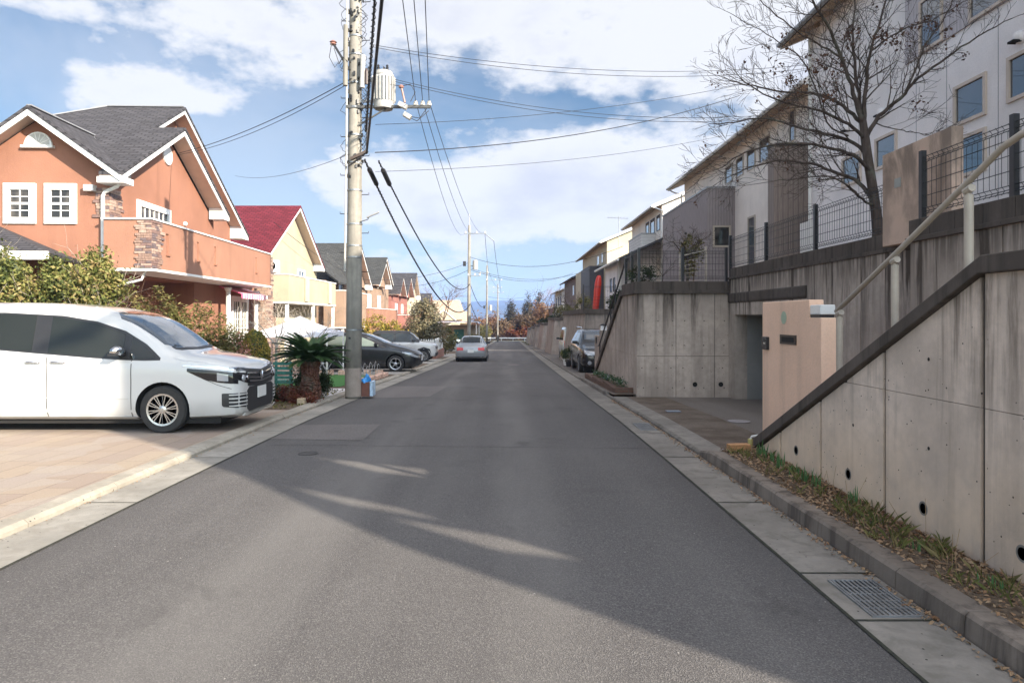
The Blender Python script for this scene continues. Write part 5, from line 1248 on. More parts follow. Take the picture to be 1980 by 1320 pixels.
drop((906, 517), (1157, 515), 62.0, 1.1, 'upper sagging service wire further down the street', 57, .016)
drop((906, 520), (1108, 528), 80.0, 1.0, 'lower sagging service wire further down the street', 57, .018)
drop((906, 522), (760, 552), 62.0, .5, 'thin wire from the second pole to the tan house', 57, .016)
drop((906, 508), (700, 540), 51.0, .5, 'thin wire from the second pole towards the hidden house', 57, .016)
drop((700, 540), (530, 430), 33.0, .3, 'thin cable crossing the grey roof behind the near pole', 50, .012)
drop((941, 573), (1060, 560), 112, .8, 'far thin wire crossing from the third pole', 97, .02)
# ------------------------------------------------------------------ vehicles
def hermite(tab, x):
    n = len(tab)
    if x <= tab[0][0]: return tab[0][1:]
    if x >= tab[-1][0]: return tab[-1][1:]
    for i in range(n - 1):
        if x <= tab[i + 1][0]: break
    x0, x1 = tab[i][0], tab[i + 1][0]; h = x1 - x0; t = (x - x0) / h; out = []
    for k in range(1, len(tab[0])):
        y0, y1 = tab[i][k], tab[i + 1][k]; d = (y1 - y0) / h
        def sl(j):
            if j <= 0 or j >= n - 1: return d
            a = (tab[j][k] - tab[j - 1][k]) / (tab[j][0] - tab[j - 1][0]); b = (tab[j + 1][k] - tab[j][k]) / (tab[j + 1][0] - tab[j][0])
            return 0 if a * b <= 0 else 2 * a * b / (a + b)
        m0, m1 = sl(i), sl(i + 1)
        out.append((2 * t**3 - 3 * t**2 + 1) * y0 + (t**3 - 2 * t**2 + t) * h * m0 + (-2 * t**3 + 3 * t**2) * y1 + (t**3 - t**2) * h * m1)
    return out
def ring(w, zb, zbelt, zt, wt):
    H_ = zbelt - zb
    return [(0, zb), (w * .78, zb), (w * .93, zb + .05), (w * .985, zb + .14), (w * 1.0, zb + .38 * H_), (w * .995, zb + .62 * H_), (w * 1.0, zbelt - .16 * H_), (w * .985, zbelt - .03), (w * .965, zbelt + .01),
            (lerp(w * .965, wt, .5), lerp(zbelt, zt - .07, .5) + .01), (wt + .01, zt - .085), (wt * .96, zt - .04), (wt * .84, zt - .012), (wt * .45, zt + .006), (0, zt + .012)]
def wheel(car, x, y, r, w, side, style, rim_m):
    wm = MB(); wm.lathe([(r * .62, -w * .3), (r * .62, w * .28), (.001, w * .28)], (x, y, r), 28, 'y'); o = wm.build('wheel', M_DARK, car)
    m = MB(); m.lathe([(r * .66, -w / 2), (r * .93, -w / 2), (r, -w * .36), (r, w * .36), (r * .93, w / 2), (r * .80, w / 2 + .004), (r * .67, w / 2)], (x, y, r), 40, 'y'); m.build('tyre', M_RUBBER, o, smooth='auto')
    m = MB(); e = side * w / 2
    def Q(a, rr, d): return (x + rr * cos(a), y + e + side * d, r + rr * sin(a))
    m.lathe([(r * .655, e), (r * .68, e + side * .006), (r * .60, e + side * .002), (r * .60, e - side * .05)], (x, y, r), 40, 'y')
    m.lathe([(r * .17, e - side * .02), (r * .17, e + side * .005), (r * .08, e + side * .012), (.001, e + side * .012)], (x, y, r), 24, 'y')
    n = style
    for k_ in range(n):
        a = 2 * pi * k_ / n + .2
        for da in (-.10, .10) if n >= 8 else (-.12, .12): m.bar(Q(a + da * .9, r * .15, -.006), Q(a + da, r * .63, -.004), r * .05 if n >= 8 else r * .11, .012)
    m.build('rim', rim_m, o); return o
def make_car(name, label, cat, loc, rot, sp, paint, top=None, group=None):
    car = thing(name, label, cat, (0, 0, 0), 0, group)
    st = sp['st']; L_ = st[-1][0]; N_ = sp.get('n', 80); xs_ = [L_ * (i / N_) for i in range(N_ + 1)]
    xs_ = sorted(set(xs_ + [s[0] for s in st]))
    m = MB(); nr = len(ring(*st[0][1:]))
    for l in xs_:
        r_ = ring(*hermite(st, l)); full = r_ + [(-y, z) for y, z in reversed(r_[1:-1])]
        m.v += [(-l, y, z) for y, z in full]
    K = 2 * nr - 2
    for i in range(len(xs_) - 1):
        for j in range(K):
            a = i * K + j; b = i * K + (j + 1) % K; q = (j if j < nr - 1 else K - 1 - j)
            m.f.append((a, b, b + K, a + K)); m.m.append(1 if (top and q >= 8 and xs_[i] > sp['cowl']) else 0)
    m.f.append(tuple(range(K))); m.m.append(0); m.f.append(tuple((len(xs_) - 1) * K + j for j in range(K))); m.m.append(0)
    bvh = BVHTree.FromPolygons([Vector(v) for v in m.v], m.f)
    body = m.build('body', [paint, top or paint, M_DARK], car, smooth=True)
    wr, ww = sp['wr'], sp.get('ww', .2); W_ = max(s[1] for s in st)
    cut = MB()
    for wx in sp['wx']:
        for s_ in (1, -1): cut.lathe([(.001, -.16), (wr + .045, -.16), (wr + .045, .3), (.001, .3)] if s_ > 0 else [(.001, -.3), (wr + .045, -.3), (wr + .045, .16), (.001, .16)], (-wx, s_ * (W_ - .10), wr + .01), 36, 'y')
    co = cut.build('cutter', M_DARK); 
    bo = body.modifiers.new('b', 'BOOLEAN'); bo.operation = 'DIFFERENCE'; bo.object = co; bo.solver = 'EXACT'; bo.material_mode = 'TRANSFER'
    body.modifiers.new('e', 'EDGE_SPLIT').split_angle = radians(38)
    dg = bpy.context.evaluated_depsgraph_get(); dg.update(); me = bpy.data.meshes.new_from_object(body.evaluated_get(dg)); body.modifiers.clear(); body.data = me
    bpy.data.objects.remove(co)
    def ray(o, d):
        h = bvh.ray_cast(Vector(o), Vector(d)); return h[0], h[1]
    def colf(cols, t):
        return hermite2(cols, t)
    def hermite2(cols, a):
        for c0, c1 in zip(cols, cols[1:]):
            if a <= c1[0] + 1e-9:
                f_ = (a - c0[0]) / max(1e-9, c1[0] - c0[0]); return lerp(c0[1], c1[1], f_), lerp(c0[2], c1[2], f_)
        return cols[-1][1:]
    def panel(nm, kind, cols, mat, parent=None, off=.004, nu=16, nv=6, sides=(1, -1), smooth=True):
        outs = []
        for s_ in (sides if kind == 'side' or kind == 'frontm' or kind == 'rearm' else (1,)):
            m = MB(); a0, a1 = cols[0][0], cols[-1][0]; ks = sorted(set([a0 + (a1 - a0) * i / nu for i in range(nu + 1)] + [c[0] for c in cols])); rows = []; ok = True
            for a in ks:
                b0, b1 = hermite2(cols, a); row = []
                for j in range(nv + 1):
                    b = lerp(b0, b1, j / nv)
                    if kind == 'side': h, n_ = ray((-a, s_ * 3, b), (0, -s_, 0))
                    elif kind == 'front' or kind == 'frontm': h, n_ = ray((2, a * s_, b), (-1, 0, 0))
                    elif kind == 'rear' or kind == 'rearm': h, n_ = ray((-L_ - 2, a * s_, b), (1, 0, 0))
                    elif kind == 'top': h, n_ = ray((-b, a, 4), (0, 0, -1))
                    if h is None:
                        h = Vector(row[-1]) if row else (Vector(rows[-1][j]) if rows else Vector((-a, s_ * W_, b))); row.append(h); continue
                    if kind == 'side': o_ = Vector((0, s_ * 1, 0))
                    elif kind[:5] == 'front': o_ = Vector((1, 0, 0))
                    elif kind[:4] == 'rear': o_ = Vector((-1, 0, 0))
                    else: o_ = Vector((0, 0, 1))
                    if n_.dot(o_) < 0: n_ = -n_
                    row.append(h + n_ * off)
                rows.append(row)
            for row in rows: m.v += [tuple(p) for p in row]
            for i in range(len(rows) - 1):
                for j in range(nv):
                    a = i * (nv + 1) + j; m.f.append((a, a + 1, a + nv + 2, a + nv + 1)); m.m.append(0)
            # back layer so that the piece has thickness
            nb = len(m.v); d = {'s': Vector((0, -s_ * .012, 0)), 'f': Vector((-.012, 0, 0)), 'r': Vector((.012, 0, 0)), 't': Vector((0, 0, -.012))}[kind[0]]
            m.v += [tuple(Vector(p) + d) for p in m.v[:nb]]; nn = len(rows)
            edge = [j for j in range(nv + 1)] + [i * (nv + 1) + nv for i in range(1, nn)] + [(nn - 1) * (nv + 1) + j for j in range(nv - 1, -1, -1)] + [i * (nv + 1) for i in range(nn - 2, 0, -1)]
            for a, b in zip(edge, edge[1:] + edge[:1]): m.f.append((a, b, b + nb, a + nb)); m.m.append(0)
            outs.append(m.build(nm, mat, parent or car, smooth='auto'))
        return outs
    for wx in sp['wx']:
        for s_ in (1, -1): wheel(car, -wx, s_ * (W_ - ww / 2 - .015), wr, ww, s_, sp.get('spokes', 7), sp.get('rim', M_GALV))
    m = MB(); m.box(-L_ + .3, -.3, -W_ + .15, W_ - .15, .12 + sp.get('lift', 0), .3 + sp.get('lift', 0)); m.build('underbody', M_DARK, car)
    car.location = loc; car.rotation_euler = (0, 0, rot)
    return car, panel, ray
M_CHROME = plain('chrome', (.62, .63, .65), .12, .05, 5, metal=1)
M_LAMPG = m_glass('headlamp_glass', (.30, .31, .33), .05); M_LAMPD = m_glass('headlamp_dark', (.012, .012, .014), .08, None, 0)
M_RED = m_glass('tail_lamp', (.45, .02, .02), .1)
M_PEARL = m_paint('pearl_white', (.50, .495, .485)); M_PBLK = m_paint('paint_black', (.006, .006, .008), .3, 0, .35); M_PSIL = m_paint('paint_silver', (.26, .27, .28), .35, .3); M_PWHT = m_paint('paint_white', (.50, .50, .49)); M_PBLU = m_paint('paint_darkgrey', (.008, .008, .010), .25, 0, .5)
M_CARG = m_glass('car_glass', (.016, .018, .015), .03, None, .0); M_CARW = m_glass('windscreen', (.05, .065, .08), .03)
M_PLATE = plain('plate', (.62, .62, .60), .5, .03)
M_SEAM = plain('seam', (.08, .075, .07), .8)

# --- big white van
sp = dict(st=[(0, .62, .27, .70, .77, .52), (.03, .70, .22, .79, .845, .60), (.10, .765, .20, .87, .92, .65), (.25, .81, .19, .925, .975, .68), (.5, .835, .18, .955, 1.03, .71), (.80, .85, .17, .98, 1.08, .73), (1.0, .85, .17, .99, 1.17, .73), (1.25, .85, .17, 1.0, 1.36, .71), (1.55, .85, .17, 1.005, 1.55, .69), (1.85, .85, .17, 1.02, 1.665, .68), (2.2, .85, .17, 1.05, 1.735, .67), (2.9, .85, .17, 1.12, 1.79, .67), (3.8, .85, .17, 1.18, 1.80, .66), (4.45, .84, .2, 1.2, 1.76, .64), (4.62, .81, .24, 1.15, 1.62, .62), (4.70, .76, .3, 1.0, 1.2, .6)],
          wr=.325, ww=.205, wx=(1.04, 3.89), cowl=.95, spokes=10, n=110, rim=plain('rim_alloy', (.50, .50, .50), .25, .1, 20, metal=.9))
VW = gz(9.6) + .056
van, pan, ray = make_car('parked_van', 'large pearl white van with black grille parked nose out at the left', 'van', (-3.66, 10.18, VW), 0, sp, M_PEARL)
pan('window_surround', 'side', [(1.08, 1.0, 1.03), (1.3, .995, 1.22), (1.6, 1.005, 1.40), (2.0, 1.03, 1.53), (2.47, 1.07, 1.61), (3.3, 1.14, 1.655), (4.3, 1.19, 1.63), (4.42, 1.2, 1.6)], M_BLACK, off=.003, nu=40, nv=10)
for c_ in ([(1.16, 1.02, 1.05), (1.35, 1.015, 1.21), (1.50, 1.02, 1.32)], [(1.60, 1.03, 1.36), (2.0, 1.05, 1.50), (2.5, 1.09, 1.585), (2.62, 1.10, 1.60)], [(2.84, 1.12, 1.615), (3.3, 1.16, 1.63), (3.75, 1.19, 1.625)], [(3.85, 1.2, 1.62), (4.3, 1.22, 1.60)]):
    pan('window', 'side', c_, M_CARG, off=.007, nu=20, nv=8)
pan('windscreen', 'top', [(-.66, 1.10, 1.70), (-.5, .985, 1.83), (0, .93, 1.87), (.5, .985, 1.83), (.66, 1.10, 1.70)], M_CARW, off=.004, nu=24, nv=14)
pan('windscreen_trim', 'top', [(-.60, .97, 1.03), (-.5, .93, .985), (0, .88, .935), (.5, .93, .985), (.60, .97, 1.03)], M_BLACK, off=.006, nu=24, nv=3)
pan('headlight', 'side', [(.05, .67, .82), (.25, .69, .85), (.45, .73, .87), (.70, .85, .89)], M_LAMPD, off=.006, nu=14)
pan('lamp_lens', 'side', [(.16, .71, .80), (.30, .72, .825)], M_LAMPG, off=.010, nu=5)
pan('headlight', 'frontm', [(.44, .655, .80), (.60, .68, .815), (.72, .72, .83)], M_LAMPD, off=.006, nu=10)
for y_, r_, mm in ((.50, .035, M_CHROME), (.62, .05, M_LAMPG)):
    for s_ in (1, -1):
        h, n_ = ray((2, s_ * y_, .74), (-1, 0, 0)); m = MB(); m.lathe([(r_, -.01), (r_ * .9, .012), (.001, .018)], tuple(h), 16, 'x'); m.build('lamp_lens', mm, van)
pan('chrome_strip', 'side', [(.04, .845, .875), (.3, .88, .915), (.76, .92, .935)], M_CHROME, off=.008, nu=12, nv=2)
pan('chrome_strip', 'front', [(-.72, .845, .875), (-.4, .83, .865), (0, .80, .83), (.4, .83, .865), (.72, .845, .875)], M_BLACK, off=.010, nu=14, nv=2)
pan('grille', 'front', [(-.50, .62, .83), (-.2, .60, .83), (0, .59, .82), (.2, .60, .83), (.50, .62, .83)], M_BLACK, off=.006, nu=14)
for z_ in (.66, .71, .77, .86): pan('grille_bar', 'front', [(-.46 if z_ < .8 else -.7, z_ + .02, z_ + .032), (0, z_ - .012 - (.03 if z_ > .8 else 0), z_ + .0 - (.03 if z_ > .8 else 0)), (.46 if z_ < .8 else .7, z_ + .02, z_ + .032)], M_CHROME, off=.018, nu=14, nv=1)
h, n_ = ray((2, 0, .74), (-1, 0, 0)); m = MB(); m.lathe([(.065, 0), (.07, .012), (.055, .016), (.05, .012)], (h.x + .01, 0, .745), 24, 'x'); m.bar((h.x + .024, 0, .69), (h.x + .024, -.035, .79), .014); m.bar((h.x + .024, 0, .69), (h.x + .024, .035, .79), .014); m.build('badge', M_CHROME, van)
pan('lower_intake', 'front', [(-.52, .30, .56), (-.44, .26, .60), (0, .26, .60), (.44, .26, .60), (.52, .30, .56)], M_BLACK, off=.007, nu=14)
pan('front_lip', 'front', [(-.60, .235, .27), (-.4, .20, .25), (0, .215, .255), (.4, .20, .25), (.60, .235, .27)], M_PEARL, off=.035, nu=14, nv=2)
pan('fog_vent', 'frontm', [(.555, .33, .54), (.70, .35, .54)], M_BLACK, off=.006, nu=6)
pan('fog_vent', 'side', [(.05, .34, .54), (.22, .36, .545), (.24, .38, .54)], M_BLACK, off=.006, nu=6)
for z_ in (.36, .41, .46, .51):
    pan('vent_bar', 'frontm', [(.53, z_, z_ + .018), (.70, z_ + .004, z_ + .02)], M_PEARL, off=.014, nu=5, nv=1)
    pan('vent_bar', 'side', [(.03, z_, z_ + .02), (.15, z_ + .004, z_ + .016)], M_PEARL, off=.014, nu=4, nv=1)
pan('number_plate', 'front', [(-.165, .42, .58), (.165, .42, .58)], M_PLATE, off=.03, nu=2, nv=2)
pan('body_seam', 'side', [(2.615, .22, 1.10), (2.627, .22, 1.10)], M_SEAM, off=.002, nu=1, nv=14)
pan('body_seam', 'side', [(1.46, .22, 1.0), (1.472, .22, 1.0)], M_SEAM, off=.002, nu=1, nv=14)
pan('body_seam', 'side', [(.12, .60, .608), (.30, .66, .668), (.58, .79, .798)], M_SEAM, off=.002, nu=8, nv=1)
pan('side_crease', 'side', [(1.5, .47, .482), (1.9, .475, .487), (4.3, .50, .512)], m_paint('pearl_shade', (.44, .43, .41)), off=.006, nu=20, nv=1)
pan('sill', 'side', [(1.42, .185, .235), (3.5, .185, .235)], M_PEARL, off=.012, nu=12, nv=2)
for l_ in (2.80, 2.46):
    for s_ in (-1, 1):
        h, n_ = ray((-l_, 3 * s_, .975), (0, -s_, 0)); m = MB(); m.tube([(h.x - .1, h.y + s_ * .012, .975), (h.x - .07, h.y + s_ * .035, .978), (h.x + .07, h.y + s_ * .035, .976), (h.x + .1, h.y + s_ * .012, .972)], .013, 8); m.build('door_handle', M_CHROME, van, smooth=True)
for s_ in (-1, 1):
    h, n_ = ray((-1.62, 3 * s_, 1.06), (0, -s_, 0)); m = MB()
    def mir(u, v, s_=s_, h=h):
        a = u * pi; b = v * 2 * pi; x = .06 * cos(a) ; rr = sin(a) ** .7
        return (h.x - .0 + .075 * cos(a) + .02, h.y + s_ * (.13) + .12 * rr * cos(b), 1.135 + .072 * rr * sin(b))
    m.grid(mir, 14, 18); mo = m.build('wing_mirror', M_CHROME, van, smooth=True)
    m = MB(); m.bar((h.x, h.y - s_ * .01, 1.07), (h.x, h.y + s_ * .09, 1.09), .06, .035); m.obox((h.x + .01, h.y + s_ * .13, 1.085), (.12, .22, .03), 0); m.build('mirror_arm', M_BLACK, mo)
h, n_ = ray((-1.0, -.35, 4), (0, 0, -1)); m = MB(); m.tube([(-.90, .1, 1.09), (-1.0, -.2, 1.17), (-1.03, -.5, 1.17)], .012, 6); m.bar((-.97, .0, 1.15), (-1.03, -.52, 1.19), .012, .02); m.build('wiper', M_BLACK, van)
pan('tail_lamp', 'rearm', [(.5, .9, 1.1), (.72, .9, 1.1)], M_RED, nu=4)
pan('rear_window', 'rear', [(-.5, 1.2, 1.5), (.5, 1.2, 1.5)], M_CARG, nu=6)

def common(pan, sp, car, ray, glass, screen, rear=None, lamps=True, hand=(), white_lamps=True, M=M_CARG):
    pan('window_surround', 'side', glass, M_BLACK, off=.003, nu=24, nv=6)
    g = glass; mid = lerp(g[0][0], g[-1][0], .52)
    def clip(a, b):
        out = []; xs = [a] + [c[0] for c in g if a < c[0] < b] + [b]
        for x in xs:
            for c0, c1 in zip(g, g[1:]):
                if x <= c1[0] + 1e-6:
                    f_ = (x - c0[0]) / (c1[0] - c0[0]); z0, z1 = lerp(c0[1], c1[1], f_), lerp(c0[2], c1[2], f_); break
            out.append((x, z0 + .02, max(z0 + .021, z1 - .025)))
        return out
    pan('window', 'side', clip(g[0][0] + .1, mid - .04), M, off=.006); pan('window', 'side', clip(mid + .04, g[-1][0] - .1), M, off=.006)
    pan('windscreen', 'top', screen, M_CARW, off=.004, nu=14, nv=8)
    for l_ in hand:
        for s_ in (-1, 1):
            z = interp([(c[0], c[1]) for c in g], l_) - .12; h, n_ = ray((-l_, 3 * s_, z), (0, -s_, 0)); m = MB(); m.bar((h.x - .08, h.y + s_ * .02, z), (h.x + .08, h.y + s_ * .02, z), .025, .02); m.build('door_handle', M_BLACK, car)
    for s_ in (-1, 1):
        l_ = g[0][0] + .18; z = g[0][1] + .06; h, n_ = ray((-l_, 3 * s_, z), (0, -s_, 0)); m = MB(); m.obox((h.x, h.y + s_ * .11, z + .02), (.10, .20, .12), 0); o = m.build('wing_mirror', M_BLACK, car, bevel=.02)
# --- black hatchback
sp = dict(st=[(0, .50, .30, .52, .58, .36), (.05, .66, .22, .62, .67, .5), (.2, .79, .18, .70, .76, .58), (.5, .85, .17, .79, .87, .63), (.95, .87, .17, .88, .98, .66), (1.2, .875, .17, .91, 1.06, .66), (1.6, .875, .17, .93, 1.24, .60), (2.05, .875, .17, .95, 1.40, .57), (2.5, .875, .17, .97, 1.46, .56), (3.0, .875, .17, .99, 1.45, .56), (3.6, .87, .18, 1.01, 1.36, .56), (4.1, .85, .2, 1.0, 1.16, .6), (4.35, .80, .26, .9, 1.03, .6), (4.42, .74, .32, .8, .92, .55)], wr=.315, wx=(.87, 3.57), cowl=1.1, spokes=5, rim=plain('rim_silver', (.5, .5, .52), .3, .1, 20, metal=.8))
c1_, pan, ray = make_car('parked_car', 'black hatchback parked nose out behind the utility pole and wire hoops', 'car', (-3.22, 26.15, gz(26) + .06), 0, sp, M_PBLK, group='cars parked nose out in the left driveways')
common(pan, sp, c1_, ray, [(1.42, .95, .97), (1.8, .94, 1.18), (2.2, .95, 1.33), (2.9, .97, 1.36), (3.5, 1.0, 1.27), (3.9, 1.03, 1.06)], [(-.62, 1.35, 1.95), (-.3, 1.2, 2.05), (0, 1.16, 2.08), (.3, 1.2, 2.05), (.62, 1.35, 1.95)], hand=(2.5, 3.4), M=m_glass('car_glass_pale', (.30, .36, .24), .03))
pan('headlight', 'side', [(.06, .52, .60), (.3, .60, .71), (.62, .72, .77)], M_LAMPG, off=.005); pan('headlight', 'frontm', [(.40, .50, .58), (.64, .52, .62)], M_LAMPG, off=.005, nu=6)
pan('lower_intake', 'front', [(-.45, .26, .42), (.45, .26, .42)], M_BLACK, nu=6); pan('number_plate', 'front', [(-.165, .40, .56), (.165, .40, .56)], M_PLATE, off=.02, nu=2, nv=2)
pan('tail_lamp', 'rearm', [(.5, .82, .98), (.70, .82, .95)], M_RED, nu=4)
# --- boxy white and black small car
sp = dict(st=[(0, .48, .32, .70, .76, .42), (.05, .62, .28, .84, .88, .52), (.15, .68, .27, .92, .96, .56), (.5, .725, .26, .97, 1.02, .60), (.82, .735, .26, 1.0, 1.07, .62), (1.0, .735, .26, 1.01, 1.25, .62), (1.3, .735, .26, 1.02, 1.52, .61), (1.5, .735, .26, 1.02, 1.585, .61), (2.2, .735, .26, 1.02, 1.61, .61), (3.1, .735, .27, 1.02, 1.61, .60), (3.3, .72, .3, 1.0, 1.55, .58), (3.42, .66, .34, .95, 1.2, .56)], wr=.31, wx=(.62, 3.0), cowl=.85, spokes=8, rim=plain('rim_grey', (.3, .3, .3), .4, .1, 20, metal=.6))
c2_, pan, ray = make_car('parked_car', 'boxy white small car with black roof and checkered sills beside the picket fence', 'car', (-3.66, 36.3, gz(36.3) + .06), 0, sp, M_PWHT, M_BLACK, group='cars parked nose out in the left driveways')
common(pan, sp, c2_, ray, [(.98, 1.03, 1.05), (1.2, 1.03, 1.36), (1.45, 1.03, 1.50), (2.4, 1.04, 1.52), (3.1, 1.05, 1.48), (3.2, 1.1, 1.40)], [(-.58, .98, 1.34), (0, .9, 1.42), (.58, .98, 1.34)], hand=(1.9, 2.7))
pan('headlight', 'frontm', [(.42, .70, .86), (.56, .70, .87)], M_LAMPG, off=.012, nu=6); pan('grille', 'front', [(-.40, .66, .80), (.40, .66, .80)], M_BLACK, nu=6); pan('bumper', 'front', [(-.56, .30, .48), (.56, .30, .48)], M_BLACK, off=.02, nu=8)
pan('wheel_trim', 'side', [(.22, .30, .45), (.3, .55, .68), (.62, .70, .78), (.92, .55, .68), (1.02, .30, .45)], M_BLACK, off=.006, nu=16, nv=2)
for k_ in range(20):
    a = 1.15 + k_ * .06; z_ = .50 + (k_ % 2) * .05; pan('check_decal', 'side', [(a, z_, z_ + .045), (a + .055, z_, z_ + .045)], M_BLACK, off=.004, nu=1, nv=1, sides=(-1,))
# --- silver saloon on the road
SED = [(0, .50, .30, .52, .58, .36), (.05, .66, .22, .60, .64, .5), (.2, .79, .18, .66, .72, .58), (.6, .86, .17, .76, .84, .66), (1.1, .88, .17, .84, .92, .68), (1.35, .88, .17, .87, 1.0, .66), (1.75, .88, .17, .88, 1.22, .60), (2.15, .88, .17, .89, 1.36, .56), (2.6, .88, .17, .90, 1.41, .55), (3.1, .88, .17, .91, 1.38, .55), (3.6, .88, .18, .92, 1.20, .58), (4.0, .87, .19, .92, 1.03, .64), (4.4, .84, .22, .88, .97, .64), (4.56, .79, .28, .80, .90, .6), (4.60, .72, .34, .7, .8, .5)]
sp = dict(st=SED, wr=.32, wx=(.9, 3.65), cowl=1.2, spokes=5)
c3_, pan, ray = make_car('silver_car', 'silver saloon driving away down the left of the road', 'car', (-1.90, 36.9 + 4.6, gz(39.5) + .01), radians(90), sp, M_PSIL)
c3_.rotation_euler = (-atan2(.03, 1) * 0, 0, radians(90)); 
common(pan, sp, c3_, ray, [(1.55, .91, .93), (2.0, .90, 1.20), (2.4, .91, 1.31), (3.1, .93, 1.28), (3.55, .95, 1.10), (3.75, .97, 1.0)], [(-.6, 1.5, 2.05), (0, 1.3, 2.15), (.6, 1.5, 2.05)], hand=(2.3, 3.1))
pan('rear_window', 'top', [(-.56, 3.2, 3.85), (0, 3.15, 3.95), (.56, 3.2, 3.85)], M_CARG, off=.004, nu=12, nv=6)
pan('tail_lamp', 'rearm', [(.40, .68, .82), (.74, .66, .83)], plain('tail_red', (.55, .05, .05), .3), off=.008, nu=6); pan('number_plate', 'rear', [(-.165, .56, .72), (.165, .56, .72)], M_PLATE, off=.01, nu=2, nv=2); pan('bumper_seam', 'rear', [(-.72, .50, .51), (.72, .50, .51)], M_SEAM, nu=6, nv=1)
pan('lower_valance', 'rear', [(-.66, .30, .36), (.66, .30, .36)], M_BLACK, nu=6, nv=1)
# --- far white car, half hidden by the picket fence
sp = dict(st=SED, wr=.31, wx=(.9, 3.65), cowl=1.2, spokes=5)
c4_, pan, ray = make_car('parked_car', 'white car with its nose out past the white picket fence end', 'car', (-4.05, 62, gz(62) + .06), 0, sp, M_PWHT, group='cars parked nose out in the left driveways')
common(pan, sp, c4_, ray, [(1.55, .91, .93), (2.0, .90, 1.20), (2.4, .91, 1.31), (3.1, .93, 1.28), (3.55, .95, 1.10), (3.75, .97, 1.0)], [(-.6, 1.5, 2.05), (0, 1.3, 2.15), (.6, 1.5, 2.05)])
pan('headlight', 'side', [(.06, .55, .62), (.4, .62, .70)], M_LAMPG, off=.006)
c5_, pan, ray = make_car('parked_car', 'pale green-grey car partly hidden beyond the white car', 'car', (-3.7, 72, gz(72) + .06), 0, sp, m_paint('paint_palegreen', (.40, .48, .46)), group='cars parked nose out in the left driveways')
common(pan, sp, c5_, ray, [(1.55, .91, .93), (2.0, .90, 1.20), (2.4, .91, 1.31), (3.1, .93, 1.28), (3.55, .95, 1.10), (3.75, .97, 1.0)], [(-.6, 1.5, 2.05), (0, 1.3, 2.15), (.6, 1.5, 2.05)])
# --- black 4x4 on the right
sp = dict(st=[(0, .60, .36, .70, .76, .5), (.05, .72, .30, .82, .86, .6), (.2, .82, .28, .90, .95, .66), (.6, .87, .27, .97, 1.03, .70), (1.05, .88, .27, 1.0, 1.10, .70), (1.3, .88, .27, 1.02, 1.24, .68), (1.7, .88, .27, 1.03, 1.52, .64), (2.0, .88, .27, 1.04, 1.60, .63), (2.8, .88, .27, 1.06, 1.63, .62), (3.9, .87, .28, 1.08, 1.60, .61), (4.3, .85, .3, 1.05, 1.40, .6), (4.5, .78, .36, .95, 1.05, .6)], wr=.345, wx=(.88, 3.5), cowl=1.15, spokes=5)
c6_, pan, ray = make_car('parked_car', 'black four by four with bonnet scoop facing the camera by the grey gate pillar', 'car', (3.58, 24.6, gz(26.8) + .03), radians(-90), sp, M_PBLU, plain('roof_silver', (.35, .36, .38), .35, metal=.4) if False else None)
common(pan, sp, c6_, ray, [(1.45, 1.05, 1.07), (1.75, 1.05, 1.38), (2.1, 1.05, 1.52), (3.0, 1.08, 1.54), (3.9, 1.10, 1.48), (4.1, 1.14, 1.35)], [(-.66, 1.35, 1.80), (0, 1.22, 1.9), (.66, 1.35, 1.80)], hand=(2.4, 3.2))
pan('headlight', 'frontm', [(.36, .70, .84), (.62, .72, .88), (.74, .78, .90)], M_LAMPG, off=.008, nu=8); pan('grille', 'front', [(-.34, .60, .84), (.34, .60, .84)], plain('grille_dark', (.03, .03, .03), .4), nu=6); pan('lower_intake', 'front', [(-.5, .34, .50), (.5, .34, .50)], M_BLACK, nu=6)
pan('bonnet_scoop', 'top', [(-.26, .75, 1.0), (.26, .75, 1.0)], M_CHROME if False else M_BLACK, off=.03, nu=4, nv=2); pan('grille_bar', 'front', [(-.34, .74, .765), (.34, .74, .765)], M_CHROME, off=.01, nu=6, nv=1)
for s_ in (-1, 1):
    h, n_ = ray((2, s_ * .56, .44), (-1, 0, 0)); m = MB(); m.lathe([(.075, 0), (.07, .015), (.001, .02)], (h.x, s_ * .56, .44), 16, 'x'); m.build('fog_lamp', M_LAMPG, c6_)
    m = MB(); m.tube([(-1.75, s_ * .64, 1.66), (-2.0, s_ * .64, 1.70), (-3.7, s_ * .63, 1.70), (-3.9, s_ * .62, 1.64)], .018, 6); m.build('roof_rail', M_CHROME, c6_)
pan('number_plate', 'front', [(-.165, .50, .62), (.165, .50, .62)], M_PLATE, off=.012, nu=2, nv=2)
# --- small van beyond
sp = dict(st=[(0, .50, .36, .80, .86, .5), (.08, .68, .3, 1.0, 1.05, .58), (.3, .73, .28, 1.05, 1.2, .62), (.8, .74, .28, 1.08, 1.7, .62), (1.0, .74, .28, 1.08, 1.84, .62), (2.0, .74, .28, 1.08, 1.9, .63), (3.2, .74, .28, 1.08, 1.88, .62), (3.35, .73, .32, 1.06, 1.8, .60), (3.40, .69, .36, 1.0, 1.66, .58)], wr=.28, wx=(.6, 2.9), cowl=.4, spokes=5)
c7_, pan, ray = make_car('parked_van', 'small pale van seen from behind with red lamps, right of the street', 'van', (3.95, 41.8, gz(40) + .05), radians(90), sp, m_paint('paint_greyblue', (.42, .47, .46)))
common(pan, sp, c7_, ray, [(.6, 1.1, 1.2), (.9, 1.1, 1.6), (1.2, 1.1, 1.72), (2.6, 1.12, 1.74), (3.2, 1.14, 1.7)], [(-.55, .45, .8), (0, .4, .9), (.55, .45, .8)])
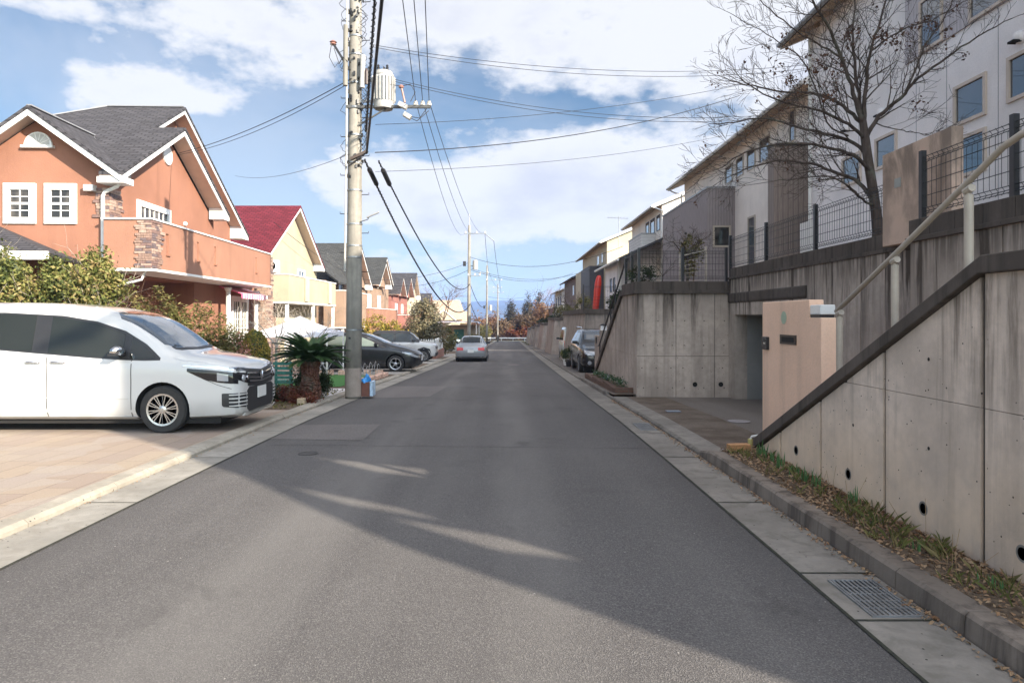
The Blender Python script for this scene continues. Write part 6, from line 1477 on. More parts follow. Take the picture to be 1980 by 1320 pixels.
pan('rear_window', 'rear', [(-.55, 1.12, 1.66), (.55, 1.12, 1.66)], M_CARG, off=.008, nu=6); pan('tail_lamp', 'rearm', [(.55, .72, 1.12), (.665, .72, 1.12)], M_RED, off=.012, nu=3)
pan('rear_sticker', 'rear', [(-.02, 1.35, 1.58), (.4, 1.35, 1.58)], plain('orange_sticker', (.65, .16, .04), .6), off=.012, nu=3, nv=2)
# ------------------------------------------------------------------ vegetation
import numpy as np
L_GREEN = m_leaf('leaf_green', [(.035, .05, .014), (.09, .11, .028), (.22, .21, .06), (.40, .27, .13)], 1.5)
L_OLIVE = m_leaf('leaf_olive', [(.05, .06, .02), (.12, .12, .035), (.20, .17, .06), (.26, .20, .09)], 2)
L_DARK = m_leaf('leaf_dark', [(.018, .03, .012), (.035, .055, .02), (.06, .08, .03)], 3)
L_PALM = m_leaf('leaf_palm', [(.018, .04, .014), (.035, .07, .022), (.05, .09, .03)], 3, .12, .45)
L_GOLD = m_leaf('leaf_gold', [(.08, .10, .02), (.20, .19, .03), (.34, .25, .04), (.46, .27, .05)], 4)
L_GREYG = m_leaf('leaf_greygreen', [(.07, .07, .04), (.14, .13, .08), (.22, .19, .11), (.26, .17, .10)], 1)
L_AUT = m_leaf('leaf_autumn', [(.10, .055, .03), (.20, .10, .05), (.28, .15, .08), (.20, .16, .08)], .3)
L_AUT2 = m_leaf('leaf_autumn_brown', [(.09, .06, .035), (.16, .10, .055), (.24, .16, .09)], .3)
L_CON = m_leaf('leaf_conifer', [(.018, .018, .010), (.034, .032, .014), (.08, .05, .025)], .3, .1)
L_RED = m_leaf('leaf_red', [(.05, .03, .015), (.16, .035, .02), (.10, .09, .03)], 3)
L_DEAD = m_leaf('leaf_dead', [(.05, .022, .015), (.10, .045, .025), (.16, .08, .045)], 3)
L_LITTER = m_leaf('leaf_litter', [(.12, .06, .03), (.26, .15, .08), (.36, .25, .15), (.16, .09, .05)], 3, .1)
L_GRASS = m_leaf('leaf_grass', [(.08, .10, .03), (.16, .17, .05), (.34, .27, .13)], 3)
L_SPR = m_leaf('leaf_sprout', [(.05, .13, .045), (.09, .20, .07), (.14, .26, .10)], 3)
BK_GREY = m_bark('bark_grey', (.085, .065, .055)); BK_PALE = m_bark('bark_pale', (.42, .36, .30)); BK_BR = m_bark('bark_brown', (.14, .09, .06))
def leaf_mesh(name, pts, nrm, size, mat, parent, elong=1.9, seed=1, org=None, fold=True):
    n = len(pts); rs = np.random.RandomState(seed)
    a = rs.normal(size=(n, 3)); u = np.cross(nrm, a); u /= np.linalg.norm(u, axis=1)[:, None] + 1e-9
    v = np.cross(nrm, u); s = size * rs.uniform(.6, 1.35, (n, 1))
    P_ = np.empty((n, 4, 3)); P_[:, 0] = pts - u * s * elong * .5; P_[:, 1] = pts - v * s * .42; P_[:, 2] = pts + u * s * elong * .5; P_[:, 3] = pts + v * s * .42
    if fold: P_[:, 1] += nrm * s * .18; P_[:, 3] += nrm * s * .18
    o0 = np.array(ORG[parent.name]) if parent else (np.array(org) if org is not None else np.zeros(3))
    V = (P_.reshape(-1, 3) - o0); me = bpy.data.meshes.new(name)
    me.vertices.add(4 * n); me.vertices.foreach_set('co', V.ravel()); me.loops.add(4 * n); me.loops.foreach_set('vertex_index', np.arange(4 * n))
    me.polygons.add(n); me.polygons.foreach_set('loop_start', np.arange(n) * 4); me.update(); me.validate()
    me.materials.append(mat); o = bpy.data.objects.new(name, me); COL.objects.link(o)
    if parent: o.parent = parent; ORG[o.name] = Vector(o0)
    elif org is not None: o.location = org
    return o
def clump_pts(blobs, n, seed, clump=.16, per=26, shell=.45, upb=.35):
    rs = np.random.RandomState(seed); vol = np.array([b[1][0] * b[1][1] * b[1][2] for b in blobs]) ** .8; vol /= vol.sum(); out = []; nr = []
    for b, w in zip(blobs, vol):
        k = max(1, int(n * w / per)); d = rs.normal(size=(k, 3)); d /= np.linalg.norm(d, axis=1)[:, None]; r = rs.uniform(shell, 1.03, (k, 1)) ** .7
        c = np.array(b[0]) + d * r * np.array(b[1])
        cs = clump * rs.uniform(.5, 1.5, (k, 1))
        pp = np.repeat(c, per, 0) + rs.normal(size=(k * per, 3)) * np.repeat(cs, per, 0) * .5
        dd = np.repeat(d, per, 0) + rs.normal(size=(k * per, 3)) * .8 + np.array([0, 0, upb]); dd /= np.linalg.norm(dd, axis=1)[:, None]
        out.append(pp); nr.append(dd)
    return np.concatenate(out), np.concatenate(nr)
def branch_mb(m, p, d, ln, r, depth, rnd, spread=.7, up=.12, sub=4, seg=4, minr=.0025, tips=None, taper=.55, sides=5):
    pts = [Vector(p)]; rs = [r]; d = Vector(d).normalized()
    for i in range(seg):
        d = (d + Vector((rnd.uniform(-1, 1), rnd.uniform(-1, 1), rnd.uniform(-1, 1) + up)) * .16).normalized()
        pts.append(pts[-1] + d * ln / seg); rs.append(max(minr, lerp(r, r * taper, (i + 1) / seg)))
    m.tube(pts, rs, sides if r > .02 else (4 if r > .006 else 3), False)
    if tips is not None: tips.append((pts[-1].copy(), d.copy()))
    if depth <= 0: return
    for k in range(sub):
        t = rnd.uniform(.25, 1.0) if k else 1.0; i = min(seg - 1, int(t * seg)); q = pts[i].lerp(pts[i + 1], t * seg - i) if t < 1 else pts[-1]
        ax = d.orthogonal(); ax.rotate(Matrix.Rotation(rnd.uniform(0, 2 * pi), 3, d)); nd = (d + ax * rnd.uniform(.5, 1.2) * spread + Vector((0, 0, up * .8))).normalized()
        branch_mb(m, q, nd, ln * rnd.uniform(.45, .75), max(minr, rs[i] * rnd.uniform(.45, .65)), depth - 1, rnd, spread, up, sub, seg, minr, tips, taper, sides)
def tree(name, label, cat, x, y, zg, trunk_h, trunk_r, blobs, n, size, leafm, bark, seed, group=None, limbs=5, crown='crown', clump=.16, per=26, elong=1.9, shell=.45):
    t = thing(name, label, cat, (x, y, zg), group=group); rnd = random.Random(seed)
    m = MB(); top = Vector((x + rnd.uniform(-.05, .05), y, zg + trunk_h)); m.tube([(x, y, zg - .15), (x, y, zg + .05), top], [trunk_r * 1.25, trunk_r, trunk_r * .75], 8)
    for k in range(limbs):
        b = rnd.choice(blobs); d = Vector(b[0]) + Vector((rnd.uniform(-1, 1) * b[1][0], rnd.uniform(-1, 1) * b[1][1], rnd.uniform(-.5, 1) * b[1][2])) * .7 - top
        branch_mb(m, top - Vector((0, 0, rnd.uniform(0, trunk_h * .4))), d, max(.2, d.length), trunk_r * .55, 2, rnd, .7, .1, 3)
    m.build('trunk', bark, t)
    p, nn = clump_pts(blobs, n, seed, clump, per, shell); leaf_mesh(crown, p, nn, size, leafm, t, elong, seed); return t
GL = lambda y: gz(y) + .05
# trees behind the van
for (x, y, top, w, sd_, lb) in ((-10.75, 14.6, 2.95, .62, 1, 'leafy green garden tree at the left frame edge behind the van'), (-9.75, 14.9, 2.85, .62, 2, 'second leafy green garden tree behind the van roof'), (-8.75, 14.5, 3.0, .55, 3, 'leafy garden tree with a pale forked trunk behind the van')):
    tree('garden_tree', lb, 'tree', x, y, GL(y), 1.5, .035, [((x, y, top - .50), (w * .78, w * .6, .38)), ((x - .32, y, top - .85), (w * .55, w * .5, .26)), ((x + .30, y + .1, top - .75), (w * .5, w * .4, .28)), ((x + .02, y, top - .20), (w * .4, w * .35, .24)), ((x + .1, y, top - 1.15), (w * .6, w * .5, .2))], 5000, .052, L_GREEN, BK_PALE, sd_, 'leafy garden trees behind the van', clump=.20, per=18, shell=.25)
tree('garden_tree', 'leafy green tree drooping over the white trim at the far left edge', 'tree', -11.2, 15.6, GL(15), 2, .04, [((-11.35, 15.6, 2.7), (.4, .4, .45)), ((-11.5, 15.6, 2.1), (.5, .4, .5))], 3500, .046, L_GREEN, BK_PALE, 14, 'leafy garden trees behind the van')
tree('brown_shrub', 'twiggy reddish brown shrub between the garden trees and the orange house', 'shrub', -9.0, 15.8, GL(15), .8, .02, [((-9.0, 15.8, 1.7), (.7, .4, .5)), ((-8.3, 15.9, 1.6), (.5, .4, .5))], 3500, .03, L_DEAD, BK_BR, 4)
def spray_conifer(label, x, y, zg, h, w, seed, mat=L_OLIVE, n=26, sz=.022, name='conifer_shrub', group='olive conifer shrubs between the van and the house'):
    t = thing(name, label, 'shrub', (x, y, zg), group=group); rnd = random.Random(seed); m = MB(); P_ = []; D_ = []
    for k in range(n):
        a = rnd.uniform(0, 2 * pi); e = rnd.uniform(.1, 1.25); ln = rnd.uniform(.55, 1) * (h * sin(e) * .95 + w * cos(e)); p = Vector((x, y, zg + rnd.uniform(.05, .45) * h)); d = Vector((cos(a) * cos(e) * 1.0, sin(a) * cos(e), sin(e)))
        ln *= .75; pts = [p + d * ln * i / 5 + Vector((0, 0, -.10 * (i / 5) ** 2 * ln * (1 if i < 3 else .4))) for i in range(6)]; m.tube(pts, [.014, .012, .009, .007, .005, .003], 4, False)
        for i in range(230):
            t_ = rnd.uniform(.10, 1.02); i0 = min(4, int(t_ * 5)); q = pts[i0].lerp(pts[i0 + 1], t_ * 5 - i0); wd = .13 * (1.15 - t_) + .03
            P_.append(tuple(q + Vector((rnd.gauss(0, wd), rnd.gauss(0, wd), rnd.gauss(0, wd * .8))))); D_.append(tuple(Vector((rnd.gauss(0, .6), rnd.gauss(0, .6), 1)).normalized()))
    m.build('branches', BK_BR, t); leaf_mesh('foliage', np.array(P_), np.array(D_), sz, mat, t, 3.0, seed)
spray_conifer('spreading olive conifer with upright sprays behind the van windscreen', -7.25, 15.0, GL(15), 2.35, 1.15, 5, n=60, sz=.040)
spray_conifer('lower olive conifer to the right of the spreading one, behind the van bonnet', -6.55, 15.3, GL(15), 1.5, .8, 6, n=46, sz=.040)
spray_conifer('small orange tinged conifer behind the van roof', -8.15, 15.2, GL(15), 1.95, .25, 7, L_GOLD, 22, .03)
tree('green_bush', 'broad leaved green bush just left of the white french door', 'shrub', -6.25, 16.3, GL(16), .4, .02, [((-6.3, 16.3, .75), (.40, .35, .55)), ((-6.0, 16.2, .45), (.3, .3, .35))], 3600, .04, L_GREEN, BK_BR, 8)
tree('flower_shrub', 'thin shrub with pink red blossoms beside the golden dome bush', 'shrub', -6.05, 15.4, GL(15), .3, .012, [((-6.02, 15.4, .72), (.22, .2, .45))], 700, .04, m_leaf('leaf_pinkmix', [(.05, .08, .03), (.12, .14, .05), (.5, .16, .14), (.6, .4, .32)], 9), BK_BR, 9)
# clipped dome
t_ = thing('dome_bush', 'clipped egg shaped golden green bush beside the green slatted bench', 'bush', (-5.95, 16.2, GL(16)))
m = MB(); m.tube([(-5.95, 16.2, -.2), (-5.95, 16.2, .5)], .03, 6); m.build('trunk', BK_BR, t_)
rs = np.random.RandomState(5); d = rs.normal(size=(9000, 3)); d /= np.linalg.norm(d, axis=1)[:, None]; rr = 1 + rs.normal(size=(9000, 1)) * .035 + .04 * np.sin(d[:, :1] * 9) * np.sin(d[:, 2:3] * 11); p = np.array([-5.95, 16.2, .74]) + d * rr * np.array([.335, .335, .60]) * (1 - .10 * d[:, 2:3]); leaf_mesh('foliage', p, d * .6 + rs.normal(size=d.shape) * .5, .020, L_GOLD, t_, 2.2, 5)
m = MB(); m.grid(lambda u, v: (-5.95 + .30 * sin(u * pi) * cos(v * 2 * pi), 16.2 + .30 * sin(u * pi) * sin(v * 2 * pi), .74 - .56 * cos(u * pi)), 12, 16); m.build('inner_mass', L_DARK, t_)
# small bare tree
def bare_tree(name, label, x, y, zg, h, r, seed, bark, depth=3, spread=.75, up=.15, group=None, sub=4, cat='tree', lean=(0, 0), stems=1, first=None, leaves=None):
    t = thing(name, label, cat, (x, y, zg), group=group); rnd = random.Random(seed); tips = []
    for s_ in range(stems):
        m = MB(); th_ = first or h * .4; top = Vector((x + lean[0] + (rnd.uniform(-.2, .2) * h if stems > 1 else 0), y + lean[1], zg + th_)); m.tube([(x, y, zg - .2), (x + lean[0] * .3, y, zg + th_ * .5), top], [r * 1.2, r, r * .8], 7)
        for k in range(5): branch_mb(m, top - Vector((0, 0, rnd.uniform(0, .25) * th_)), (rnd.uniform(-1, 1) * spread * 1.2, rnd.uniform(-1, 1) * spread * 1.2, 1), (h - th_) * rnd.uniform(.45, .65), r * .6, depth, rnd, spread, up, sub, tips=tips)
        m.build('trunk' if stems == 1 else 'stem', bark, t)
    if leaves:
        pts = []; rnd2 = random.Random(seed)
        for q, d in tips:
            if rnd2.random() < leaves[0]: pts += [tuple(q + Vector((rnd2.gauss(0, .04), rnd2.gauss(0, .04), rnd2.gauss(-.02, .04)))) for _ in range(leaves[1])]
        if pts: nn = np.random.RandomState(seed).normal(size=(len(pts), 3)); nn /= np.linalg.norm(nn, axis=1)[:, None]; leaf_mesh('leaves', np.array(pts), nn, leaves[2], leaves[3], t, 1.6, seed)
    return t
bare_tree('bare_tree', 'small bare tree with a pale trunk between the dome bush and the palm', -6.05, 18.0, GL(18), 2.35, .035, 21, BK_PALE, 3, .9, .05, sub=4, first=1.15)
bare_tree('bare_tree', 'second small bare tree behind the cycad palm, in front of the white canopy', -5.4, 19.5, GL(19), 2.4, .03, 22, BK_PALE, 3, .8, .05, sub=4, first=1.2)
# cycad
def cycad():
    x, y = -3.98, 13.9; z0 = GL(14); t = thing('cycad_palm', 'cycad palm with a shaggy brown trunk and dark feathery fronds beside the near pole', 'palm', (x, y, z0)); rnd = random.Random(3)
    m = MB()
    for k in range(420):
        z = rnd.uniform(0, .78); a = rnd.uniform(0, 2 * pi); r = .155 + .025 * sin(z * 9); p = Vector((x + r * cos(a), y + r * sin(a), z0 + z)); d = Vector((cos(a), sin(a), .75)); R = d.to_track_quat('X', 'Z').to_matrix(); m.obox(p, (.09, .045, .03), R)
    m.lathe([(.15, 0), (.17, .2), (.15, .5), (.14, .78), (.001, .8)], (x, y, z0), 12); m.build('trunk', m_bark('cycad_bark', (.16, .075, .05)), t)
    for k in range(64):
        a = 2 * pi * k * .618 + rnd.uniform(-.2, .2); e = rnd.uniform(.6, 1.4) if k % 4 else rnd.uniform(.35, .8); ln = rnd.uniform(.66, .86); m = MB()
        d = Vector((cos(a) * cos(e), sin(a) * cos(e), sin(e))); p = Vector((x + .05 * cos(a), y + .05 * sin(a), z0 + .78)); pts = [p]; dd = d.copy(); n_ = 12
        for i in range(n_): dd = (dd + Vector((cos(a), sin(a), 0)) * .055 + Vector((0, 0, -.075))).normalized(); pts.append(pts[-1] + dd * ln / n_)
        m.tube(pts, [.008 * (1 - .7 * i / n_) for i in range(n_ + 1)], 4, False)
        for i in range(44):
            t_ = .10 + .90 * i / 43; i0 = min(n_ - 1, int(t_ * n_)); q = pts[i0].lerp(pts[i0 + 1], t_ * n_ - i0); T = (pts[min(i0 + 1, n_)] - pts[i0]).normalized(); S = T.cross(Vector((0, 0, 1))); S = S.normalized() if S.length > .1 else Vector((1, 0, 0)); U = S.cross(T)
            ll = .17 * (1 - .65 * t_ ** 2) * (.5 + min(.5, t_ * 2.5))
            for s_ in (-1, 1):
                v = (S * s_ * .80 + T * .62 + U * .28).normalized(); w = T * .0095; m.face(q - w, q + v * ll * .5 - w + U * .004, q + v * ll, q + v * ll * .5 + w + U * .004, q + w)
        m.build('frond', L_PALM, t, fix=False)
cycad()
for i, (x, y, w, h, mt_, lb) in enumerate(((-4.35, 13.7, .38, .26, L_RED, 'low red and green shrub round the foot of the cycad'), (-4.75, 13.6, .40, .28, L_DARK, 'low dark shrub below the green slatted bench'), (-3.98, 13.35, .34, .16, L_RED, 'reddish ground cover clump by the kerb before the cycad'), (-3.95, 14.7, .20, .50, L_DARK, 'dark green shrub between the cycad and the near pole'), (-4.35, 14.6, .22, .60, L_DARK, 'dark upright shrub left of the cycad trunk'), (-5.15, 13.6, .30, .22, L_OLIVE, 'low olive shrub just right of the van'))):
    tree('low_shrub', lb, 'shrub', x, y, GL(y), h * .4, .012, [((x, y, GL(y) + h * .6), (w, w * .8, h * .6))], 1700, .032, mt_, BK_BR, 40 + i, 'low shrubs round the cycad', limbs=3, clump=.08, shell=.1)
# green slatted bench
bn = thing('slatted_bench', 'green painted slatted bench back with two panels behind the cycad', 'bench', (-5.0, 14.9, GL(15)))
R_ = Matrix.Rotation(radians(-6), 3, 'Z')
def bb(x0, x1, y0, y1, z0, z1, nm): 
    m = MB(); c = Vector((-5.0, 14.9, 0)) + R_ @ Vector(((x0 + x1) / 2, (y0 + y1) / 2, 0)); c.z = GL(15) + (z0 + z1) / 2; m.obox(c, (x1 - x0, y1 - y0, z1 - z0), R_); m.build(nm, M_WOODG, bn)
for (a, b) in ((-.46, -.16), (-.08, .36)):
    for k in range(5): bb(a, b, -.012, .012, .28 + k * .10, .345 + k * .10, 'slat')
    bb(a + .03, a + .08, .012, .04, .0, .76, 'post'); bb(b - .08, b - .03, .012, .04, .0, .76, 'post')
bb(-.46, .36, .05, .45, .30, .33, 'seat')
# lattice screen
lt = thing('lattice_screen', 'pinkish lattice screen behind the dome bush', 'screen', (-6.3, 19.6, GL(19)))
m = MB(); x0, x1, z0, z1 = -6.7, -5.75, .05, .95
for k in range(-9, 10):
    for s_ in (1, -1):
        xa = lerp(x0, x1, k / 9.0); 
        pts = []
        for t_ in (0, 1):
            xx = xa + (z1 - z0) * t_ * 1.0 * s_ + (0 if s_ > 0 else (x1 - x0)) * 0; pts.append((xx, 19.6 + s_ * .006, z0 + (z1 - z0) * t_))
        a, b = Vector(pts[0]), Vector(pts[1])
        # clip to the frame
        def cl(a, b):
            for X, sg in ((x0, 1), (x1, -1)):
                if (a.x - X) * sg < 0 and (b.x - X) * sg < 0: return None
                if (a.x - X) * sg < 0: a = a.lerp(b, (X - a.x) / (b.x - a.x))
                if (b.x - X) * sg < 0: b = b.lerp(a, (X - b.x) / (a.x - b.x))
            return a, b
        c_ = cl(a, b)
        if c_ and (c_[0] - c_[1]).length > .03: m.bar(c_[0], c_[1], .028, .01)
M_LAT = plain('lattice_paint', (.55, .36, .28), .8, .12, 9)
m.build('lattice', M_LAT, lt); m = MB(); m.box(x0 - .04, x0, 19.57, 19.63, -.3, 1.0); m.box(x1, x1 + .04, 19.57, 19.63, -.3, 1.0); m.box(x0, x1, 19.57, 19.63, .95, 1.0); m.box(x0, x1, 19.57, 19.63, 0, .05); m.build('frame', M_LAT, lt)
# canopy tent
tn = thing('canopy_tent', 'white pop up canopy tent in the garden behind the cycad', 'tent', (-7.1, 24.0, GL(24)))
m = MB(); X0, X1, Y0_, Y1_ = -8.5, -6.0, 22.9, 25.2; ze = 1.10; cx_, cy_ = -7.25, 24.05; pk = (cx_, cy_, 1.66)
C_4 = [(X0, Y0_, ze), (X1, Y0_, ze), (X1, Y1_, ze), (X0, Y1_, ze)]
for a, b in zip(C_4, C_4[1:] + C_4[:1]):
    for i in range(6):
        f0, f1 = i / 6, (i + 1) / 6; sg = lambda f: -.10 * sin(pi * f)
        def pt(c, f): v = Vector(c).lerp(Vector(pk), f); v.z += sg(f) * .6; return tuple(v)
        m.face(pt(a, f0), pt(b, f0), pt(b, f1), pt(a, f1))
    m.face(a, b, (b[0], b[1], ze - .16), (a[0], a[1], ze - .16))
m.build('fabric_roof', plain('tent_fabric', (.74, .74, .80), .7, .04, 3), tn, fix=True)
for (x, y, z) in C_4: m = MB(); m.box(x - .02, x + .02, y - .02, y + .02, GL(24) - .1, ze); m.build('leg', M_WHITE2, tn)
ORD = ['first', 'second', 'third', 'fourth', 'fifth', 'sixth', 'seventh', 'eighth', 'ninth', 'tenth', 'eleventh']
# edging stones, hoops
M_PINKST = plain('pink_stone', (.58, .38, .29), .9, .25, 14, .4)
for i in range(11):
    y = 18.2 + i * .43; m = MB(); h_ = .11 + .02 * (i % 3); m.obox((-3.98, y, gz(y) + .05 + h_ / 2), (.16, .30, h_), .03 * ((i * 7) % 5 - 2)); o = m.build('edging_stone', M_PINKST, bevel=.012)
    prop(o, ORD[i] + ' pink edging stone from the near pole in the kerbside row', 'stone', 'pink edging stones round the turf strip')
for i in range(6):
    x = -4.3 - i * .42; m = MB(); m.obox((x, 23.2, gz(23) + .13), (.24, .16, .16), .05 * ((i * 5) % 3 - 1)); o = m.build('edging_stone', M_PINKST, bevel=.012)
    prop(o, ORD[i] + ' pink edging stone from the kerb in the row before the hatchback', 'stone', 'pink edging stones round the turf strip')
for i in range(9):
    y = 18.6 + i * .42; m = MB(); w_ = .30; pts = [(-4.1, y + w_ * cos(a), gz(y) + .06 + (.42 + .10 * (i % 2)) * sin(a)) for a in [pi * k / 12 for k in range(13)]]; m.tube(pts, .007, 5)
    prop(m.build('garden_hoop', M_GREY), ORD[i] + ' thin wire hoop from the near pole in the overlapping kerbside row', 'hoop', 'wire hoops along the kerb')
for i in range(3):
    m = MB(); r_ = .55; xx = -5.3 + i * .5; pts = [(xx + r_ * cos(a), 18.3, gz(18) + .06 + .78 * sin(a)) for a in [pi * k / 14 for k in range(15)]]; m.tube(pts, .008, 5)
    prop(m.build('garden_hoop', M_GREY), ['wide thin wire hoop nearest the cycad, left of the near pole', 'wide thin wire hoop hidden partly by the near pole', 'wide thin wire hoop crossing before the hatchback door'][i], 'hoop', 'wide wire hoops')
# bags at the pole
bx_ = thing('refuse_box', 'brown box with white and blue sides standing at the foot of the near pole', 'box', (-3.05, 14.95, gz(15)))
z0 = gz(15) + .03; m = MB(); m.box(-3.15, -2.97, 14.88, 15.2, z0 + .02, z0 + .33); m.build('body', plain('brown_box', (.15, .055, .035), .6, .15, 9), bx_, bevel=.006)
m = MB(); m.box(-2.968, -2.90, 14.87, 15.2, z0 + .02, z0 + .345); m.build('side_bag', plain('pale_blue_bag', (.42, .55, .68), .5, .3, 14), bx_, bevel=.015)
m = MB(); rnd = random.Random(2)
def bag(u, v): a = u * 2 * pi; e = v * pi * .5; r = .095 * cos(e) ** .7 * (1 + .30 * sin(a * 3 + v * 5) + .16 * sin(a * 7 + v * 11)); return (-3.08 + r * cos(a), 15.0 + r * 1.1 * sin(a), z0 + .31 + (.15 + .05 * cos(a)) * sin(e))
m.grid(bag, 20, 8); prop(m.build('blue_bag', plain('blue_bag', (.04, .26, .62), .45, .25, 14), smooth=True), 'crumpled bright blue bag lying on the brown box by the pole', 'bag')
m = MB(); m.box(-3.98, -3.84, 13.0, 13.5, gz(13), gz(13) + .17); prop(m.build('border_block', plain('tan_block', (.42, .33, .22), .9, .2, 12, .3), bevel=.01), 'tan concrete border block beside the ground cover near the kerb', 'block')
# picket fence on brick base
pf = thing('picket_fence', 'white picket fence on a red brick base beyond the boxy white car', 'fence', (-4.1, 40, gz(40)))
g4 = gz(40.5) + .05
m = MB(); m.box(-4.3, -4.12, 40.2, 45.5, g4 - .3, g4 + .42); m.box(-7.8, -4.3, 40.2, 40.35, g4 - .3, g4 + .42); m.build('brick_base', M_BRICKR, pf)
for (z) in (g4 + .52, g4 + 1.0): m = MB(); m.box(-7.8, -4.2, 40.26, 40.29, z, z + .06); m.box(-4.23, -4.20, 40.26, 45.5, z, z + .06); m.build('rail', M_WHITE, pf)
for k in range(26): x = -7.7 + k * .135; m = MB(); m.prism([(x, g4 + .44), (x + .075, g4 + .44), (x + .075, g4 + 1.12), (x + .037, g4 + 1.18), (x, g4 + 1.12)], 'y', 40.235, 40.26); m.build('picket', M_WHITE, pf)
for k in range(38): y = 40.3 + k * .135; m = MB(); m.prism([(y, g4 + .44), (y + .09, g4 + .44), (y + .09, g4 + 1.12), (y + .045, g4 + 1.18), (y, g4 + 1.12)], 'x', -4.20, -4.175); m.build('picket', M_WHITE, pf)
y = 43.3; x = -5.15
tree('grey_green_tree', 'loose grey green tree standing behind the white picket fence', 'tree', x, y, GL(y), 1.3, .07, [((x, y, 1.25), (1.15, 1.0, 1.5)), ((x - .5, y, .5), (.9, .8, .9)), ((x + .5, y, .6), (.9, .8, 1.0)), ((x + .1, y, 2.2), (.6, .6, .6))], 9000, .085, L_GREYG, BK_GREY, 50, limbs=9, clump=.30, per=18, shell=.25)
for i, (x, y, zt, w, mt_, lb) in enumerate(((-8.0, 41.8, 1.7, .85, L_GOLD, 'yellow green bush behind the boxy white car'), (-6.9, 41.9, 1.3, .6, L_GOLD, 'small orange green bush right of the yellow green bush'), (-9.1, 42.0, 1.2, .7, L_DARK, 'dark green bush near the peach balcony post'), (-4.3, 48.5, .9, .8, L_OLIVE, 'olive bush beyond the picket fence end'), (-3.7, 80, -.3, 1.2, L_OLIVE, 'olive hedge bush beside the third pole'), (-4.2, 104, .3, 1.6, L_OLIVE, 'dark olive bush at the end of the left row'))):
    g = GL(y); tree('garden_bush', lb, 'bush', x, y, g, (zt - g) * .4, .03, [((x, y, lerp(g, zt, .58)), (w, w * .8, (zt - g) * .45))], 2600, .075, mt_, BK_BR, 60 + i, 'bushes along the left gardens', clump=.2)
bare_tree('bare_tree', 'tall bare tree showing above the far left roofs', -9.5, 104, GL(104), 10.0, .16, 31, BK_BR, 4, .8, .1, sub=4)
m = MB(); m.box(-3.35, -3.15, 60, 60.2, 0, 0)

# ---- right-hand side plants
def limb(m, pts, r0, r1, rnd, tips, sub=1.0, depth=3, seg_sub=.16):
    P_ = [Vector(p) for p in pts]; Q = []
    for i in range(len(P_) - 1):
        p0, p1, p2, p3 = P_[max(i - 1, 0)], P_[i], P_[i + 1], P_[min(i + 2, len(P_) - 1)]
        for k in range(4):
            t = k / 4; Q.append(.5 * ((2 * p1) + (p2 - p0) * t + (2 * p0 - 5 * p1 + 4 * p2 - p3) * t * t + (3 * p1 - p0 - 3 * p2 + p3) * t ** 3))
    Q.append(P_[-1]); n = len(Q); rs_ = [1.0 * lerp(r0, r1, (i / (n - 1)) ** .9) for i in range(n)]
    Q = [q + Vector((rnd.uniform(-1, 1), rnd.uniform(-1, 1), rnd.uniform(-1, 1))) * .012 for q in Q]
    m.tube(Q, rs_, 8 if r0 > .02 else 5, False)
    L_ = sum((Q[i + 1] - Q[i]).length for i in range(n - 1)); k = int(L_ / seg_sub * sub * 1.25)
    for j in range(k):
        t = .12 + .88 * (j + rnd.random()) / max(1, k); i = min(n - 2, int(t * (n - 1))); q = Q[i].lerp(Q[i + 1], t * (n - 1) - i); d = (Q[i + 1] - Q[i]).normalized()
        ax = Vector((rnd.uniform(-1, 1), rnd.uniform(-1, 1), rnd.uniform(-.6, 1))); ax = (ax - d * ax.dot(d)).normalized()
        nd = (d * .85 + ax * rnd.uniform(.5, 1.0)).normalized(); ll = rnd.uniform(.22, .62) * (1.1 - .45 * t)
        branch_mb(m, q, nd, ll, max(.004, rs_[i] * .42), depth - 1 if ll > .26 else depth - 2, rnd, .62, .10, 4, 4, .0025, tips, .5, 5)
    branch_mb(m, Q[-1], Q[-1] - Q[-2], .35, r1, depth - 1, rnd, .6, .1, 4, 4, .0019, tips)
bt = thing('bare_tree', 'large bare spreading tree with fine twigs and dead leaves before the tall house', 'tree', (5.3, 9.8, 2.6)); rnd = random.Random(12); tips = []
Y0t = 9.8
def TP(l): return [P(a, b, Y=Y0t + c) for a, b, c in l]
m = MB()
tr_ = TP([(1697, 480, 0), (1698, 450, 0), (1694, 410, 0), (1685, 350, 0), (1677, 300, 0), (1672, 262, 0), (1668, 232, 0)]); m.tube(tr_, [.088, .078, .070, .064, .062, .058, .048], 12, False)
limb(m, TP([(1669, 240, 0), (1650, 180, -.1), (1632, 120, -.2), (1605, 60, -.35), (1570, 0, -.5), (1545, -40, -.6)]), .036, .010, rnd, tips)
limb(m, TP([(1668, 238, 0), (1660, 180, .2), (1652, 120, .35), (1650, 60, .5), (1655, -20, .6)]), .032, .010, rnd, tips)
limb(m, TP([(1670, 236, 0), (1674, 170, -.1), (1682, 100, -.1), (1702, 40, -.1), (1722, -30, 0)]), .034, .010, rnd, tips)
limb(m, TP([(1676, 262, 0), (1700, 225, -.1), (1740, 190, -.2), (1775, 152, -.3), (1830, 112, -.5), (1890, 72, -.7), (1955, 35, -.9)]), .034, .006, rnd, tips, .9)
limb(m, TP([(1752, 180, -.2), (1772, 130, 0), (1795, 80, .2), (1830, 30, .3), (1850, -20, .4)]), .018, .006, rnd, tips, .9)
limb(m, TP([(1668, 245, 0), (1640, 212, .2), (1600, 188, .3), (1560, 180, .4), (1500, 176, .6), (1440, 163, .8), (1395, 150, 1.0)]), .030, .006, rnd, tips)
limb(m, TP([(1672, 268, 0), (1640, 240, -.3), (1590, 216, -.5), (1545, 205, -.8), (1490, 190, -1.0), (1430, 150, -1.2)]), .026, .006, rnd, tips)
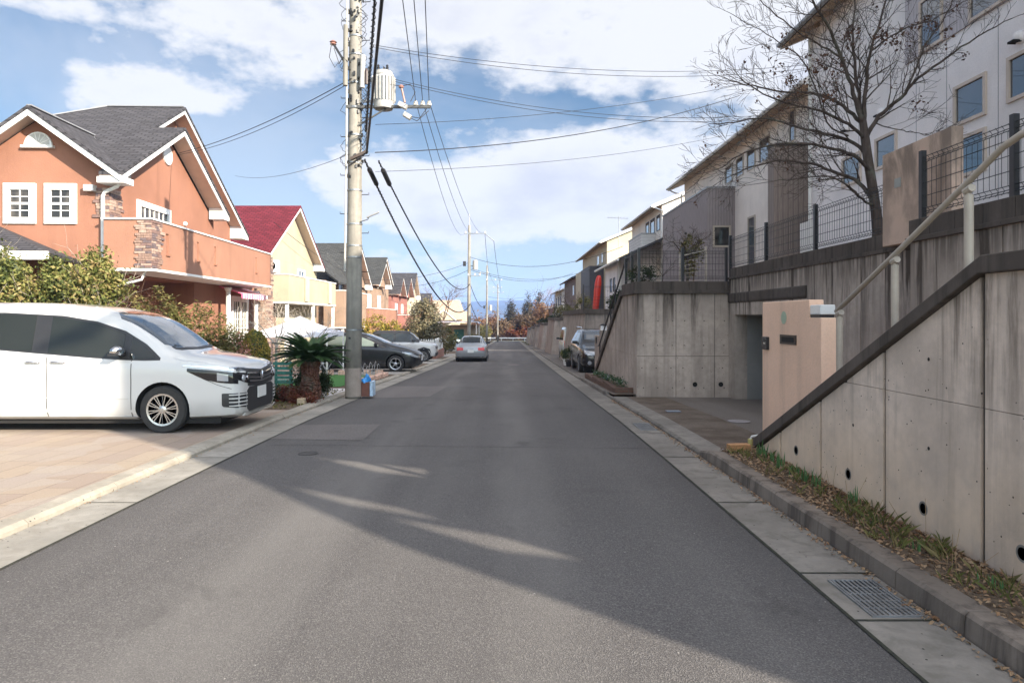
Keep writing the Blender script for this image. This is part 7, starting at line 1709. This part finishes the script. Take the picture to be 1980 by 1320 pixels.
limb(m, TP([(1677, 300, 0), (1640, 272, .3), (1595, 258, .4), (1545, 246, .6), (1480, 228, .8), (1420, 236, .9), (1385, 240, 1.0)]), .030, .006, rnd, tips)
limb(m, TP([(1684, 335, 0), (1650, 300, -.2), (1600, 285, -.4), (1545, 278, -.5), (1480, 283, -.6), (1430, 300, -.7), (1398, 325, -.7)]), .028, .006, rnd, tips)
limb(m, TP([(1690, 390, 0), (1660, 352, .2), (1620, 336, .3), (1570, 318, .4), (1500, 312, .6), (1440, 328, .7), (1405, 345, .8)]), .034, .006, rnd, tips, 1.1)
limb(m, TP([(1694, 400, 0), (1665, 385, -.2), (1640, 360, -.3), (1600, 340, -.4), (1540, 345, -.5), (1480, 352, -.6)]), .020, .005, rnd, tips, .8)
limb(m, TP([(1640, 262, .1), (1600, 235, .2), (1560, 130, .2), (1520, 90, .2), (1470, 60, .3), (1420, 30, .3)]), .014, .005, rnd, tips, .9)
limb(m, TP([(1625, 110, -.2), (1590, 90, -.3), (1540, 60, -.4), (1490, 20, -.4), (1450, -20, -.5)]), .016, .005, rnd, tips, .9)
limb(m, TP([(1683, 100, -.1), (1740, 60, -.2), (1800, 40, -.3), (1870, 0, -.4)]), .014, .005, rnd, tips, .9)
limb(m, TP([(1690, 238, 0), (1730, 250, -.2), (1760, 255, -.3), (1790, 262, -.3)]), .010, .004, rnd, tips, .8)
m.build('trunk', BK_GREY, bt, fix=False)
pts = []; hot = [(1560, 150), (1540, 158), (1500, 125), (1645, 70), (1700, 75), (1740, 70), (1580, 110), (1600, 175), (1930, 62), (1915, 85), (1880, 110), (1830, 75), (1770, 205), (1450, 180), (1505, 80), (1610, 130), (1790, 50)]
for q, d in tips:
    px_ = VX + F * q.x / q.y; py_ = VY - F * (q.z - H) / q.y
    if rnd.random() < (.5 if any((px_ - a) ** 2 + (py_ - b) ** 2 < 22 ** 2 for a, b in hot) else .015):
        for _ in range(3): pts.append(tuple(q + Vector((rnd.gauss(0, .025), rnd.gauss(0, .025), rnd.gauss(-.02, .025)))))
nn = np.random.RandomState(2).normal(size=(len(pts), 3)); nn /= np.linalg.norm(nn, axis=1)[:, None]; leaf_mesh('dead_leaves', np.array(pts), nn, .036, L_DEAD, bt, 1.4, 3)
bare_tree('climbing_shrub', 'half bare shrub with scattered leaves on the middle terrace fence', 4.15, 15.6, 2.28, 1.75, .03, 23, BK_GREY, 3, 1.0, .0, sub=4, cat='shrub', first=.8, leaves=(.20, 3, .045, L_OLIVE))
tree('terrace_shrub', 'leafy green shrub beside the beige gate on the middle terrace', 'shrub', 4.55, 16.6, 2.28, .7, .02, [((4.55, 16.6, 3.3), (.30, .25, .35)), ((4.45, 16.5, 2.9), (.2, .2, .4))], 1100, .04, L_OLIVE, BK_BR, 70, clump=.1)
tree('terrace_shrub', 'low dark shrub at the far corner of the middle terrace fence', 'shrub', 3.1, 15.4, 2.28, .2, .015, [((3.05, 15.4, 2.55), (.35, .2, .22))], 900, .035, L_DARK, BK_BR, 71, clump=.1)
bare_tree('climbing_shrub', 'bare twiggy shrub between the fence posts of the middle terrace', 3.55, 15.5, 2.28, .9, .014, 24, BK_GREY, 2, 1.0, .0, sub=3, cat='shrub', first=.3)
for i, (x, y, z, w, h_, mt_, lb) in enumerate(((5.1, 31.5, 1.85, .5, .9, L_DARK, 'dark green shrub right of the red board'), (5.8, 32, 1.85, .5, .8, L_DARK, 'dark green shrub by the low pale building'), (4.2, 52.5, 1.5, .9, 1.0, L_OLIVE, 'loose green shrub on the second far terrace'), (5.6, 51.5, 1.5, .8, 1.6, L_OLIVE, 'olive shrub beside the brown far house'), (4.4, 69, 1.0, .9, .8, L_DARK, 'dark shrub on the third far terrace'), (4.5, 86, .6, 1.2, .9, L_DARK, 'dark shrub on the fourth far terrace'), (4.7, 102, .1, 1.2, 1.2, L_AUT2, 'brown shrub above the far wall blocks'))):
    tree('terrace_shrub', lb, 'shrub', x + sx(y), y, z, h_ * .4, .03, [((x + sx(y), y, z + h_ * .55), (w, w * .7, h_ * .5))], 1600, .07, mt_, BK_BR, 80 + i, 'shrubs on the far right terraces', clump=.16)
bare_tree('bare_tree', 'bare twiggy tree before the brown far house on the right', 6.6, 70, 1.0, 4.2, .07, 33, BK_BR, 4, .8, .1)
bare_tree('bare_tree', 'pinkish bare tree above the far end of the right terraces', 8.0, 121, -1, 8.5, .12, 34, m_bark('bark_pink', (.30, .18, .17)), 4, .8, .1)
# potted plants near the 4x4
for i, (x, y, h_, mt_, lb) in enumerate(((2.75, 31.2, .45, L_GREEN, 'potted green plant by the kerb beyond the black 4x4'), (3.0, 30.4, .55, L_OLIVE, 'tall dry potted plant beside the black 4x4'), (2.75, 29.9, .5, L_DARK, 'bushy potted plant at the wall corner'))):
    pt_ = thing('potted_plant', lb, 'potted plant', (x, y, gz(y) + .05), group='potted plants beside the black 4x4'); g = gz(y) + .05
    m = MB(); m.lathe([(.10, 0), (.14, .26), (.155, .26), (.155, .30), (.12, .30), (.11, .26), (.001, .25)], (x, y, g), 16); m.build('pot', [plain('pot_white', (.6, .6, .58), .6), plain('terracotta', (.4, .13, .07), .8), M_BLACK][i], pt_)
    p, nn = clump_pts([((x, y, g + .3 + h_ * .5), (.26, .24, h_ * .55))], 700, 90 + i, .1, 20, .1); leaf_mesh('foliage', p, nn, .045, mt_, pt_, 2.4, i)
bare_tree('dry_shrub', 'dry grey leafless shrub spilling over the kerb beside the black 4x4', 3.0, 28.9, gz(29), 1.1, .02, 25, BK_PALE, 3, 1.2, .0, sub=4, cat='shrub', first=.2)
# flowers in the brick planter
p, nn = clump_pts([((2.68, y, gz(y) + .29), (.10, .45, .05)) for y in (16, 17, 18, 19, 20)], 1500, 99, .06, 14, .0); o = leaf_mesh('planter_flowers', p, nn, .028, m_leaf('leaf_flower', [(.03, .07, .03), (.06, .12, .05), (.08, .14, .06), (.5, .5, .5)], 20), None, 1.6, 9); prop(o, 'low green winter flowers growing in the brick planter', 'flowers', kind='stuff')
# bed: leaf litter, grass, sprouts
rs = np.random.RandomState(4); n = 5600; yy = rs.uniform(1.5, 7.7, n); xx = rs.uniform(2.40, 2.86, n); xx = np.where(rs.rand(n) < .3, 2.86 - np.abs(rs.normal(size=n)) * .1, xx); zz = .125 + np.abs(rs.normal(size=n)) * .012 + .0; nn = rs.normal(size=(n, 3)) * .45 + np.array([0, 0, 1]); nn /= np.linalg.norm(nn, axis=1)[:, None]
prop(leaf_mesh('leaf_litter', np.stack([xx, yy, zz], 1), nn, .019, L_LITTER, None, 1.7, 4), 'dry fallen leaves covering the planting strip below the concrete wall', 'leaf litter', kind='stuff')
n = 900; yy = rs.uniform(2.5, 14.5, n); xx = 2.262 - np.abs(rs.normal(size=n)) * .035; zz = np.array([gz(v) for v in yy]) + .012; nn = rs.normal(size=(n, 3)) * .4 + np.array([0, 0, 1]); nn /= np.linalg.norm(nn, axis=1)[:, None]
prop(leaf_mesh('leaf_litter', np.stack([xx, yy, zz], 1), nn, .018, L_LITTER, None, 1.7, 6), 'narrow line of fallen leaves in the gutter against the right kerb', 'leaf litter', kind='stuff')
m = MB(); rnd = random.Random(77)
def blade(m, x, y, z, h, lean, w):
    a = rnd.uniform(0, 2 * pi); dx, dy = cos(a) * lean * h, sin(a) * lean * h; px_, py_ = -sin(a) * w, cos(a) * w
    m.face((x - px_, y - py_, z), (x + px_, y + py_, z), (x + dx * .4 + px_ * .8, y + dy * .4 + py_ * .8, z + h * .6), (x + dx, y + dy, z + h * .95), (x + dx * .4 - px_ * .8, y + dy * .4 - py_ * .8, z + h * .6))
for k in range(48):
    cx_, cy_ = rnd.uniform(2.46, 2.82), rnd.choice([rnd.uniform(2, 7.4), rnd.uniform(3.6, 5.3)]); 
    for j in range(rnd.randint(6, 18)): blade(m, cx_ + rnd.gauss(0, .025), cy_ + rnd.gauss(0, .03), .115, rnd.uniform(.04, .12), rnd.uniform(.3, 1.2), .0022)
prop(m.build('grass', L_GRASS, fix=False), 'short green and straw coloured grass tufts in the planting strip', 'grass', kind='stuff')
for i, (x, y, n_, h_) in enumerate(((2.72, 7.25, 16, .20), (2.74, 7.0, 12, .13), (2.70, 6.72, 14, .18), (2.72, 6.42, 12, .15), (2.70, 6.18, 14, .15), (2.72, 5.95, 12, .17), (2.76, 5.42, 10, .17), (2.6, 4.35, 8, .10), (2.66, 3.75, 10, .10))):
    m = MB()
    for j in range(n_): blade(m, x + rnd.gauss(0, .02), y + rnd.gauss(0, .04), .115, h_ * rnd.uniform(.6, 1.1), rnd.uniform(.02, .35), .0055)
    prop(m.build('bulb_sprout', L_SPR, fix=False, org=None), ['tallest clump of green bulb leaves nearest the loose brick', 'clump of green bulb leaves second from the loose brick', 'clump of green bulb leaves by the first drain pipe', 'clump of green bulb leaves fourth from the loose brick', 'clump of green bulb leaves fifth from the loose brick', 'clump of green bulb leaves just before the second drain pipe', 'sparse clump of green bulb leaves beyond the second drain pipe', 'small weed clump among the grass near the third drain pipe', 'small weed clump in the strip at the right frame edge'][i], 'plant', 'green bulb leaves along the wall foot')
m = MB()
for k in range(16):
    x, y = rnd.uniform(2.55, 2.84), rnd.uniform(3.2, 5.8); h_ = rnd.uniform(.12, .30); m.tube([(x, y, .11), (x + rnd.uniform(-.02, .02), y, .11 + h_ * .5), (x + rnd.uniform(-.06, .06), y + rnd.uniform(-.05, .05), .11 + h_)], .0016, 4)
prop(m.build('dry_stalks', plain('straw', (.34, .22, .12), .8)), 'thin dry stalks standing in the planting strip', 'weeds', kind='stuff')

# ---- end of the street
gr = thing('guard_rail', 'white steel guard rail across the end of the street', 'guard rail', (0, 151, gz(151)))
for a, b in ((-6.0, -2.2), (-1.4, 8.2)):
    m = MB(); z = gz(151); m.prism([(151, z + .50), (150.93, z + .56), (151, z + .63), (150.93, z + .70), (151, z + .78), (151.05, z + .78), (151.05, z + .5)], 'x', a, b); m.build('beam', M_WHITE, gr)
for x in (-5.5, -3.4, -1.0, 1.6, 4.2, 6.8): m = MB(); z = gz(151); m.tube([(x, 151.12, z - .3), (x, 151.12, z + .75)], .07, 8); m.build('post', M_WHITE, gr)
m = MB(); m.box(-7, 9, 151.4, 151.6, gz(151) - .3, gz(151) + .14); prop(m.build('end_kerb', M_CREAM), 'pale concrete upstand under the guard rail', 'kerb')
protos = {}
def far_tree(kind, x, y, z0, h, w, seed, label):
    m_ = {'aut': L_AUT, 'brn': L_AUT2, 'con': L_CON, 'red': L_RED, 'grn': L_OLIVE}[kind]; rnd = random.Random(seed)
    if kind == 'con': bl = [((x, y, z0 + h * f), (w * (1.05 - f) * .9 + .3, w * (1.05 - f) * .9 + .3, h * .14)) for f in (.25, .4, .55, .7, .82, .92)]
    else: bl = [((x + rnd.uniform(-.4, .4) * w, y + rnd.uniform(-.3, .3) * w, z0 + h * rnd.uniform(.35, .75)), (w * .55, w * .5, h * .26)) for _ in range(5)] + [((x, y, z0 + h * .8), (w * .4, w * .4, h * .2))]
    tree({'con': 'conifer_tree', 'grn': 'evergreen_tree'}.get(kind, 'autumn_tree'), label, 'tree', x, y, z0, h * .35, .18, bl, 4200, .24, m_, BK_BR, seed, 'trees beyond the guard rail', limbs=6, clump=.8, per=22, shell=.2)
spec = [('brn', -9.5, 172, 5.2, 3.6, 'brown autumn tree at the left end behind the second pole'), ('aut', -6.4, 166, 5.8, 3.0, 'rusty autumn tree left of the third pole'), ('aut', -3.4, 170, 6.4, 3.0, 'rusty autumn tree between the third and farthest poles'), ('brn', -.8, 162, 5.4, 2.6, 'low brown tree just behind the farthest pole'),
        ('con', 1.4, 176, 10.2, 3.6, 'dark conical conifer in the middle beyond the guard rail'), ('brn', 3.4, 166, 6.6, 3.0, 'brown autumn tree right of the dark conical conifer'), ('con', 6.0, 184, 12.0, 3.8, 'tall dark conifer, left one of the right pair'), ('con', 9.2, 186, 12.6, 4.0, 'tall dark conifer, right one of the right pair'),
        ('aut', 8.0, 170, 10.2, 4.2, 'big orange brown tree at the right end of the street'), ('brn', 5.6, 162, 6.0, 3.0, 'orange brown tree above the right part of the guard rail'), ('aut', 10.2, 160, 9.0, 4.0, 'tall rusty tree behind the last wall block'), ('red', 4.4, 157, 3.0, 2.2, 'low dark red shrub behind the guard rail'), ('grn', -4.6, 155, 3.4, 2.2, 'low green bush left of the farthest pole'), ('red', 1.2, 156, 2.6, 2.2, 'low crimson shrub behind the middle of the guard rail'), ('brn', -13, 180, 8, 5, 'brown tree rising left of the cream tiled house'), ('brn', 14, 176, 10, 5, 'brown tree beyond the rust roofed house')]
for i, (k_, x, y, h_, w_, lb) in enumerate(spec): far_tree(k_, x, y, gz(y) - .3, h_, w_, 200 + i, lb)
rs = np.random.RandomState(8); n = 9000; xx = rs.uniform(-30, 34, n); yy = rs.uniform(154, 200, n); zz = np.interp(yy, [150, 165, 260], [gz(150), gz(165), gz(260)]) + rs.uniform(-.2, 2.2, n) * rs.rand(n); nn = rs.normal(size=(n, 3)); nn /= np.linalg.norm(nn, axis=1)[:, None]
prop(leaf_mesh('undergrowth', np.stack([xx, yy, zz], 1), nn, .35, L_AUT2, None, 1.8, 8), 'brown winter undergrowth below the trees beyond the guard rail', 'undergrowth', kind='stuff')
p, nn = clump_pts([((-60, 330, 0), (45, 40, 9)), ((-10, 360, -2), (50, 40, 9)), ((55, 350, 0), (50, 40, 10)), ((150, 420, 0), (80, 60, 10)), ((-170, 420, 0), (90, 60, 10))], 9000, 5, 4, 24, .3); prop(leaf_mesh('far_wood', p, nn, 1.4, L_AUT2, None, 1.6, 5), 'distant brown wood behind the street end', 'wood', kind='stuff')
# hills
m = MB(); rnd = random.Random(6); nx_ = 120
def hz(x, k):
    return [40, 50][k] + 9 * sin(x / 430 + 1 + k) + 6 * sin(x / 170 + 2.2 * k) + 3 * sin(x / 61) - max(0, (-x - 60)) * .06
rows = []
for j, (y, f, k) in enumerate(((2100, 0, 0), (2300, .5, 0), (2500, 1, 0), (2750, .75, 1), (3000, 1.15, 1), (3500, 0, 1))):
    for i in range(nx_ + 1): x = lerp(-1050, 1050, i / nx_); m.v.append((x, y + 30 * sin(x / 90), -30 + (hz(x, k) + 30) * f))
for j in range(5):
    for i in range(nx_): a = j * (nx_ + 1) + i; m.f.append((a, a + 1, a + nx_ + 2, a + nx_ + 1)); m.m.append(0)
t = NT('hill_forest'); n_ = t.noise(t.pos, .012, 6, .6); M_HILL = t.done(t.mix(t.mr(n_, .35, .65), (.035, .05, .04), (.06, .07, .045)), .95, 0, .1)
m.build('hills', M_HILL, smooth=True, fix=False)['kind'] = 'structure'
# air
HZ = True
if HZ:
    m = MB(); m.box(-1100, 1100, -60, 3900, -75, 115); hm = bpy.data.materials.new('haze_air'); hm.use_nodes = True; nt = hm.node_tree; nt.nodes.clear(); o_ = nt.nodes.new('ShaderNodeOutputMaterial'); v_ = nt.nodes.new('ShaderNodeVolumePrincipled')
    v_.inputs['Color'].default_value = (.36, .52, .95, 1); v_.inputs['Density'].default_value = .00034; v_.inputs['Anisotropy'].default_value = .0; nt.links.new(v_.outputs[0], o_.inputs['Volume'])
    ho = m.build('haze', hm); ho['kind'] = 'stuff'; prop(ho, 'thin blue winter haze over the far hills', 'haze')
# grit, leaves and twigs blown along the left kerb and round the garden
rs = np.random.RandomState(12); n = 420; yy = rs.uniform(3.5, 24, n); xx = -3.615 + np.abs(rs.normal(size=n)) * .03; zz = np.array([gz(v) for v in yy]) + .012; nn = rs.normal(size=(n, 3)) * .4 + np.array([0, 0, 1]); nn /= np.linalg.norm(nn, axis=1)[:, None]
prop(leaf_mesh('leaf_litter', np.stack([xx, yy, zz], 1), nn, .014, L_LITTER, None, 1.5, 16), 'thin scatter of leaf bits in the gutter along the left kerb', 'leaf litter', kind='stuff')
n = 2600; yy = rs.uniform(12.2, 16.5, n); xx = rs.uniform(-7.5, -3.85, n); zz = np.array([gz(v) for v in yy]) + .062 + rs.rand(n) * .02; nn = rs.normal(size=(n, 3)) * .6 + np.array([0, 0, 1]); nn /= np.linalg.norm(nn, axis=1)[:, None]
prop(leaf_mesh('ground_cover', np.stack([xx, yy, zz], 1), nn, .035, L_OLIVE, None, 1.8, 17), 'low olive ground cover and leaf litter under the garden shrubs', 'ground cover', kind='stuff')
